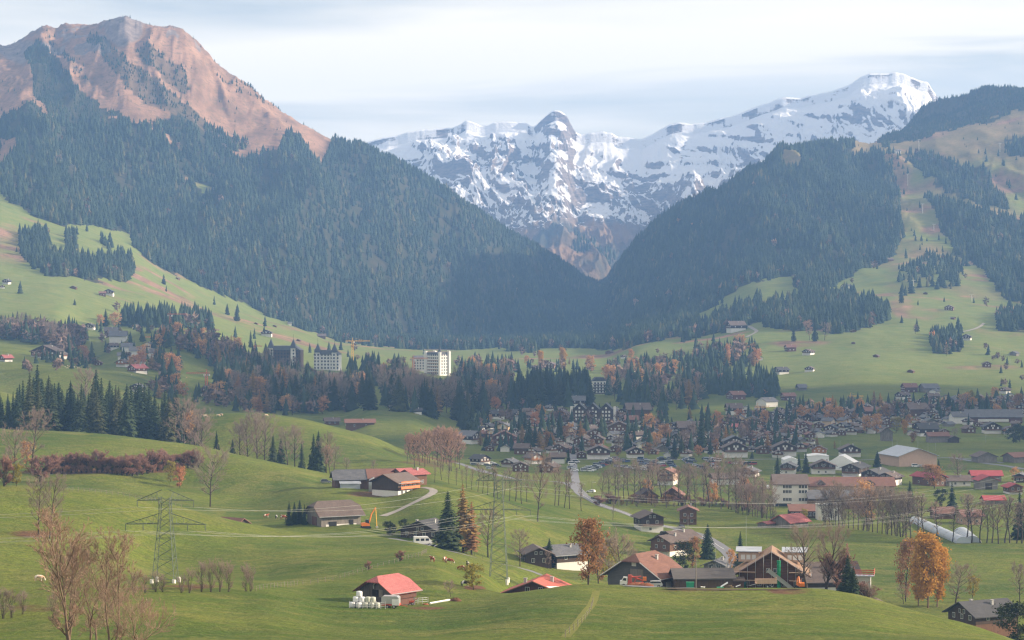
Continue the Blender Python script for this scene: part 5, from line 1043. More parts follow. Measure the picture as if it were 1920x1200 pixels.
def towers(name, lab, px_, d, xs, W2, H2, wall, seed):
    p = at(px_, d); t = empty(name, p, rad(-10), lab, 'hotel'); MB().box(-W2, W2, -6, 8, -4, H2).build('wall', wall, t)
    MB().prism([(-W2 - .6, H2 + .02), (W2 + .6, H2 + .02), (W2 * .6, H2 + 5), (-W2 * .6, H2 + 5)], -7, 9).build('roof', R_slate, t)
    for x in xs:
        tw_ = MB().box(x - 2.6, x + 2.6, -8.4, -3, -4, H2 + 2.5).build('tower', P_white, t); rr = MB(); rr.poly([(x - 3.6, -9.4, H2 + 2.52), (x + 3.6, -9.4, H2 + 2.52), (x + 3.6, -2, H2 + 2.52), (x - 3.6, -2, H2 + 2.52), (x, -5.7, H2 + 13)], [(0, 3, 2, 1), (0, 1, 4), (1, 2, 4), (2, 3, 4), (3, 0, 4)]); rr.bar((x, -5.7, H2 + 12.5), (x, -5.7, H2 + 18), .12); rr.build('pointed_roof', M_copper, tw_)
    for z in np.arange(1.5, H2 - 1, 3.6):
        for x in np.arange(-W2 + 2, W2, 3.6):
            w_ = window(t, float(x), -6.03 if min(abs(x - q) for q in xs) > 2.7 else -8.43, float(z), 0, 1.4, False); w_.data = DARKW
    return t
towers('towered_hotel', 'white hotel block with two slate pointed towers and balconies', 614, 2560, (-9.5, 9.5), 14, 17, P_white, 1)
towers('towered_hotel', 'dark hotel block with two slim pointed towers left of white one', 535, 2600, (-15, 11), 19, 17, T_dark, 2)
p = at(1123, 2440); t = empty('half_timbered_house', p, rad(6), 'tall white and dark half-timbered house on the wooded rise', 'house'); MB().box(-7, 7, -6, 6, -4, 14).build('wall', P_white, t); MB().prism([(-7.6, 14.02), (7.6, 14.02), (4, 18), (-4, 18)], -6.6, 6.6).build('roof', R_black, t)
for z in (1, 4, 7, 10):
    MB().box(-7.1, 7.1, -6.9, -6.02, z - .35, z + .5).build('balcony', T_dark, t)
    for x in (-5, -1.7, 1.7, 5): w_ = window(t, x, -6.03, z + .9, 0, 1.3, False); w_.data = DARKW
# ------------------------------------------------------------------ tower cranes
def crane(px_, d, top, jib, back_, rz, mat, lab):
    p = at(px_, d); Hc = (YH - top) / F * d - p.z; t = empty('tower_crane', p, rad(rz), lab, 'crane'); m_ = MB(); r = .9
    for x in (-r, r):
        for y in (-r, r): m_.bar((x, y, -1), (x, y, Hc), .16)
    z = 0
    while z < Hc - 1.8:
        m_.bar((-r, -r, z), (r, -r, z + 1.8), .09); m_.bar((r, r, z), (-r, r, z + 1.8), .09); m_.bar((r, -r, z), (r, r, z + 1.8), .09); z += 1.8
    m_.build('mast', mat, t); j = MB()
    for a, b_, nm in ((0, jib, 'jib'), (0, -back_, 'counter_jib')):
        j = MB(); s = 1 if b_ > 0 else -1
        j.bar((a, -.6, Hc), (b_, -.6, Hc), .14); j.bar((a, .6, Hc), (b_, .6, Hc), .14); j.bar((a, 0, Hc + 1.3), (b_, 0, Hc + 1.0), .14); x = 0
        while x < abs(b_) - 1.5: j.bar((s * x, -.6, Hc), (s * (x + .9), 0, Hc + 1.3), .08); j.bar((s * (x + .9), 0, Hc + 1.3), (s * (x + 1.8), .6, Hc), .08); x += 1.8
        j.build(nm, mat, t)
    MB().box(-back_, -back_ + 2.4, -.9, .9, Hc - 1.6, Hc - .1).build('counterweight', M_conc, t); MB().box(.9, 2.3, -1, .8, Hc - 2, Hc - .1).build('cab', M_wpaint, t)
    MB().bar((0, 0, Hc), (0, 0, Hc + 4), .2).bar((0, 0, Hc + 4), (jib * .7, 0, Hc + 1.2), .05).bar((0, 0, Hc + 4), (-back_, 0, Hc + .8), .05).build('apex', mat, t); return t
crane(387, 1990, 701, 18, 3, 172, M_redp, 'red crane with left pointing jib above the near-left meadow')
crane(319, 2420, 590, 17, 3, 14, M_redp, 'white and red crane high on the wooded left hill')
crane(266, 2360, 633, 14, 2, 10, M_orange, 'orange crane over the pale building site on left hill')
crane(661, 2620, 640, 20, 8, 12, M_yel, 'ochre crane between the towered hotel and castle-like hotel')
crane(775, 2480, 673, 16, 4, 14, M_orange, 'orange crane directly left of the castle-like hotel')
crane(1421, 1960, 764, 11, 3, 20, M_yel, 'ochre crane beside the cream houses of the village')
crane(1595, 2180, 744, 13, 3, 15, M_yel, 'small pale yellow crane at the back right village edge')
crane(478, 2500, 650, 8, 2, 12, M_redp, 'short red crane jib above the woods left of the hotels')
# ------------------------------------------------------------------ trees standing on their own or in small stands
T = tree
def stand(specs, fmt, group):
    ts = [T(*s[:2], s[2], **(s[3] if len(s) > 3 else {})) for s in specs]; rank(ts, fmt, group); return ts
# the leafless trees close to the camera, lower left
bare_kind('hero', range(100, 102), M_tan, M_tanbark, limbs=18, spread=.28, up=1.25, r0=.014, first=.18, sub=(7, 5, 5), twig_r=.0017, stems=2, wig=.05)
bare_kind('crook', range(103, 105), M_tan, M_tanbark, limbs=16, spread=.42, up=.75, r0=.018, first=.2, sub=(7, 5, 5), twig_r=.0018, stems=2, wig=.10, crook=.5)
NAMES['hero'] = NAMES['crook'] = 'bare_tree'
for kd, px_, top, d, lab in (('hero', 143, 946, 330, 'tallest pale bare tree in the lower left corner'), ('hero', 207, 1000, 335, 'second tall pale bare tree right of the tallest one'), ('crook', 262, 1085, 322, 'low crooked bare tree reaching right in lower left corner'), ('crook', 172, 1050, 345, 'pinkish bare tree between the two tall pale trees'), ('hero', 122, 1010, 352, 'slender bare tree left of the tallest pale tree')):
    T(kd, px_, top, None, d, lab, 'pale bare trees at the lower left', wide=1.0)
for px_, top, bs, lab in ((72, 905, 1003, 'left one of the leafless pair on the near-left meadow'), (93, 900, 1010, 'right one of the leafless pair on the near-left meadow')): T('bare', px_, top, bs, None, lab)
T('bare', 60, 780, 882, None, 'tall dark leafless tree in front of orange tree'); T('bare', 24, 812, 905, None, 'pale leafless tree at the far left edge', wide=1.1)
T('orange', 50, 834, 872, None, 'orange tree behind the tall dark leafless tree'); T('yg', 31, 874, 912, None, 'upright yellow-green bush at the left edge')
T('redshrub', 8, 862, 912, None, 'red-brown thicket at the left edge'); T('redshrub', 76, 862, 905, None, 'red-brown shrub under the tall leafless tree', wide=1.6)
T('orange', 337, 880, 914, None, 'glowing orange bush below the red-brown hedge', wide=1.15); T('yg', 320, 868, 903, None, 'yellow-green bush beside the glowing orange bush')
T('wide', 394, 856, 950, None, 'broad leafless tree alone on the left meadow', wide=.95)
ts = []
for i, px_ in enumerate(np.arange(96, 372, 9.5)):
    bs = 889 - (px_ - 96) * .045 + 10 * math.exp(-((px_ - 250) / 45) ** 2); ts.append(T('redshrub', float(px_), bs - RR.uniform(24, 38), bs, None, wide=RR.uniform(1.0, 1.4)))
rank(ts, '{} red-brown shrub from left in the hedge below the hill', 'shrubs of the red-brown hedge')
ts = [T('shrub', px_, top, bs, None, wide=wd) for px_, top, bs, wd in ((6,1105,1160,1),(22,1112,1158,1),(42,1108,1152,.9),(100,1110,1160,.9),(292,1070,1110,1),(305,1078,1110,1),(340,1078,1112,1),(355,1066,1112,.8),(378,1056,1110,.8),(395,1050,1110,.7),(412,1052,1110,.7),(428,1056,1110,.8),(462,1058,1109,.8),(470,1066,1109,.8),(250,1074,1115,1),(272,1080,1112,1))]
rank(ts, '{} leafless shrub from left along the lower field edge', 'leafless shrubs along the field edge')
T('redshrub', 690, 1053, 1068, None, 'small brown bush on the fence line', wide=1.3); T('redshrub', 750, 1034, 1052, None, 'purple-red bush at the upper end of fence line', wide=1.2)
T('yg', 888, 1062, 1106, None, 'spreading fruit tree with last yellow leaves near the cows', wide=1.5); T('wide', 845, 1092, 1119, None, 'small bent leafless fruit tree on the slope', wide=1.2)
# conifer stand behind the left hill crest
ts = []
for i in range(58):
    px_ = -8 + i * 6.65 + RR.uniform(-3, 3); d = RR.uniform(1235, 1330); base_top = np.interp(px_, [0, 30, 45, 70, 100, 150, 180, 220, 260, 300, 340, 385], [728, 735, 705, 690, 712, 722, 700, 728, 712, 735, 740, 765])
    ts.append(T(RR.choice(['conifer', 'conifer', 'conifer', 'olive']), px_, float(base_top) + RR.uniform(-8, 26), None, d, wide=RR.uniform(.95, 1.35)))
ts.append(T('conifer', 70, 682, None, 1290, wide=1.25)); ts.append(T('conifer', 180, 690, None, 1300, wide=1.1))
rank(ts, '{} dark conifer from left in the stand behind hill crest', 'dark conifers behind the left hill crest')
T('beech', 135, 778, 806, None, 'round orange-brown tree in front of the dark conifer stand', wide=1.7); T('orange', 352, 780, 828, None, 'orange and yellow tree at right end of conifer stand', wide=.9)
ts = [T('bare', px_, top, None, d, wide=1.2) for px_, top, d in ((345,758,1215),(362,776,1190),(160,700,1430),(60,778,1240),(375,790,1180))]; rank(ts, '{} leafless tree from left along the dark conifer stand')
# row between the two green hills
ts = [T(k, px_, top, None, d) for k, px_, top, d in (('conifer',406,806,1125),('conifer',436,822,1130),('bare',450,800,1130),('bare',466,795,1135),('bare',482,780,1140),('bare',496,788,1125),('conifer',512,814,1120),('conifer',527,818,1110),('bare',540,808,1105),('bare',553,806,1100),('conifer',566,826,1100),('conifer',588,812,1085),('conifer',597,805,1080),('bare',612,818,1075),('bare',626,842,1065),('bare',650,860,1060),('beech',618,840,1072),('bare',700,866,1050))]
for k, nm in (('bare_tree', '{} leafless tree from left in the row between green hills'), ('conifer', '{} conifer from left in the row between green hills'), ('beech_tree', '{} copper tinted tree in the row between green hills')): rank([t for t in ts if t.name.startswith(k)], nm, 'trees between the two green hills')
ts = [T('beech', 762 + i * 5.0 + RR.uniform(-2, 2), 806 + RR.uniform(-8, 12) + abs(i - 10) * .8, 862 + RR.uniform(-8, 14) + i * .6, None, wide=RR.uniform(.8, 1.1)) for i in range(21)]; rank(ts, '{} copper brown beech from left in the sunlit grove', 'beeches of the sunlit grove')
ts = [T('thin', px_, top, bs, None) for px_, top, bs in ((815,862,905),(828,858,900),(842,868,908),(856,876,910),(868,880,912),(875,872,916),(884,878,918),(896,868,922),(905,875,925),(914,880,928),(925,872,932),(933,878,935),(944,882,938),(955,876,940),(966,884,940),(978,880,945),(988,886,942),(968,890,935),(1040,878,948),(1047,872,948),(1058,882,952),(1068,880,954),(1090,905,958),(1149,938,976))]; rank(ts, '{} slim leafless tree from left along the brook bank', 'slim leafless trees on the brook bank')
T('bare', 1008, 862, 978, None, 'large brown leafless tree on the bank above the road', wide=.75)
# firs and larches by the black house
T('conifer', 840, 918, 1032, None, 'tall dark fir right of the black house', wide=1.35, seed=2); T('conifer', 829, 965, None, 800, 'shorter dark fir leaning on the tall fir', wide=1.4)
T('larch', 868, 905, 1036, None, 'yellow-green larch behind the tall dark fir', wide=.95); T('rustlarch', 884, 938, 1040, None, 'orange larch right of the yellow-green larch', wide=1.2)
T('bare', 915, 960, 1045, None, 'leafless purple tree left of the right pylon', wide=1.1); T('bare', 975, 1000, 1062, None, 'leafless reddish tree right of the right pylon', wide=1.2)
ts = [T('conifer', px_, top, None, d, wide=1.3) for px_, top, d in ((542,938,835),(552,940,838),(562,936,840),(571,944,836))]; rank(ts, '{} small conifer from left beside the brown barn', 'small conifers beside the barn')
ts = [T('green', px_, top, bs, None, wide=1.1) for px_, top, bs in ((730,980,1003),(758,976,998),(735,985,1004))]; rank(ts, '{} dark evergreen bush from left near the black house')
T('conifer', 1030, 1008, 1062, None, 'dark pine in front of the slate roofed chalet', wide=1.7); T('bare', 1027, 1035, 1066, None, 'leafless shrub tree below the dark pine', wide=1.1)
# rust tree by the farm
T('rust', 1103, 980, 1096, None, 'great rust brown tree left of the big barn', wide=1.0, seed=0); T('rust', 1122, 1010, 1094, None, 'rust tree leaning on right of the great rust brown tree'); T('yg', 1140, 1022, 1090, None, 'yellow-green tree at the left corner of the big barn', wide=.9)
T('bare', 1163, 1012, None, 660, 'small leafless tree behind the big barn', wide=1.1)
T('conifer', 1327, 980, 1048, None, 'dark pine beside the road', wide=1.35); T('green', 1280, 1022, 1070, None, 'dark green tree behind the long shed', wide=1); T('rust', 1299, 1012, 1068, None, 'reddish brown tree behind the long shed', wide=.9)
T('conifer', 1388, 994, 1062, None, 'slender conifer left of the scaffolded house', wide=1.15, seed=6); T('orange', 1373, 1036, 1070, None, 'orange bush beside the road and slender conifer', wide=.8); T('green', 1382, 1056, 1080, None, 'green bush under the slender conifer')
bare_kind('gnarl', range(110, 112), M_twig, M_bark, limbs=20, spread=.40, up=.9, r0=.030, first=.22, sub=(6, 5, 4), twig_r=.0022, wig=.08, crook=.3); NAMES['gnarl'] = 'bare_tree'
T('gnarl', 1512, 1000, None, 572, 'thick trunked leafless tree before scaffolded house', wide=.9); T('gnarl', 1548, 1004, None, 590, 'second thick leafless tree right of scaffolded house', wide=.9)
T('redshrub', 1572, 1040, None, 590, 'red-brown shrubby tree left of the dark fir', wide=.8); T('conifer', 1590, 1038, None, 575, 'dark fir at the right end of the farm', wide=1.5); T('conifer', 1600, 1060, None, 570, 'lower dark fir at the crest', wide=1.4)
# golden trees
T('gold', 1740, 1012, 1140, None, 'tall golden birch, the brightest tree in the right field', wide=.95, seed=0); T('gold', 1757, 1030, 1138, None, 'golden birch on the right of the bright pair', wide=.9); T('rust', 1698, 1020, 1128, None, 'orange-red birch left of the golden pair', wide=.75); T('gold', 1722, 1045, 1136, None, 'golden birch between the red and the tall one', wide=.85)
T('bare', 1792, 1066, 1138, None, 'grey leafless tree right of the golden birches', wide=1.5); T('yg', 1823, 1084, 1122, None, 'dull yellow tree above the dark grey house', wide=1.1); T('bare', 1912, 1062, 1130, None, 'leafless tree at the right edge above the round bush', wide=1.1); T('green', 1908, 1142, None, 560, 'round dark green bush at the lower right edge', wide=1.4)
T('redshrub', 1617, 1094, None, 585, 'brown shrub before the unfinished building at the crest', wide=1.5); T('shrub', 1630, 1098, None, 582, 'leafless shrub at the right end of the knoll crest', wide=1.4)
T('bare', 1694, 1100, 1132, None, 'low brown brush under the red birch', wide=1.5)
# river trees
rv = [(1128,885,942),(1140,880,940),(1152,872,940),(1160,868,944),(1170,880,942),(1180,874,942),(1190,866,944),(1200,870,944),(1212,866,944),(1222,872,945),(1240,868,945),(1250,874,945),(1272,876,946),(1284,872,946),(1296,866,948),(1304,876,948),(1318,880,950),(1330,866,950),(1343,864,950),(1352,872,950),(1366,880,952),(1380,872,955),(1392,868,958),(1404,876,962),(1416,880,965),(1428,890,970)]
ts = [T('thin' if i % 3 else 'bare', px_, top + RR.uniform(-4, 8), bs + RR.uniform(-7, 7), None, wide=RR.uniform(1.0, 1.6) if i % 3 else .8) for i, (px_, top, bs) in enumerate(rv)]; rank(ts, '{} tall leafless tree from left in the river tree line', 'leafless trees of the river line')
ts = [T(RR.choice(['redshrub', 'rust', 'shrub', 'shrub', 'redshrub']), px_ + RR.uniform(-4, 4), bs_ - RR.uniform(9, 20), bs_, None, wide=RR.uniform(1.2, 2.0)) for px_, bs_ in [(1125 + i * 10.4, 945 + RR.uniform(-6, 6) + max(0, i - 20) * 1.4) for i in range(31)]]
for k_, nm_ in (('red_brown_shrub', 'red-brown shrub'), ('autumn_tree', 'rust leaved bush'), ('bare_shrub', 'leafless shrub')): rank([t for t in ts if t.name.startswith(k_)], '{} ' + nm_ + ' from left under the river tree line', 'undergrowth of the river line')
ts = [T(RR.choice(['bare', 'shrub']), px_, 906 + RR.uniform(0, 26) + max(0, px_ - 1560) * .05, float(np.interp(px_, [1380, 1450, 1550, 1650, 1720], [962, 976, 984, 1000, 1012])) , None, wide=RR.uniform(.8, 1.1)) for px_ in np.arange(1384, 1716, 9.0) if not 1448 < px_ < 1538]
rank([t for t in ts if t.name.startswith('bare_tree')], '{} leafless tree from left in the thicket below the school', 'thicket below the school'); rank([t for t in ts if t.name.startswith('bare_shrub')], '{} leafless shrub from left in the thicket below the school', 'thicket below the school')
ts = [T('thin', px_, top, bs, None, wide=1.4) for px_, top, bs in ((1722,930,1010),(1735,925,1012),(1756,940,1014),(1812,925,1016),(1822,930,1018),(1838,935,1018),(1850,948,1018),(1860,940,1018),(1872,945,1020),(1884,930,1018),(1893,938,1018),(1906,942,1019),(1916,935,1019),(1786,948,1016))]; rank(ts, '{} slim leafless tree from left in front of garden tunnels', 'slim trees before the gardens')
ts = [T('orange', px_, top, bs, None, wide=.9) for px_, top, bs in ((1215,905,940),(1335,910,948),(1395,905,955),(1625,915,985))] ; rank(ts, '{} orange leaved tree from left in the river tree line')
for k, px_, top, bs, wd, lab in (('conifer',1458,852,908,1.5,'big fir left of the white school block'),('conifer',1498,848,884,1.1,'left one of two slim firs before the white tent'),('conifer',1511,846,886,1.1,'right one of two slim firs before the white tent'),('conifer',1645,844,876,1.5,'dark fir left of the pale timber hall'),('conifer',1760,860,884,1.4,'dark fir right of the pale timber hall'),('conifer',1706,900,962,1.5,'dark fir above the right end of the thicket'),('conifer',1785,902,956,1.5,'very dark broad fir in the right field'),('green',1762,920,950,1.0,'olive conical tree left of the broad dark fir'),('conifer',1912,918,1012,1.4,'dark fir cut by the right edge'),('rust',1752,874,916,1.9,'round orange-brown tree before the red barn'),('bare',1796,856,910,1.2,'large round leafless tree behind the white walled house'),('gold',1454,906,945,.5,'small golden poplar left of the school block'),('yg',1508,956,978,1.1,'yellow-green shrub before the white annex'),('gold',1666,930,966,.7,'golden tree among the school thicket'),('orange',1902,880,904,1,'orange bush above the crimson chalet at right'),
    ('rust',1712,812,830,1.6,'round brown tree beside the red-brown roofed village barn'),('larch',1532,816,838,1.0,'brown larch in the field behind the orange chalet'),('larch',1565,824,842,.9,'small brown larch alone in the village field'),('orange',1625,785,813,1.0,'left orange tree by the village field'),('orange',1643,782,814,1.1,'right orange tree by the village field'),('yg',1680,785,812,1.3,'yellow tree right of the two orange trees'),('gold',1697,790,816,1.0,'golden tree above the tall grey barn')):
    T(kd := k, px_, top, bs, None, lab, wide=wd)
# trees of the village
vt = [('conifer',885,750,812,1.5),('conifer',870,755,806,1.4),('conifer',862,768,800,1.3),('conifer',950,752,785,1.0),('conifer',974,775,815,1.6),('conifer',985,770,812,1.5),('conifer',993,782,845,1.3),('conifer',1003,790,848,1.2),('conifer',1050,772,828,1.0),('conifer',912,812,845,1.6),('conifer',1066,838,868,1.1),('conifer',1075,828,852,1.0),('conifer',1188,798,825,1.3),('conifer',1232,805,828,.9),('conifer',1265,812,858,1.4),('conifer',1278,815,850,1.2),('conifer',1316,765,848,.8),('conifer',1325,775,826,1.0),('conifer',1332,818,852,1.0),('conifer',1310,810,838,1.1),('conifer',1352,792,812,1.4),('conifer',1350,815,842,1.2),('conifer',1416,790,806,1.6),('conifer',1475,752,788,1.0),('conifer',1499,752,788,1.0),('conifer',1516,746,772,1.5),('conifer',1445,775,800,1.3),('conifer',1452,782,802,1.2),('conifer',1608,754,784,1.7),('conifer',1632,748,768,1.3),('conifer',1646,750,770,1.5),('conifer',1668,746,775,1.3),('conifer',1660,752,772,1.2),('conifer',1778,735,775,1.3),('conifer',1745,752,772,1.4),('conifer',1814,738,768,1.5),('conifer',1850,737,772,1.2),('conifer',1838,750,772,1.4),('conifer',1868,746,772,1.3),('conifer',1880,750,772,1.2),('conifer',1816,774,808,1.2),('conifer',1715,748,765,1.3),('conifer',1700,752,768,1.3),('conifer',1915,755,780,1.2),('conifer',1470,816,838,1.4),('conifer',1480,822,840,1.2),('conifer',1490,812,832,1.2),('conifer',1408,820,846,1.0),('conifer',1465,820,842,1.4),('green',1900,805,830,1.8),('green',1912,800,828,1.6),
 ('olive',1336,812,836,1),('conifer',1655,805,815,1.2),('conifer',1765,800,815,1.2),('conifer',1410,845,860,1.5)]
ts = [T(k, px_, top, bs, None, wide=w_) for k, px_, top, bs, w_ in vt]; rank([t for t in ts if t.name.startswith('conifer')], '{} dark conifer from left among the village houses', 'conifers of the village'); rank([t for t in ts if not t.name.startswith('conifer')], '{} broad dark bush from left at the village field')
vo = [('larch',1012,806,848,1.2),('larch',1025,798,846,1.1),('rust',1032,812,846,1.2),('rust',1250,798,832,1.0),('orange',1240,802,828,.9),('orange',1310,838,856,1.4),('orange',1346,776,806,1.0),('rust',1340,790,812,1.2),('bare',1158,818,852,.9),('bare',1164,822,852,.9),('rust',1158,842,856,1.4),('bare',1230,826,852,1.4),('rust',1215,832,854,1.2),('yg',1370,806,824,1.3),('bare',1362,800,828,1.2),('rust',1342,825,850,.9),('larch',906,756,776,1.2),('larch',903,790,808,1.0),('orange',990,755,768,1.1),('yg',1008,756,768,1.1),('rust',1060,800,828,1.0),('orange',1432,732,746,1.4),('bare',1700,770,800,1.2),('yg',1652,768,786,1.2),('rust',1663,762,790,1.0),('orange',1826,748,768,1.1),('yg',1822,736,766,.8),('orange',1865,730,752,1.2),('bare',1806,742,772,1.2),('rust',1908,740,772,1.2),('bare',1790,805,826,1.4),('bare',1525,800,818,1.4),('bare',1680,750,775,1.1),('rust',1585,786,800,1.4),('orange',1705,780,800,.9),('orange',918,780,796,1.0),('bare',1102,832,852,1.2),('rust',1112,826,846,1.0),('larch',1258,790,815,1.0),('orange',1326,765,780,.7),('rust',1095,805,824,1.2),('bare',1040,800,826,1.2),('bare',1300,848,862,1.6)]
ts = [T(k, px_, top, bs, None, wide=w_) for k, px_, top, bs, w_ in vo]
for nm in ('larch', 'autumn_tree', 'orange_tree', 'bare_tree', 'yellow_green_tree'): rank([t for t in ts if t.name.startswith(nm)], '{} ' + {'larch':'yellow-brown larch','autumn_tree':'rust coloured tree','orange_tree':'orange tree','bare_tree':'leafless tree','yellow_green_tree':'yellow-green tree'}[nm] + ' from left among the village houses', 'autumn trees of the village')
# far landmarks
for k, px_, top, bs, wd, lab in (('conifer',198,578,612,1.6,'dark conifer beside orange tree on the left hillside'),('orange',217,590,614,1.3,'glowing orange tree on the left hillside'),('conifer',307,513,533,1.4,'single dark conifer high on the left meadows'),('conifer',140,560,572,1.5,'small lone conifer on the upper left meadow'),('conifer',172,638,682,1.2,'olive conifer right of the big brown chalet'),('rust',160,650,682,1.2,'brown tree right of the big brown chalet'),('conifer',470,618,652,1.0,'slim conifer on the meadow left of the hotels'),('conifer',426,568,590,1.2,'left one of two conifers high on the left meadow'),('conifer',444,572,602,1.2,'right one of two conifers high on the left meadow'),
    ('rustlarch',447,700,760,1.2,'glowing orange larch below the crane on the left'),('larch',474,692,762,1.1,'yellow larch right of the glowing orange larch'),('orange',409,722,758,1.1,'yellow-orange tree beside the near-left red crane'),('orange',674,722,750,1.1,'fiery orange-red tree below the hotels'),('beech',660,722,752,1.4,'pinkish tree left of the fiery orange tree'),('orange',1108,671,698,1.1,'bright orange tree on the wooded village rise'),('orange',1152,710,732,1.2,'orange tree right of the half-timbered house'),('gold',1056,656,696,.8,'pale golden poplar on the wooded rise'),('gold',1013,660,690,.9,'small orange-gold tree on the wooded rise'),('orange',1183,657,676,1.0,'orange tree on the meadow above the wooded rise'),
    ('orange',1364,650,682,.7,'slim orange tree at the left of the sunny slope'),('orange',1380,632,650,.8,'small orange tree by the farm on sunny slope'),('beech',1518,604,638,1.2,'pale orange tree at the foot of the square wood'),('bare',1546,608,638,1.3,'leafless tree beside the pale orange tree'),('conifer',1719,596,622,1.4,'lone dark conifer on the sunny slope'),('conifer',1488,606,640,1.2,'conifer at the left foot of the square wood'),('conifer',1528,585,640,.9,'dark conifer in front of the square wood'),('conifer',1570,580,618,1.0,'second dark conifer in front of the square wood'),('conifer',1690,530,568,1.0,'conifer standing alone above the sunny slope'),('bare',1716,610,626,1.3,'leafless bush under the lone conifer of the slope'),('bare',1775,648,668,1.2,'leafless tree before the small conifer block'),('rust',230,760,None,1,None)):
    if lab: T(k, px_, top, bs, None, lab, wide=wd)
# woods in the middle distance: the largest conifers and leafless trees as trees, the rest as woods
def fill(poly, n, seed):
    R = np.random.default_rng(seed); xs = [p[0] for p in poly]; ys = [p[1] for p in poly]; out = []
    while len(out) < n:
        x = R.uniform(min(xs), max(xs)); y = R.uniform(min(ys), max(ys))
        if inpoly([x], [y], poly)[0]: out.append((x, y))
    return out
WOODS = [ # outline of the feet, count, mix (conifer, olive, bare, larch, orange), heights in metres, name of the place
 ([(225,604),(390,600),(402,622),(330,618),(228,612)], 120, (.92,.05,.03,0,0), (20,28), 'the hilltop wood left of centre'),
 ([(-20,628),(20,622),(150,628),(162,640),(120,650),(60,646),(-20,636)], 130, (.35,.1,.55,0,0), (16,24), 'the mixed wood at far left'),
 ([(80,640),(165,640),(130,680),(110,660)], 40, (.3,.1,.6,0,0), (14,20), 'the mixed wood at far left'),
 ([(300,632),(400,636),(450,668),(455,690),(400,690),(345,660),(290,650)], 130, (.38,.1,.37,.09,.06), (14,22), 'the crane hill'),
 ([(290,690),(460,690),(470,745),(400,735),(300,715)], 120, (.62,.13,.15,.05,.05), (18,26), 'the dark wood under the crane hill'),
 ([(180,605),(300,610),(320,700),(250,700),(180,650)], 48, (.42,.12,.26,.08,.12), (10,17), 'the hillside with building sites'),
 ([(440,685),(600,700),(700,705),(700,770),(560,775),(440,760)], 260, (.50,.24,.2,.05,.01), (20,30), 'the wood below the towered hotel'),
 ([(700,712),(840,718),(950,725),(960,760),(860,796),(720,766)], 210, (.42,.16,.38,.03,.01), (20,30), 'the wood below the castle-like hotel'),
 ([(860,700),(960,690),(960,730),(880,716)], 60, (.6,.1,.25,.03,.02), (18,26), 'the wood right of the castle-like hotel'),
 ([(955,745),(1040,735),(1105,740),(1108,762),(960,772)], 110, (.95,.05,0,0,0), (26,34), 'the dark fir block in the middle'),
 ([(650,668),(800,676),(950,680),(1100,684),(1300,672),(1420,668),(1400,684),(1100,698),(900,700),(700,690)], 120, (.47,.08,.37,.05,.03), (13,20), 'the band of trees at the valley mouth'),
 ([(1110,700),(1300,695),(1320,745),(1300,775),(1200,776),(1115,735)], 170, (.5,.17,.26,.04,.03), (18,27), 'the wooded village rise'),
 ([(1290,690),(1400,706),(1465,730),(1450,748),(1330,745)], 150, (.9,.06,.04,0,0), (18,24), 'the dark wood right of the village rise'),
 ([(1300,650),(1420,645),(1425,690),(1300,690)], 70, (.55,.15,.2,.04,.06), (14,22), 'the trees left of sunny slope'),
 ([(380,745),(520,762),(640,772),(560,782),(430,776)], 60, (.45,.1,.35,.06,.04), (12,19), 'the hedge behind the second green hill'),
 ([(60,670),(135,672),(200,690),(150,695),(60,682)], 26, (.4,.1,.4,.05,.05), (9,14), 'the garden of the big left chalet'),
 ([(330,715),(400,735),(400,760),(300,752),(280,735)], 60, (.4,.1,.38,.06,.06), (10,16), 'the slope under the near-left crane'),
 ([(20,690),(120,690),(130,700),(20,705)], 10, (.2,.1,.7,0,0), (8,12), 'the left meadow edge'),
 ([(1480,765),(1920,752),(1920,785),(1480,800)], 150, (.52,.12,.28,.04,.04), (10,17), 'the back right of the village'),
 ([(1180,780),(1500,790),(1500,850),(1180,850)], 130, (.50,.12,.28,.06,.04), (9,16), 'the middle of the village'),
 ([(870,760),(1180,790),(1180,850),(900,850)], 100, (.48,.12,.30,.06,.04), (10,17), 'the left of the village'),
 ([(1850,660),(1930,690),(1930,740),(1880,735)], 14, (.4,.1,.5,0,0), (9,14), 'the far right gully'),
]
allw = []
for wi, (poly, n, mixp, hh, nm) in enumerate(WOODS):
    for (x, y) in fill(poly, n, 500 + wi):
        k = RR.choices(['conifer', 'olive', 'bare', 'larch', 'orange'], mixp)[0]; p = G(x, y, 1500); h = RR.uniform(*hh) * (.8 if k in ('bare', 'orange') else 1); lim_row = np.interp(x, [0, 490, 500, 512, 520, 560, 575, 585, 650, 655, 700, 755, 765, 800, 850, 860, 900, 955, 1000, 1100, 1110, 1112, 1138, 1140, 1300], [500, 560, 640, 660, 676, 672, 670, 692, 692, 665, 655, 660, 690, 704, 704, 665, 655, 655, 672, 668, 668, 732, 732, 640, 620])
        if YH - (p.z + h) / p.y * F < lim_row: h = max(5.0, ((YH - lim_row) / F * p.y - p.z) * RR.uniform(.85, 1.0))
        if YH - (p.z + h) / p.y * F < lim_row - 3: continue
        h = float(h)
        if 335 < x < 405 and y > 690 and YH - (p.z + h) / p.y * F < 714: continue
        allw.append((k, x, y, p, h, nm, h / p.y))
count = {}
for o in COL.objects:
    if o.parent is None and o.type == 'EMPTY': s = o.name.split('.')[0]; count[s] = count.get(s, 0) + 1
lim_ = {n: 296 - count.get(n, 0) for n in ('conifer', 'bare_tree', 'larch', 'orange_tree')}; print('room', lim_, count)
byplace = {}; rest = {'c': [], 'l': []}
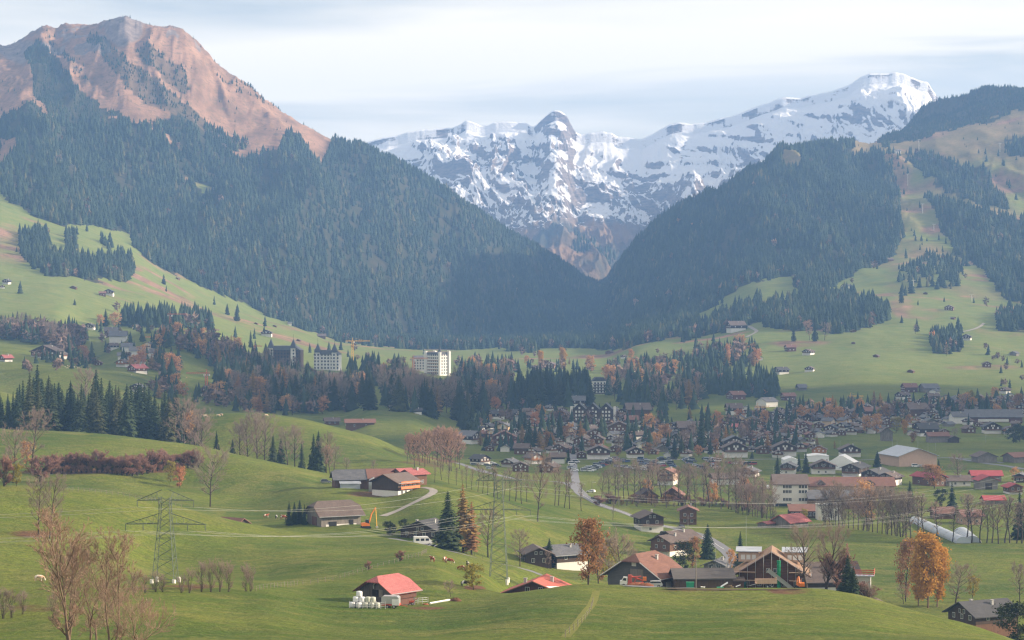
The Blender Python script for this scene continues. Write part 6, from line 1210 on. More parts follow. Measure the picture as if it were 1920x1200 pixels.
for e in sorted(allw, key=lambda q: -q[6]):
    k, x, y, p, h, nm, _ = e; n = NAMES[k]
    if lim_[n] > 0:
        lim_[n] -= 1; t = empty(n, p - Vector((0, 0, .2)), RR.uniform(0, 6.28), 'x', CATS[n]); w_ = RR.uniform(1.05, 1.5) if n in ('conifer', 'larch') else RR.uniform(1.0, 1.3); t.scale = (h * w_, h * w_, h)
        for pn, me in KINDS[k][RR.randrange(len(KINDS[k]))]:
            link(pn, me, t)
        byplace.setdefault((n, k, nm), []).append(t)
    else: rest['c' if n in ('conifer', 'larch') else 'l'].append(e)
DESC = dict(conifer='dark conifer', olive='olive green conifer', bare='leafless tree', larch='yellow-brown larch', orange='orange leaved tree')
for (n, k, nm), ts in byplace.items():
    for t in ts: t['group'] = f'{DESC[k]}s in {nm}'.replace('treess', 'trees')
    if len(ts) <= 98: rank(ts, '{} ' + f'{DESC[k]} from left in {nm}')
    else:
        for t in ts: t['label'] = f'{DESC[k]} standing close among others in {nm}'
for key, tmpl, mat, nm, lab in (('c', LPC, M_fc, 'valley_conifer_wood', 'conifer woods on the valley hills behind the nearer trees'), ('l', LPL, M_fl, 'valley_leafless_wood', 'leafless woods on the valley hills behind the nearer trees')):
    es = rest[key]
    if es:
        P = np.array([tuple(e[3]) for e in es]); h = np.array([e[4] for e in es]); merge(nm, tmpl, P, h, RNG.uniform(1.0, 1.4, len(es)), RNG.uniform(.1, .75, len(es)), mat, lab)
# ------------------------------------------------------------------ roads, tracks, yards laid on the ground
def ribbon(name, pts, w, mat, lift=.10, d0=150, d1=3000, step=6.0, kind='structure', parent=None):
    """pts: (px, row) points of the middle line seen on the ground, or vectors"""
    P = [G(a, b, d0, d1) if not isinstance(a, Vector) else a for a, b in pts]
    L_ = [0]
    for a, b in zip(P, P[1:]): L_.append(L_[-1] + (b.xy - a.xy).length)
    n = max(4, int(L_[-1] / step)); s = np.linspace(0, L_[-1], n); X = pchip(L_, [p.x for p in P], s); Y = pchip(L_, [p.y for p in P], s); V = []; Fc = []; cr_ = 7
    tx = np.gradient(X); ty = np.gradient(Y); ln = np.hypot(tx, ty); nx = -ty / ln; ny = tx / ln
    for i in range(n):
        for k in range(cr_):
            o = (k / (cr_ - 1) - .5) * w; x = X[i] + nx[i] * o; y = Y[i] + ny[i] * o; V.append((x, y, H(x, y) + lift))
    for i in range(n - 1):
        for k in range(cr_ - 1): a = i * cr_ + k; Fc.append((a, a + 1, a + cr_ + 1, a + cr_))
    o = link(name, npmesh(name, V, np.array(Fc), mat, True), parent)
    if kind: o['kind'] = kind
    return X, Y
M_road = plain('asphalt', (.20, .20, .215), .85, .25, 0, .2, .3); M_track = plain('gravel_track', (.34, .31, .28), .9, .2, 0, .35, .6); M_line = plain('road_paint', (.75, .75, .73), .7, .3)
M_mud = plain('bare_earth', (.12, .088, .052), .95, .1, 0, .5, .8)
rx, ry = ribbon('road', [(1075, 905), (1088, 925), (1100, 932), (1120, 944), (1150, 955), (1190, 970), (1240, 985), (1290, 997), (1330, 1012), (1358, 1030), (1374, 1046), (1384, 1062)], 5.6, M_road)
ribbon('road_marking', [(1090, 927), (1102, 934), (1121, 945), (1150, 955.5), (1190, 970.5), (1240, 985.5), (1290, 997.5), (1330, 1012.5), (1358, 1030.5)], .22, M_line, .16)
ribbon('road', [(858, 868), (900, 882), (940, 893), (985, 900), (1040, 903), (1080, 916), (1092, 928)], 6.0, M_road)
ribbon('road', [(1080, 905), (1076, 880), (1074, 850), (1072, 830), (1070, 812)], 4.5, M_road)
ribbon('lane', [(735, 1010), (800, 1022), (870, 1040), (930, 1058), (985, 1068), (1010, 1078), (1022, 1086)], 4.2, M_road, .14, 740, 1000)
ribbon('track', [(718, 968), (735, 962), (765, 948), (790, 936), (806, 928), (814, 921), (806, 916), (792, 914)], 3.2, M_track, .12)
ribbon('lane', [(1880, 868), (1830, 862), (1780, 858), (1745, 860)], 4, M_road); ribbon('lane', [(1780, 858), (1850, 869), (1925, 880)], 5, M_road)
ribbon('lane', [(1590, 892), (1610, 902), (1630, 912)], 8, M_road); ribbon('lane', [(1395, 862), (1480, 861), (1560, 864), (1640, 862)], 4, M_road)
ribbon('track', [(1400, 632), (1412, 626), (1418, 620), (1408, 614), (1396, 612)], 5, M_track, .3, 2000, 4000); ribbon('track', [(1845, 606), (1830, 616), (1805, 622)], 4, M_track, .3, 2000, 4000)
ribbon('yard', [(1190, 1101), (1240, 1101), (1262, 1098), (1280, 1094)], 7.5, M_road, .12, 400, 640); ribbon('bare_earth', [(1250, 1104), (1320, 1106), (1400, 1106), (1500, 1105)], 5, M_mud, .13, 400, 640)
ribbon('worn_path', [(1060, 1195), (1085, 1165), (1105, 1140), (1115, 1120), (1118, 1108)], 1.7, plain('worn_grass', (.17, .175, .04), .95, .1, 0, .4, .7), .03, 300, 640)
for a in ([(1060, 862), (1180, 862), (1300, 861)],): ribbon('lane', a, 4, M_track, .1)
# ------------------------------------------------------------------ vehicles
def paint(name, c): return plain(name, c, .3, .6, 0, .05)
PAINT = {'silver': paint('silver_paint', (.48, .50, .52)), 'white': paint('car_white', (.80, .80, .80)), 'black': paint('car_black', (.025, .028, .032)), 'blue': paint('car_blue', (.05, .10, .24)), 'red': paint('car_red', (.40, .04, .04)), 'grey': paint('car_grey', (.15, .16, .17))}
WH = MB().lathe([(.0, -.11), (.26, -.11), (.33, -.08), (.33, .08), (.26, .11), (.0, .11)], 12, cap=False).mesh('wheel', M_black, True)
HUB = MB().lathe([(0, -.13), (.19, -.125), (.19, .125), (0, .13)], 8, cap=False).mesh('rim', M_metal)
def wheel(t, x, y, s=1.0):
    w = link('wheel', WH, t, (x, y, .33 * s)); w.rotation_euler = (rad(90), 0, 0); w.scale = (s, s, s); link('rim', HUB, w); return w
def car(col, kind='estate'):
    t = empty('parked_car', (0, 0, 0), 0, 'x', 'car'); h = {'estate': 1.48, 'van': 1.95, 'suv': 1.68}[kind]
    body = [(-2.28, .42), (-2.3, .85), (-2.2, .96), (-2.1, 1.0), (1.0, .98), (2.0, .86), (2.27, .66), (2.3, .42), (1.85, .26), (-1.9, .26)]
    MB().prism(body, -.88, .88).build('body', PAINT[col], t)
    cab = [(-2.15, 1.0), (-1.95, h - .06), (-1.6, h), (.1, h), (.35, h - .05), (1.05, 1.0)] if kind != 'van' else [(-2.2, 1.0), (-2.2, h), (.9, h), (1.1, h - .1), (1.75, 1.0)]
    MB().prism(cab, -.74, .74).build('roof', PAINT[col], t)
    gl = [(x * .93 - .02, 1.03 if z < 1.1 else z - .13) for x, z in cab]
    g = MB()
    for y0, y1 in ((-.757, -.742), (.742, .757)): g.prism(gl, y0, y1)
    x1, z1 = cab[-1]; x0, z0 = cab[-2]; g.slab((x1 + .015, -.66, 1.05), (x1 + .015, .66, 1.05), (x0 + .06, .66, z0 - .06), (x0 + .06, -.66, z0 - .06), -.02)
    g.build('window', M_glass, t)
    for x in (-1.4, 1.42):
        for y in (-.8, .8): wheel(t, x, y)
    for y in (-.62, .62): MB().box(2.2, 2.31, y - .18, y + .18, .62, .76).build('headlight', M_frame, t)
    return t
CARS = {}
carlist = []
def park(px_, bs, col, rz, kind='estate', label=None, d=None):
    key = (col, kind)
    if key not in CARS: CARS[key] = car(col, kind); t = CARS[key]
    else: t = copy_tree(CARS[key])
    t.location = (at(px_, d) if d else G(px_, bs)) + Vector((0, 0, .12)); t.rotation_euler = (0, 0, rad(rz)); t['label'] = label or 'x'
    if not label: carlist.append((t, col))
    return t
rows = [((1096, 884), (1146, 862), 16), ((1106, 885), (1156, 864), 10), ((1072, 872), (1080, 868), 3), ((1070, 880), (1078, 884), 4), ((1152, 862), (1175, 867), 7), ((1200, 862), (1206, 882), 6), ((1212, 864), (1219, 880), 5), ((1238, 862), (1242, 876), 5), ((1250, 864), (1262, 876), 7), ((1256, 861), (1264, 862), 2), ((1283, 862), (1292, 870), 6), ((1294, 862), (1300, 866), 3), ((1322, 862), (1338, 869), 8), ((1330, 862), (1346, 866), 6), ((1336, 873), (1346, 881), 6), ((1366, 870), (1412, 872), 9), ((1304, 874), (1318, 880), 4), ((1226, 868), (1232, 874), 3), ((1158, 876), (1190, 880), 6)]
for (a, b, n) in rows:
    for i in range(n):
        f = (i + RR.uniform(-.2, .2)) / max(1, n - 1); park(a[0] + (b[0] - a[0]) * f, a[1] + (b[1] - a[1]) * f, RR.choice(['silver', 'silver', 'white', 'black', 'black', 'blue', 'grey', 'grey', 'red'] if RR.random() < .5 else ['silver', 'white', 'grey', 'black', 'blue']), RR.uniform(-14, 14) + RR.choice([0, 180]), RR.choice(['estate', 'estate', 'suv', 'van']))
for col in PAINT: rank([t for t, c in carlist if c == col], '{} ' + f'{col} car from left on the meadow car park', 'cars on the meadow car park')
park(1223, None, 'silver', 182, label='silver estate car in front of the big barn', d=583).scale = (1.1, 1.1, 1.1)
park(1108, 924, 'white', 150, label='white car on the road junction by the lamp'); park(1117, 936, 'black', 145, label='dark car driving on the road below the junction')
park(1270, 1001, 'white', 20, label='white car parked beside the road near the brown chalet'); park(1287, 999, 'blue', 160, label='blue car on the road below the rusty roofed chalet'); park(1248, 1003, 'black', 20, label='dark car beside hedge of white cornered chalet'); park(1277, 991, 'black', 110, label='black car on the ramp of the rusty roofed chalet')
park(611, 906, 'grey', 10, 'suv', 'dark blue-grey car alone left of the farm'); park(640, 914, 'black', 20, 'suv', 'dark car beside left end of the farm barn')
park(1716, 876, 'white', 10, 'van', 'white van before the pale timber hall'); park(1728, 876, 'silver', 5, label='silver car before the pale timber hall'); park(1739, 877, 'grey', 5, label='grey car before the pale timber hall'); park(1607, 903, 'silver', 10, label='left silver car on the lane by the black chalets'); park(1616, 904, 'grey', 10, label='right grey car on the lane by the black chalets'); park(1440, 917, 'white', 80, 'van', 'white van left of the white school block')
for px_, bs, c in ((905, 872, 'silver'), (914, 874, 'grey'), (923, 871, 'white'), (930, 874, 'black'), (890, 873, 'grey'), (918, 880, 'silver')): carlist.append((park(px_, bs, c, RR.uniform(-30, 30), label='y'), c))
rank([t for t, c in carlist if t['label'] == 'y'], '{} car from left on the road by the dark roofed white house')
# crane truck, camper, trailer, digger
t = empty('crane_truck', at(1169, 582, .14), rad(176), 'small white truck with folded red lifting crane before barn', 'truck')
MB().prism([(.9, .55), (.9, 2.35), (1.9, 2.4), (2.25, 1.6), (2.75, 1.45), (2.8, .55)], -.9, .9).build('cab', M_wpaint, t); g = MB()
for y in (-.92, .91): g.prism([(1.15, 1.5), (1.15, 2.15), (1.85, 2.2), (2.1, 1.6)], y, y + .012)
g.build('window', M_glass, t); MB().box(-3.2, .85, -.95, .95, .75, .95).build('flatbed', M_redp, t); k = MB(); k.box(-.2, .7, -.6, .6, .95, 2.9); k.bar((.2, 0, 2.7), (-3.0, .1, 1.5), .22); k.bar((.3, .4, 2.3), (-2.6, .4, 2.6), .2); k.bar((-2.9, 0, 1.2), (-3.5, 0, 2.4), .16); k.bar((-.8, 0, 1.0), (-1.6, 0, 2.4), .12); k.build('folded_crane', M_redp, t); MB().box(-3.9, -3.0, -.5, .5, 1.5, 2.4).build('basket', M_orange, t)
for x in (-2.2, 1.8):
    for y in (-.85, .85): wheel(t, x, y, 1.15)
t.location.x = at(1183, 582).x
t = empty('camper_van', at(793, 790, .1), rad(12), 'white camper van parked in front of the black house', 'van'); MB().prism([(-3.2, .5), (-3.2, 2.9), (1.6, 2.9), (2.4, 1.9), (3.1, 1.5), (3.1, .5)], -1.05, 1.05).build('body', M_wpaint, t); g = MB()
for a, b_ in ((-2.6, -1.4), (-.9, .3), (.8, 1.9)): g.box(a, b_, -1.075, -1.04, 1.5, 2.3)
g.build('window', M_glass, t); [wheel(t, x, y, 1.1) for x in (-2.1, 2.1) for y in (-.95, .95)]
t = empty('trailer', at(1436, 578, .14), rad(6), 'pale wooden tipping trailer parked on bare earth', 'trailer'); MB().box(-2.6, 2.6, -1.05, 1.05, 1.0, 1.15).box(-2.6, 2.6, -1.1, -1.0, 1.15, 2.2).box(-2.6, 2.6, 1.0, 1.1, 1.15, 2.2).box(2.55, 2.65, -1, 1, 1.15, 2.5).build('tray', T_pink, t); MB().bar((-2.6, 0, .9), (-4.2, 0, .5), .08).build('drawbar', M_metal, t); [wheel(t, x, y, 1.1) for x in (.2, 1.3) for y in (-.9, .9)]
def digger(loc, rz, lab, s=1.0, up=True):
    t = empty('excavator', loc, rad(rz), lab, 'excavator', sc=s)
    for y in (-.9, .9): MB().prism([(-1.4, .0), (-1.6, .35), (-1.3, .7), (1.3, .7), (1.6, .35), (1.4, 0)], y - .25, y + .25).build('track', M_black, t)
    MB().prism([(-1.5, .8), (-1.6, 1.7), (-.2, 1.9), (1.1, 1.5), (1.1, .8)], -.95, .95).build('body', M_orange, t); MB().prism([(-.3, 1.5), (-.2, 2.8), (.7, 2.8), (1.1, 1.6)], -.9, .0).build('cab', M_glass, t)
    b_ = MB(); b_.bar((1.0, .3, 1.3), (1.9, .3, 4.6 if up else 3.2), .22); b_.bar((1.9, .3, 4.5 if up else 3.1), (3.2, .3, 6.6 if up else 2.6), .18); b_.build('boom', M_orange, t)
    a_ = MB(); a_.bar((3.2, .3, 6.6 if up else 2.6), (3.6, .3, .6), .13); a_.build('stick', M_yel if up else M_orange, t); MB().box(3.3, 4.0, -.2, .8, .0, .6).build('bucket', M_conc if up else M_black, t); return t
digger(at(686, 826), 14, 'orange excavator with raised boom right of the brown barn', 1.12); digger(at(1503, 577, .13), 100, 'orange mini excavator beside the thick leafless tree', .9, False)
# utility pole, lamps, flags of the foreground
def pole(px_, bs, top, lab, name='utility_pole', arm=True, d=None, mat=None, r=.13):
    p = at(px_, d) if d else G(px_, bs); h = (YH - top) / F * p.y - p.z; t = empty(name, p, 0, lab, name.replace('_', ' ')); MB().bar((0, 0, -.3), (0, 0, h), r, 6, r * .7).build('post', mat or T_grey, t)
    if name == 'street_lamp': MB().bar((0, 0, h), (1.4, 0, h + .15), .06).build('arm', M_metal, t); MB().box(1.2, 2.0, -.15, .15, h + .05, h + .22).build('lamp_head', M_frame, t)
    elif arm: MB().box(-.8, .8, -.06, .06, h - .7, h - .55).build('crossarm', T_grey, t)
    return t
pole(1305, None, 1048, 'wooden utility pole in front of the long shed', d=579, r=.17); ts = [pole(px_, bs, top, 'x', 'street_lamp') for px_, bs, top in ((1090, 930, 908), (1160, 950, 893), (1110, 920, 905), (985, 915, 890), (1499, 893, 880), (1556, 938, 915), (1640, 935, 915), (1647, 910, 878), (1654, 908, 887))]
rank(ts, '{} street lamp from left along the road and school', 'street lamps')
ts = [pole(px_, bs, top, 'x', mat=M_metal, arm=False, r=.08) for px_, bs, top in ((1399, 1025, 968), (1290, 1015, 965), (1342, 1055, 1022), (1450, 905, 874), (1390, 905, 860), (1384, 905, 862), (1673, 845, 824), (1682, 846, 826), (1721, 848, 826), (1740, 848, 828), (1754, 846, 830), (1575, 848, 826), (1848, 830, 815), (1783, 622, 612), (1876, 665, 648), (1879, 668, 652), (1894, 685, 668))]; rank(ts, '{} thin pale pole from left in the valley fields', 'thin poles in the fields')
# ------------------------------------------------------------------ lattice pylons and their lines
def pylon(px_, bs, top, lab):
    p = G(px_, bs); Hh = (YH - top) / F * p.y - p.z; t = empty('electricity_pylon', p, rad(-4), lab, 'pylon'); w0, w1 = 2.45, 1.15; zz1 = Hh * .80
    def leg(s, u, z): q = w0 + (w1 - w0) * min(1, z / zz1); q = q if z < zz1 else q; return Vector((s * q, u * q, z))
    lt = MB()
    for s in (-1, 1):
        for u in (-1, 1): lt.bar(leg(s, u, .3), leg(s, u, zz1), .075); lt.bar(leg(s, u, zz1), leg(s, u, Hh * .97), .09)
    zs = [.3]
    while zs[-1] < Hh * .93: zs.append(zs[-1] + (2.6 - 1.2 * zs[-1] / Hh))
    for i, (a, b) in enumerate(zip(zs, zs[1:])):
        for f in range(4):
            c0, c1 = [((-1, -1), (1, -1)), ((1, -1), (1, 1)), ((1, 1), (-1, 1)), ((-1, 1), (-1, -1))][f]
            lt.bar(leg(*c0, a), leg(*c1, b), .04)
            lt.bar(leg(*c1, a), leg(*c0, b), .035)
            if i % 2 == 0: lt.bar(leg(*c0, a), leg(*c1, a), .045)
    lt.build('lattice_body', M_steel, t)
    for s in (-1, 1):
        for u in (-1, 1): MB().lathe([(.42, -.5), (.42, .9)], 10, s * w0, u * w0).build('footing', P_white, t)
    tips = []
    for z, L_, hh in ((Hh * .94, 6.3, 2.2), (Hh * .67, 8.9, 2.4)):
        for s in (-1, 1):
            m_ = MB(); tip = Vector((s * L_, 0, z - .2)); base_ = [Vector((s * w1, u * w1, z)) for u in (-1, 1)] + [Vector((s * w1 * .6, 0, z + hh))]
            for q in base_: m_.bar(q, tip, .075)
            for k in range(1, 5):
                f = k / 5; A = base_[0].lerp(tip, f); B = base_[1].lerp(tip, f); C_ = base_[2].lerp(tip, f); A2 = base_[0].lerp(tip, max(0, f - .2)); m_.bar(A, B, .04); m_.bar(A, C_, .04); m_.bar(A2, C_, .04)
            m_.build('crossarm', M_steel, t); tips.append(tip)
            if L_ > 8: tips.append(Vector((s * (L_ * .55), 0, z - .2)))
            for x in ((L_ - .1),) + ((L_ * .55,) if L_ > 8 else ()): MB().lathe([(.04, z - 1.6), (.09, z - 1.4), (.09, z - .5), (.04, z - .2)], 6, s * x, 0).build('insulator', M_steel, t)
    bpy.context.view_layer.update(); M_ = Matrix.Translation(t.location) @ Matrix.Rotation(rad(-4), 4, 'Z')
    return [M_ @ (q - Vector((0, 0, 1.4))) for q in tips]
PL = pylon(310, 1092, 927, 'left lattice pylon on the near meadow behind bare trees'); PR = pylon(935, 1091, 888, 'right lattice pylon with white footings below the grazing cows')
M_wire = plain('aluminium_wire', (.42, .42, .39), .4, .5, .3, .05)
def wire(a, b, sag, r=.022):
    n = 30; cu = bpy.data.curves.new('power_line', 'CURVE'); cu.dimensions = '3D'; cu.bevel_depth = r; cu.bevel_resolution = 0; sp_ = cu.splines.new('POLY'); sp_.points.add(n)
    mb = MB(); q0 = None
    for i in range(n + 1):
        f = i / n; q = a.lerp(b, f) - Vector((0, 0, 4 * sag * f * (1 - f)))
        if q0 is not None: mb.bar(q0, q, r, 4)
        q0 = q
    bpy.data.curves.remove(cu); return tag(mb.build('power_line', M_wire), 'x', 'power line')
ws = [wire(a, b, 3.2) for a, b in zip(PL, PR)]; NW = ('upper left', 'upper right', 'outer lower left', 'inner lower left', 'outer lower right', 'inner lower right')
for w_, nm in zip(ws, NW): w_['label'] = f'{nm} wire spanning between the two lattice pylons'; w_['group'] = 'wires between the pylons'
offs = Vector((-95, -30, 2)); ws2 = [wire(a + offs * 1.6, a, 2.5) for a in PL]
for w_, nm in zip(ws2, ('upper left', 'upper right', 'outer lower left', 'inner lower left', 'outer lower right', 'inner lower right')): w_['label'] = f'{nm} wire running off left from the left pylon'; w_['group'] = 'wires left of the left pylon'
RE = at(2150, 1150) + Vector((0, 0, 34)); ws3 = [wire(a, RE + (a - PR[0]) * 1.0, 17) for a in PR]
for w_, nm in zip(ws3, ('upper left', 'upper right', 'outer lower left', 'inner lower left', 'outer lower right', 'inner lower right')): w_['label'] = f'{nm} wire sagging right from the right pylon'; w_['group'] = 'wires right of the right pylon'
# ------------------------------------------------------------------ fences
def fence(pts, n, lab, hgt=1.15, d0=150, d1=1500, wires=True, mat=None, rails=False):
    P = [G(a, b, d0, d1) for a, b in pts]; L_ = [0]
    for a, b in zip(P, P[1:]): L_.append(L_[-1] + (b.xy - a.xy).length)
    s = np.linspace(0, L_[-1], n); X = np.interp(s, L_, [p.x for p in P]); Y = np.interp(s, L_, [p.y for p in P]); t = empty('fence', P[0], 0, lab, 'fence'); prev = None; o = P[0]; wr = MB()
    for i in range(n):
        x, y = X[i], Y[i]; q = Vector((x, y, H(x, y))) - o; hh = hgt * RR.uniform(.85, 1.15); ln = RR.uniform(-.06, .06); MB().bar(q - Vector((0, 0, .2)), q + Vector((ln, 0, hh)), .07, 5).build('fence_post', mat or T_grey, t)
        if prev is not None:
            for f in ((.45, .9) if not rails else (.3, .6, .9)): wr.bar(prev + Vector((0, 0, hgt * f)), q + Vector((0, 0, hgt * f)), .006 if not rails else .04, 3)
        prev = q
    wr.build('fence_wire' if not rails else 'rail', M_metal, t); return t
M_post = plain('pale_posts', (.27, .24, .18), .9, .2)
fence([(480, 1108), (560, 1097), (640, 1085), (665, 1076), (700, 1066), (740, 1056), (790, 1042), (800, 1036)], 46, 'wire fence with pale posts climbing past the red roofed barn', mat=M_post)
fence([(115, 919), (200, 926), (300, 944), (340, 952)], 22, 'thin fence along the crest of the near-left meadow', d1=1000, mat=M_post); fence([(1112, 1130), (1108, 1145), (1095, 1165), (1060, 1195)], 12, 'short fence beside the worn path on the front knoll', mat=M_post)
fence([(1060, 912), (1120, 903), (1200, 905)], 16, 'pale fence posts beside the road junction', mat=M_post); fence([(740, 1003), (800, 1016), (860, 1034), (920, 1052)], 26, 'dark fence along the lane behind the crest', d0=735, d1=1000); fence([(655, 1140), (668, 1141), (690, 1141), (722, 1142)], 9, 'grey metal cattle fence before the red roofed barn', 1.5, rails=True, mat=M_metal); fence([(775, 1133), (788, 1132), (802, 1131)], 4, 'grey metal rails right of the red roofed barn', 1.4, rails=True, mat=M_metal)
# ------------------------------------------------------------------ things about the red roofed barn
bales = []
BALE = MB().lathe([(.30, 0), (.58, .05), (.64, .3), (.64, .9), (.58, 1.12), (.30, 1.18)], 14).mesh('silage_bale', plain('bale_wrap', (.78, .79, .80), .35, .5, 0, .1), True)
BALEG = MB().lathe([(.30, 0), (.58, .05), (.64, .3), (.64, .9), (.58, 1.12), (.30, 1.18)], 14).mesh('silage_bale', plain('bale_wrap_greenish', (.48, .50, .42), .4, .5, 0, .2), True)
p0 = G(676, 1140)
for i, (x, y, z, g_) in enumerate(((-1.7,0,0,0),(-.35,-.2,0,0),(.95,.1,0,1),(2.2,.3,0,1),(3.4,.9,0,1),(-1.0,1.0,0,0),(.4,1.2,0,0),(1.7,1.4,0,1),(-1.0,.5,1.15,0),(.25,.5,1.15,0),(1.5,.7,1.15,1),(2.8,1.2,0,1),(-.3,.7,2.3,0),(2.5,.9,1.15,1))):
    o = link('silage_bale', BALEG if g_ else BALE, None, (p0.x + x, p0.y + y, H(p0.x + x, p0.y + y) + z)); bales.append(o); nm = 'grey-green' if g_ else 'white'; lv = ('bottom', 'middle', 'top')[int(round(z / 1.15))]; tag(o, f'{nm} wrapped bale', 'bale', 'wrapped bales by the barn'); o['lv'] = lv; o['nm'] = nm
gg = {}
for o in bales: gg.setdefault((o['nm'], o['lv']), []).append(o)
for (nm, lv), os_ in gg.items():
    rank(os_, '{} ' + f'{nm} wrapped bale from left in the {lv} layer of the stack') if len(os_) > 1 else os_[0].__setitem__('label', f'single {nm} wrapped bale on the {lv} layer of the stack')
for o in bales: del o['lv']; del o['nm']
t = empty('loading_wagon', G(736, 1140), rad(-8), 'red loading wagon with grey and white cover before the barn', 'wagon'); MB().box(-2.2, 1.6, -1.1, 1.1, .6, 1.0).build('chassis', M_redp, t); MB().prism([(-2.2, 1.02), (-2.2, 2.3), (-1.9, 2.6), (1.1, 2.6), (1.5, 2.3), (1.5, 1.02)], -1.1, 1.1).build('cover', M_metal, t); MB().box(.1, 1.62, -1.2, -1.1, .7, 2.0).build('white_panel', M_wpaint, t); [wheel(t, x, y, 1.2) for x in (-.9, .5) for y in (-1.05, 1.05)]; MB().bar((1.6, 0, .7), (3.2, 0, .4), .07).build('drawbar', M_redp, t)
t = empty('hay_tedder', G(766, 1134) + Vector((0, -.3, 0)), rad(10), 'small red farm machine beside the wagon', 'farm machine'); MB().box(-1.2, 1.2, -.5, .5, .6, .9).bar((-1.3, 0, .9), (-2.2, 0, 1.7), .06).bar((1.2, 0, .9), (2.0, 0, 1.5), .06).build('frame', M_redp, t); [wheel(t, x, y, .9) for x in (-.8, .8) for y in (-.5, .5)]
def blob_mesh(name, seed, rx_, ry_, rz_, mat, n=14):
    R = np.random.default_rng(seed); V = []; Fc = []
    for j in range(7):
        ph_ = j / 6 * math.pi / 2
        for k in range(n):
            a = 2 * math.pi * k / n; q = 1 + R.normal(0, .13); V.append((rx_ * math.cos(a) * math.cos(ph_) * q, ry_ * math.sin(a) * math.cos(ph_) * q, rz_ * math.sin(ph_) * q - .1))
    for j in range(6):
        for k in range(n): Fc.append((j * n + k, j * n + (k + 1) % n, (j + 1) * n + (k + 1) % n, (j + 1) * n + k))
    return npmesh(name, V, np.array(Fc), mat, False)
M_dung = plain('brown_heap', (.15, .075, .045), .95, .1, 0, .5, 2); M_tile = plain('orange_rubble', (.36, .14, .07), .9, .2, 0, .6, 3)
tag(link('dung_heap', blob_mesh('dung_heap', 1, 1.5, 1, .8, M_dung), None, G(853, 1127)), 'brown heap at the end of the white boards', 'heap'); tag(link('rubble_heap', blob_mesh('rubble_heap', 2, 2.2, 1, .9, M_tile), None, at(1191, 573)), 'left heap of orange rubble before the truck', 'heap'); tag(link('rubble_heap', blob_mesh('rubble_heap', 3, 2.1, 1, .9, M_tile), None, at(1212, 569)), 'right heap of orange rubble before the silver car', 'heap')
tag(link('dung_heap', blob_mesh('dung_heap', 5, .8, .6, .4, M_tile), None, G(798, 1134)), 'small reddish heap right of the barn', 'heap')
a, b_ = G(806, 1133), G(843, 1127); tag(MB().bar(a + Vector((0, 0, .2)), b_ + Vector((0, 0, .25)), .22).build('white_boards', M_wpaint), 'long white boards lying on the grass right of the barn', 'boards')
ft = empty('field_trough', at(1318, 573, .14), 0, 'small round pale trough on the bare earth', 'trough'); MB().lathe([(.5, 0), (.6, .35), (.5, .35), (.42, .1)], 12).build('basin', P_white, ft)
bn = empty('green_bin', at(1294, 580, .1), 0, 'green container against the long shed', 'container'); MB().prism([(-.9, 0), (-1.0, 1.3), (1.0, 1.3), (.9, 0)], -.5, .5).build('tub', M_green, bn); MB().box(-1.02, 1.02, -.55, .55, 1.31, 1.4).build('lid', M_green, bn)
jk = empty('scrap_pile', at(1366, 580, .1), 0, 'pile of white boards and junk right of the long shed', 'scrap'); MB().slab((-2, -.6, .2), (-.2, -.6, 1.3), (-.2, .5, 1.5), (-2, .5, .4), .08).build('board', M_wpaint, jk); MB().slab((1.8, -.5, .3), (3.0, -.5, .8), (3.0, .4, .8), (1.8, .4, .4), .08).build('board', M_wpaint, jk); link('heap', blob_mesh('heap', 8, 1.5, .7, .7, M_mud), jk); MB().slab((-3, -.9, .15), (-1.2, -.9, .2), (-1.2, .1, .35), (-3, .1, .3), .05).build('green_tarp', M_green, jk)
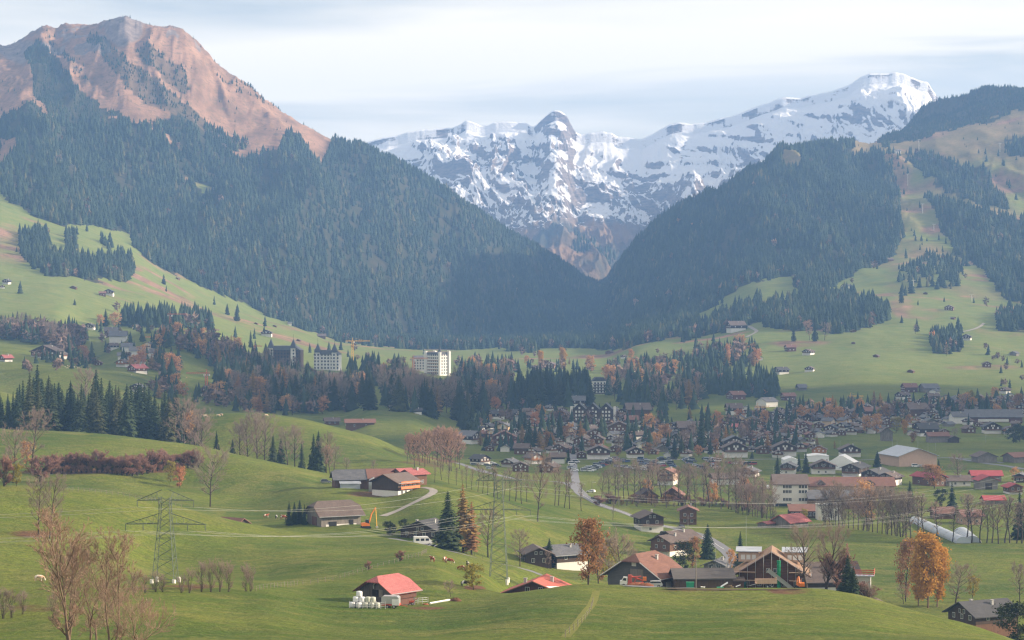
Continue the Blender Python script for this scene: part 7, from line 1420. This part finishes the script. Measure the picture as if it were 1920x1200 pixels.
# ------------------------------------------------------------------ cows and sheep
def animal_mesh(name, mat, seed, graze=True, sc_=1.0):
    R = random.Random(seed); st = R.uniform(-.12, .12)
    V = [(0, 0, 1.12), (-.45, 0, 1.16), (-.85, 0, 1.18), (-1.0, 0, 1.12), (.45, 0, 1.12), (.8, 0, 1.16)]; E = [(0, 1), (1, 2), (2, 3), (0, 4), (4, 5)]; Rr = [(.36, .40), (.36, .38), (.28, .30), (.12, .14), (.33, .38), (.26, .30)]
    hd = [(1.12, 0, .95), (1.3, .04, .55), (1.42, .06, .28), (1.52, .06, .16)] if graze else [(1.08, 0, 1.34), (1.3, .05, 1.48), (1.55, .1, 1.36), (1.68, .12, 1.28)]
    for q, r in zip(hd, ((.19, .22), (.14, .17), (.13, .14), (.09, .08))): V.append(q); Rr.append(r); E.append((len(V) - 2 if len(V) > 7 else 5, len(V) - 1))
    for x, base_, s in ((.62, 4, 1), (.62, 4, -1), (-.78, 2, 1), (-.78, 2, -1)):
        i0 = len(V); off = st * s; bk = -.08 if x < 0 else .04
        V += [(x, s * .2, .82), (x + off + bk, s * .2, .45), (x + off * 1.5, s * .2, .05)]; Rr += [(.15, .17), (.075, .085), (.07, .06)]; E += [(base_, i0), (i0, i0 + 1), (i0 + 1, i0 + 2)]
    i0 = len(V); V += [(-1.08, 0, .9), (-1.1, 0, .5)]; Rr += [(.04, .04), (.035, .035)]; E += [(3, i0), (i0, i0 + 1)]
    me = bpy.data.meshes.new(name); me.from_pydata(V, E, []); ob = bpy.data.objects.new(name, me); COL.objects.link(ob); md = ob.modifiers.new('skin', 'SKIN'); sv_ = me.skin_vertices[0] if me.skin_vertices else None
    if sv_ is None:
        bpy.context.view_layer.objects.active = ob; ob.select_set(True); bpy.ops.mesh.customdata_skin_add(); sv_ = me.skin_vertices[0]; ob.select_set(False)
    for i, r in enumerate(Rr): sv_.data[i].radius = r; sv_.data[i].use_root = (i == 0)
    ob.modifiers.new('sub', 'SUBSURF').levels = 1; ob.modifiers['sub'].render_levels = 1
    dg = bpy.context.evaluated_depsgraph_get(); m2 = bpy.data.meshes.new_from_object(ob.evaluated_get(dg)); bpy.data.objects.remove(ob); m2.materials.clear(); m2.materials.append(mat); m2.name = name
    m2.polygons.foreach_set('use_smooth', np.ones(len(m2.polygons), bool)); return m2
def hide_mat(name, a, b, thr):
    m = NT(name); m.base(m.mix(m.ramp(m.noise(1.3, 2, .4), [(thr - .02, 0), (thr + .02, 1)]), a, b)).rough(.85, .2); return m.m
HD = [hide_mat('red_white_hide', (.26, .075, .035), (.72, .64, .55), .56), hide_mat('black_white_hide', (.03, .028, .028), (.75, .72, .68), .55), hide_mat('pale_hide', (.60, .40, .28), (.78, .70, .60), .5)]
CM = [[animal_mesh('body', HD[c], c * 3 + g_, g_ == 0) for g_ in (0, 1)] for c in range(3)]
def horned(px_, bs, c, rz, lab, g_=0, s=1.0, name='cow'):
    t = empty(name, G(px_, bs), rad(rz), lab, name, sc=s); link('body', CM[c][g_], t)
    if name == 'cow':
        hx, hz = (1.22, .78) if g_ == 0 else (1.26, 1.6); h_ = MB()
        for y in (-1, 1): h_.bar((hx, y * .1, hz), (hx + .05, y * .26, hz + .16), .03, 5, .01)
        h_.build('horns', M_frame, t)
    return t
for a in ((73,1090,2,8,'pale cow grazing alone at the lower left'),(811,1054,0,120,'white faced brown cow on the slope, leftmost by the shrub',1),(834,1054,0,70,'brown and white cow left of the pair above fruit tree',0),(842,1057,0,-10,'red-brown and white cow right of the pair above fruit tree',0),(877,1063,1,100,'black cow standing above the fruit tree',1),(866,1071,0,170,'red-brown cow beside the fruit tree',0),(872,1100,1,20,'black and white cow lying low beside the fruit tree',0)): horned(*a)
cs = [horned(px_, bs, c, rz, 'x', g_) for px_, bs, c, rz, g_ in ((499,971,0,40,1),(518,973,1,100,0),(531,974,0,0,0),(533,973,0,150,1),(552,979,1,80,1),(584,980,1,10,0))]; rank(cs, '{} cow from left on the crest beside the barn conifers', 'cows on the crest')
cs = [horned(px_, bs, 2, rz, 'x', 0, .9) for px_, bs, rz in ((380,781,10),(415,780,170),(499,781,20),(386,782,40),(409,781,0))]; rank(cs, '{} pale cow from left on top of the second green hill', 'cows on the second hill')
cs = [horned(px_, bs, 2, RR.uniform(0, 360), 'x', 0, .62, 'sheep') for px_, bs in ((122,689),(127,687),(131,688),(135,687),(139,689),(143,688),(148,690),(152,688),(131,691),(145,691),(158,689),(162,690),(247,704),(303,711),(331,713),(339,716),(350,709),(165,688),(126,691))]; rank(cs, '{} white sheep from left on the left hillside meadow', 'sheep on the left hillside')
# hut fence posts and lift masts on the right slope
ts = []
for px_, bs, top in ((1723, 280, 261), (1702, 348, 326), (1730, 400, 382), (1751, 432, 420), (1713, 545, 525), (1875, 285, 268), (1822, 565, 552)):
    p = G(px_, bs, 2600); h = (YH - top) / F * p.y - p.z; t = empty('lift_mast', p, 0, 'x', 'lift mast'); MB().bar((0, 0, -1), (0, 0, h), .45, 6).build('column', M_frame, t); MB().box(-3, 3, -.3, .3, h - .6, h).build('crossarm', M_frame, t); ts.append(t)
rank(ts, '{} white ski lift mast from left on the right mountain', 'ski lift masts')

# ------------------------------------------------------------------ low clouds far off to the right, outside the view, whose shade lies over the village
M_cloud = NT('cloud_white'); M_cloud.base((.85, .85, .87)).rough(1, 0); M_cloud = M_cloud.m
import bmesh
def cloud(gx, gy, rx_, ry_, seed, z0=1500):
    """puffs whose shade falls on the ground round gx, gy"""
    R = np.random.default_rng(seed); bm = bmesh.new(); k = (z0 + 95) / SUNV.z; cx = gx + SUNV.x * k; cy = gy + SUNV.y * k
    for i in range(26):
        a = R.uniform(0, 6.28); q = math.sqrt(R.uniform(0, 1)) * (1.0 if i < 18 else 1.25); r = R.uniform(.16, .34) * min(rx_, ry_) * (1 if i < 18 else .5)
        m_ = Matrix.Translation((cx + math.cos(a) * q * rx_, cy + math.sin(a) * q * ry_, z0 + R.uniform(-20, 60))) @ Matrix.Diagonal((r * 1.3, r * 1.5, r * .35, 1)); bmesh.ops.create_icosphere(bm, subdivisions=3, radius=1.0, matrix=m_)
    V = np.array([v.co[:] for v in bm.verts]); n_ = fbm(V[:, 0] / 60, V[:, 1] / 60 + V[:, 2] / 30, 4, seed)
    for v, q in zip(bm.verts, n_): v.co += v.normal * float(q) * 30
    me = bpy.data.meshes.new('clouds'); bm.to_mesh(me); bm.free(); me.materials.append(M_cloud); o = link('clouds', me); o['kind'] = 'stuff'
cloud(120, 2050, 430, 330, 1); cloud(250, 1500, 330, 150, 2); cloud(-260, 2350, 260, 200, 3)
cnt = {}
for o in COL.objects:
    if o.parent is None: s = o.name.split('.')[0]; cnt[s] = cnt.get(s, 0) + 1
print('COUNTS', {k: v for k, v in cnt.items() if v > 60})
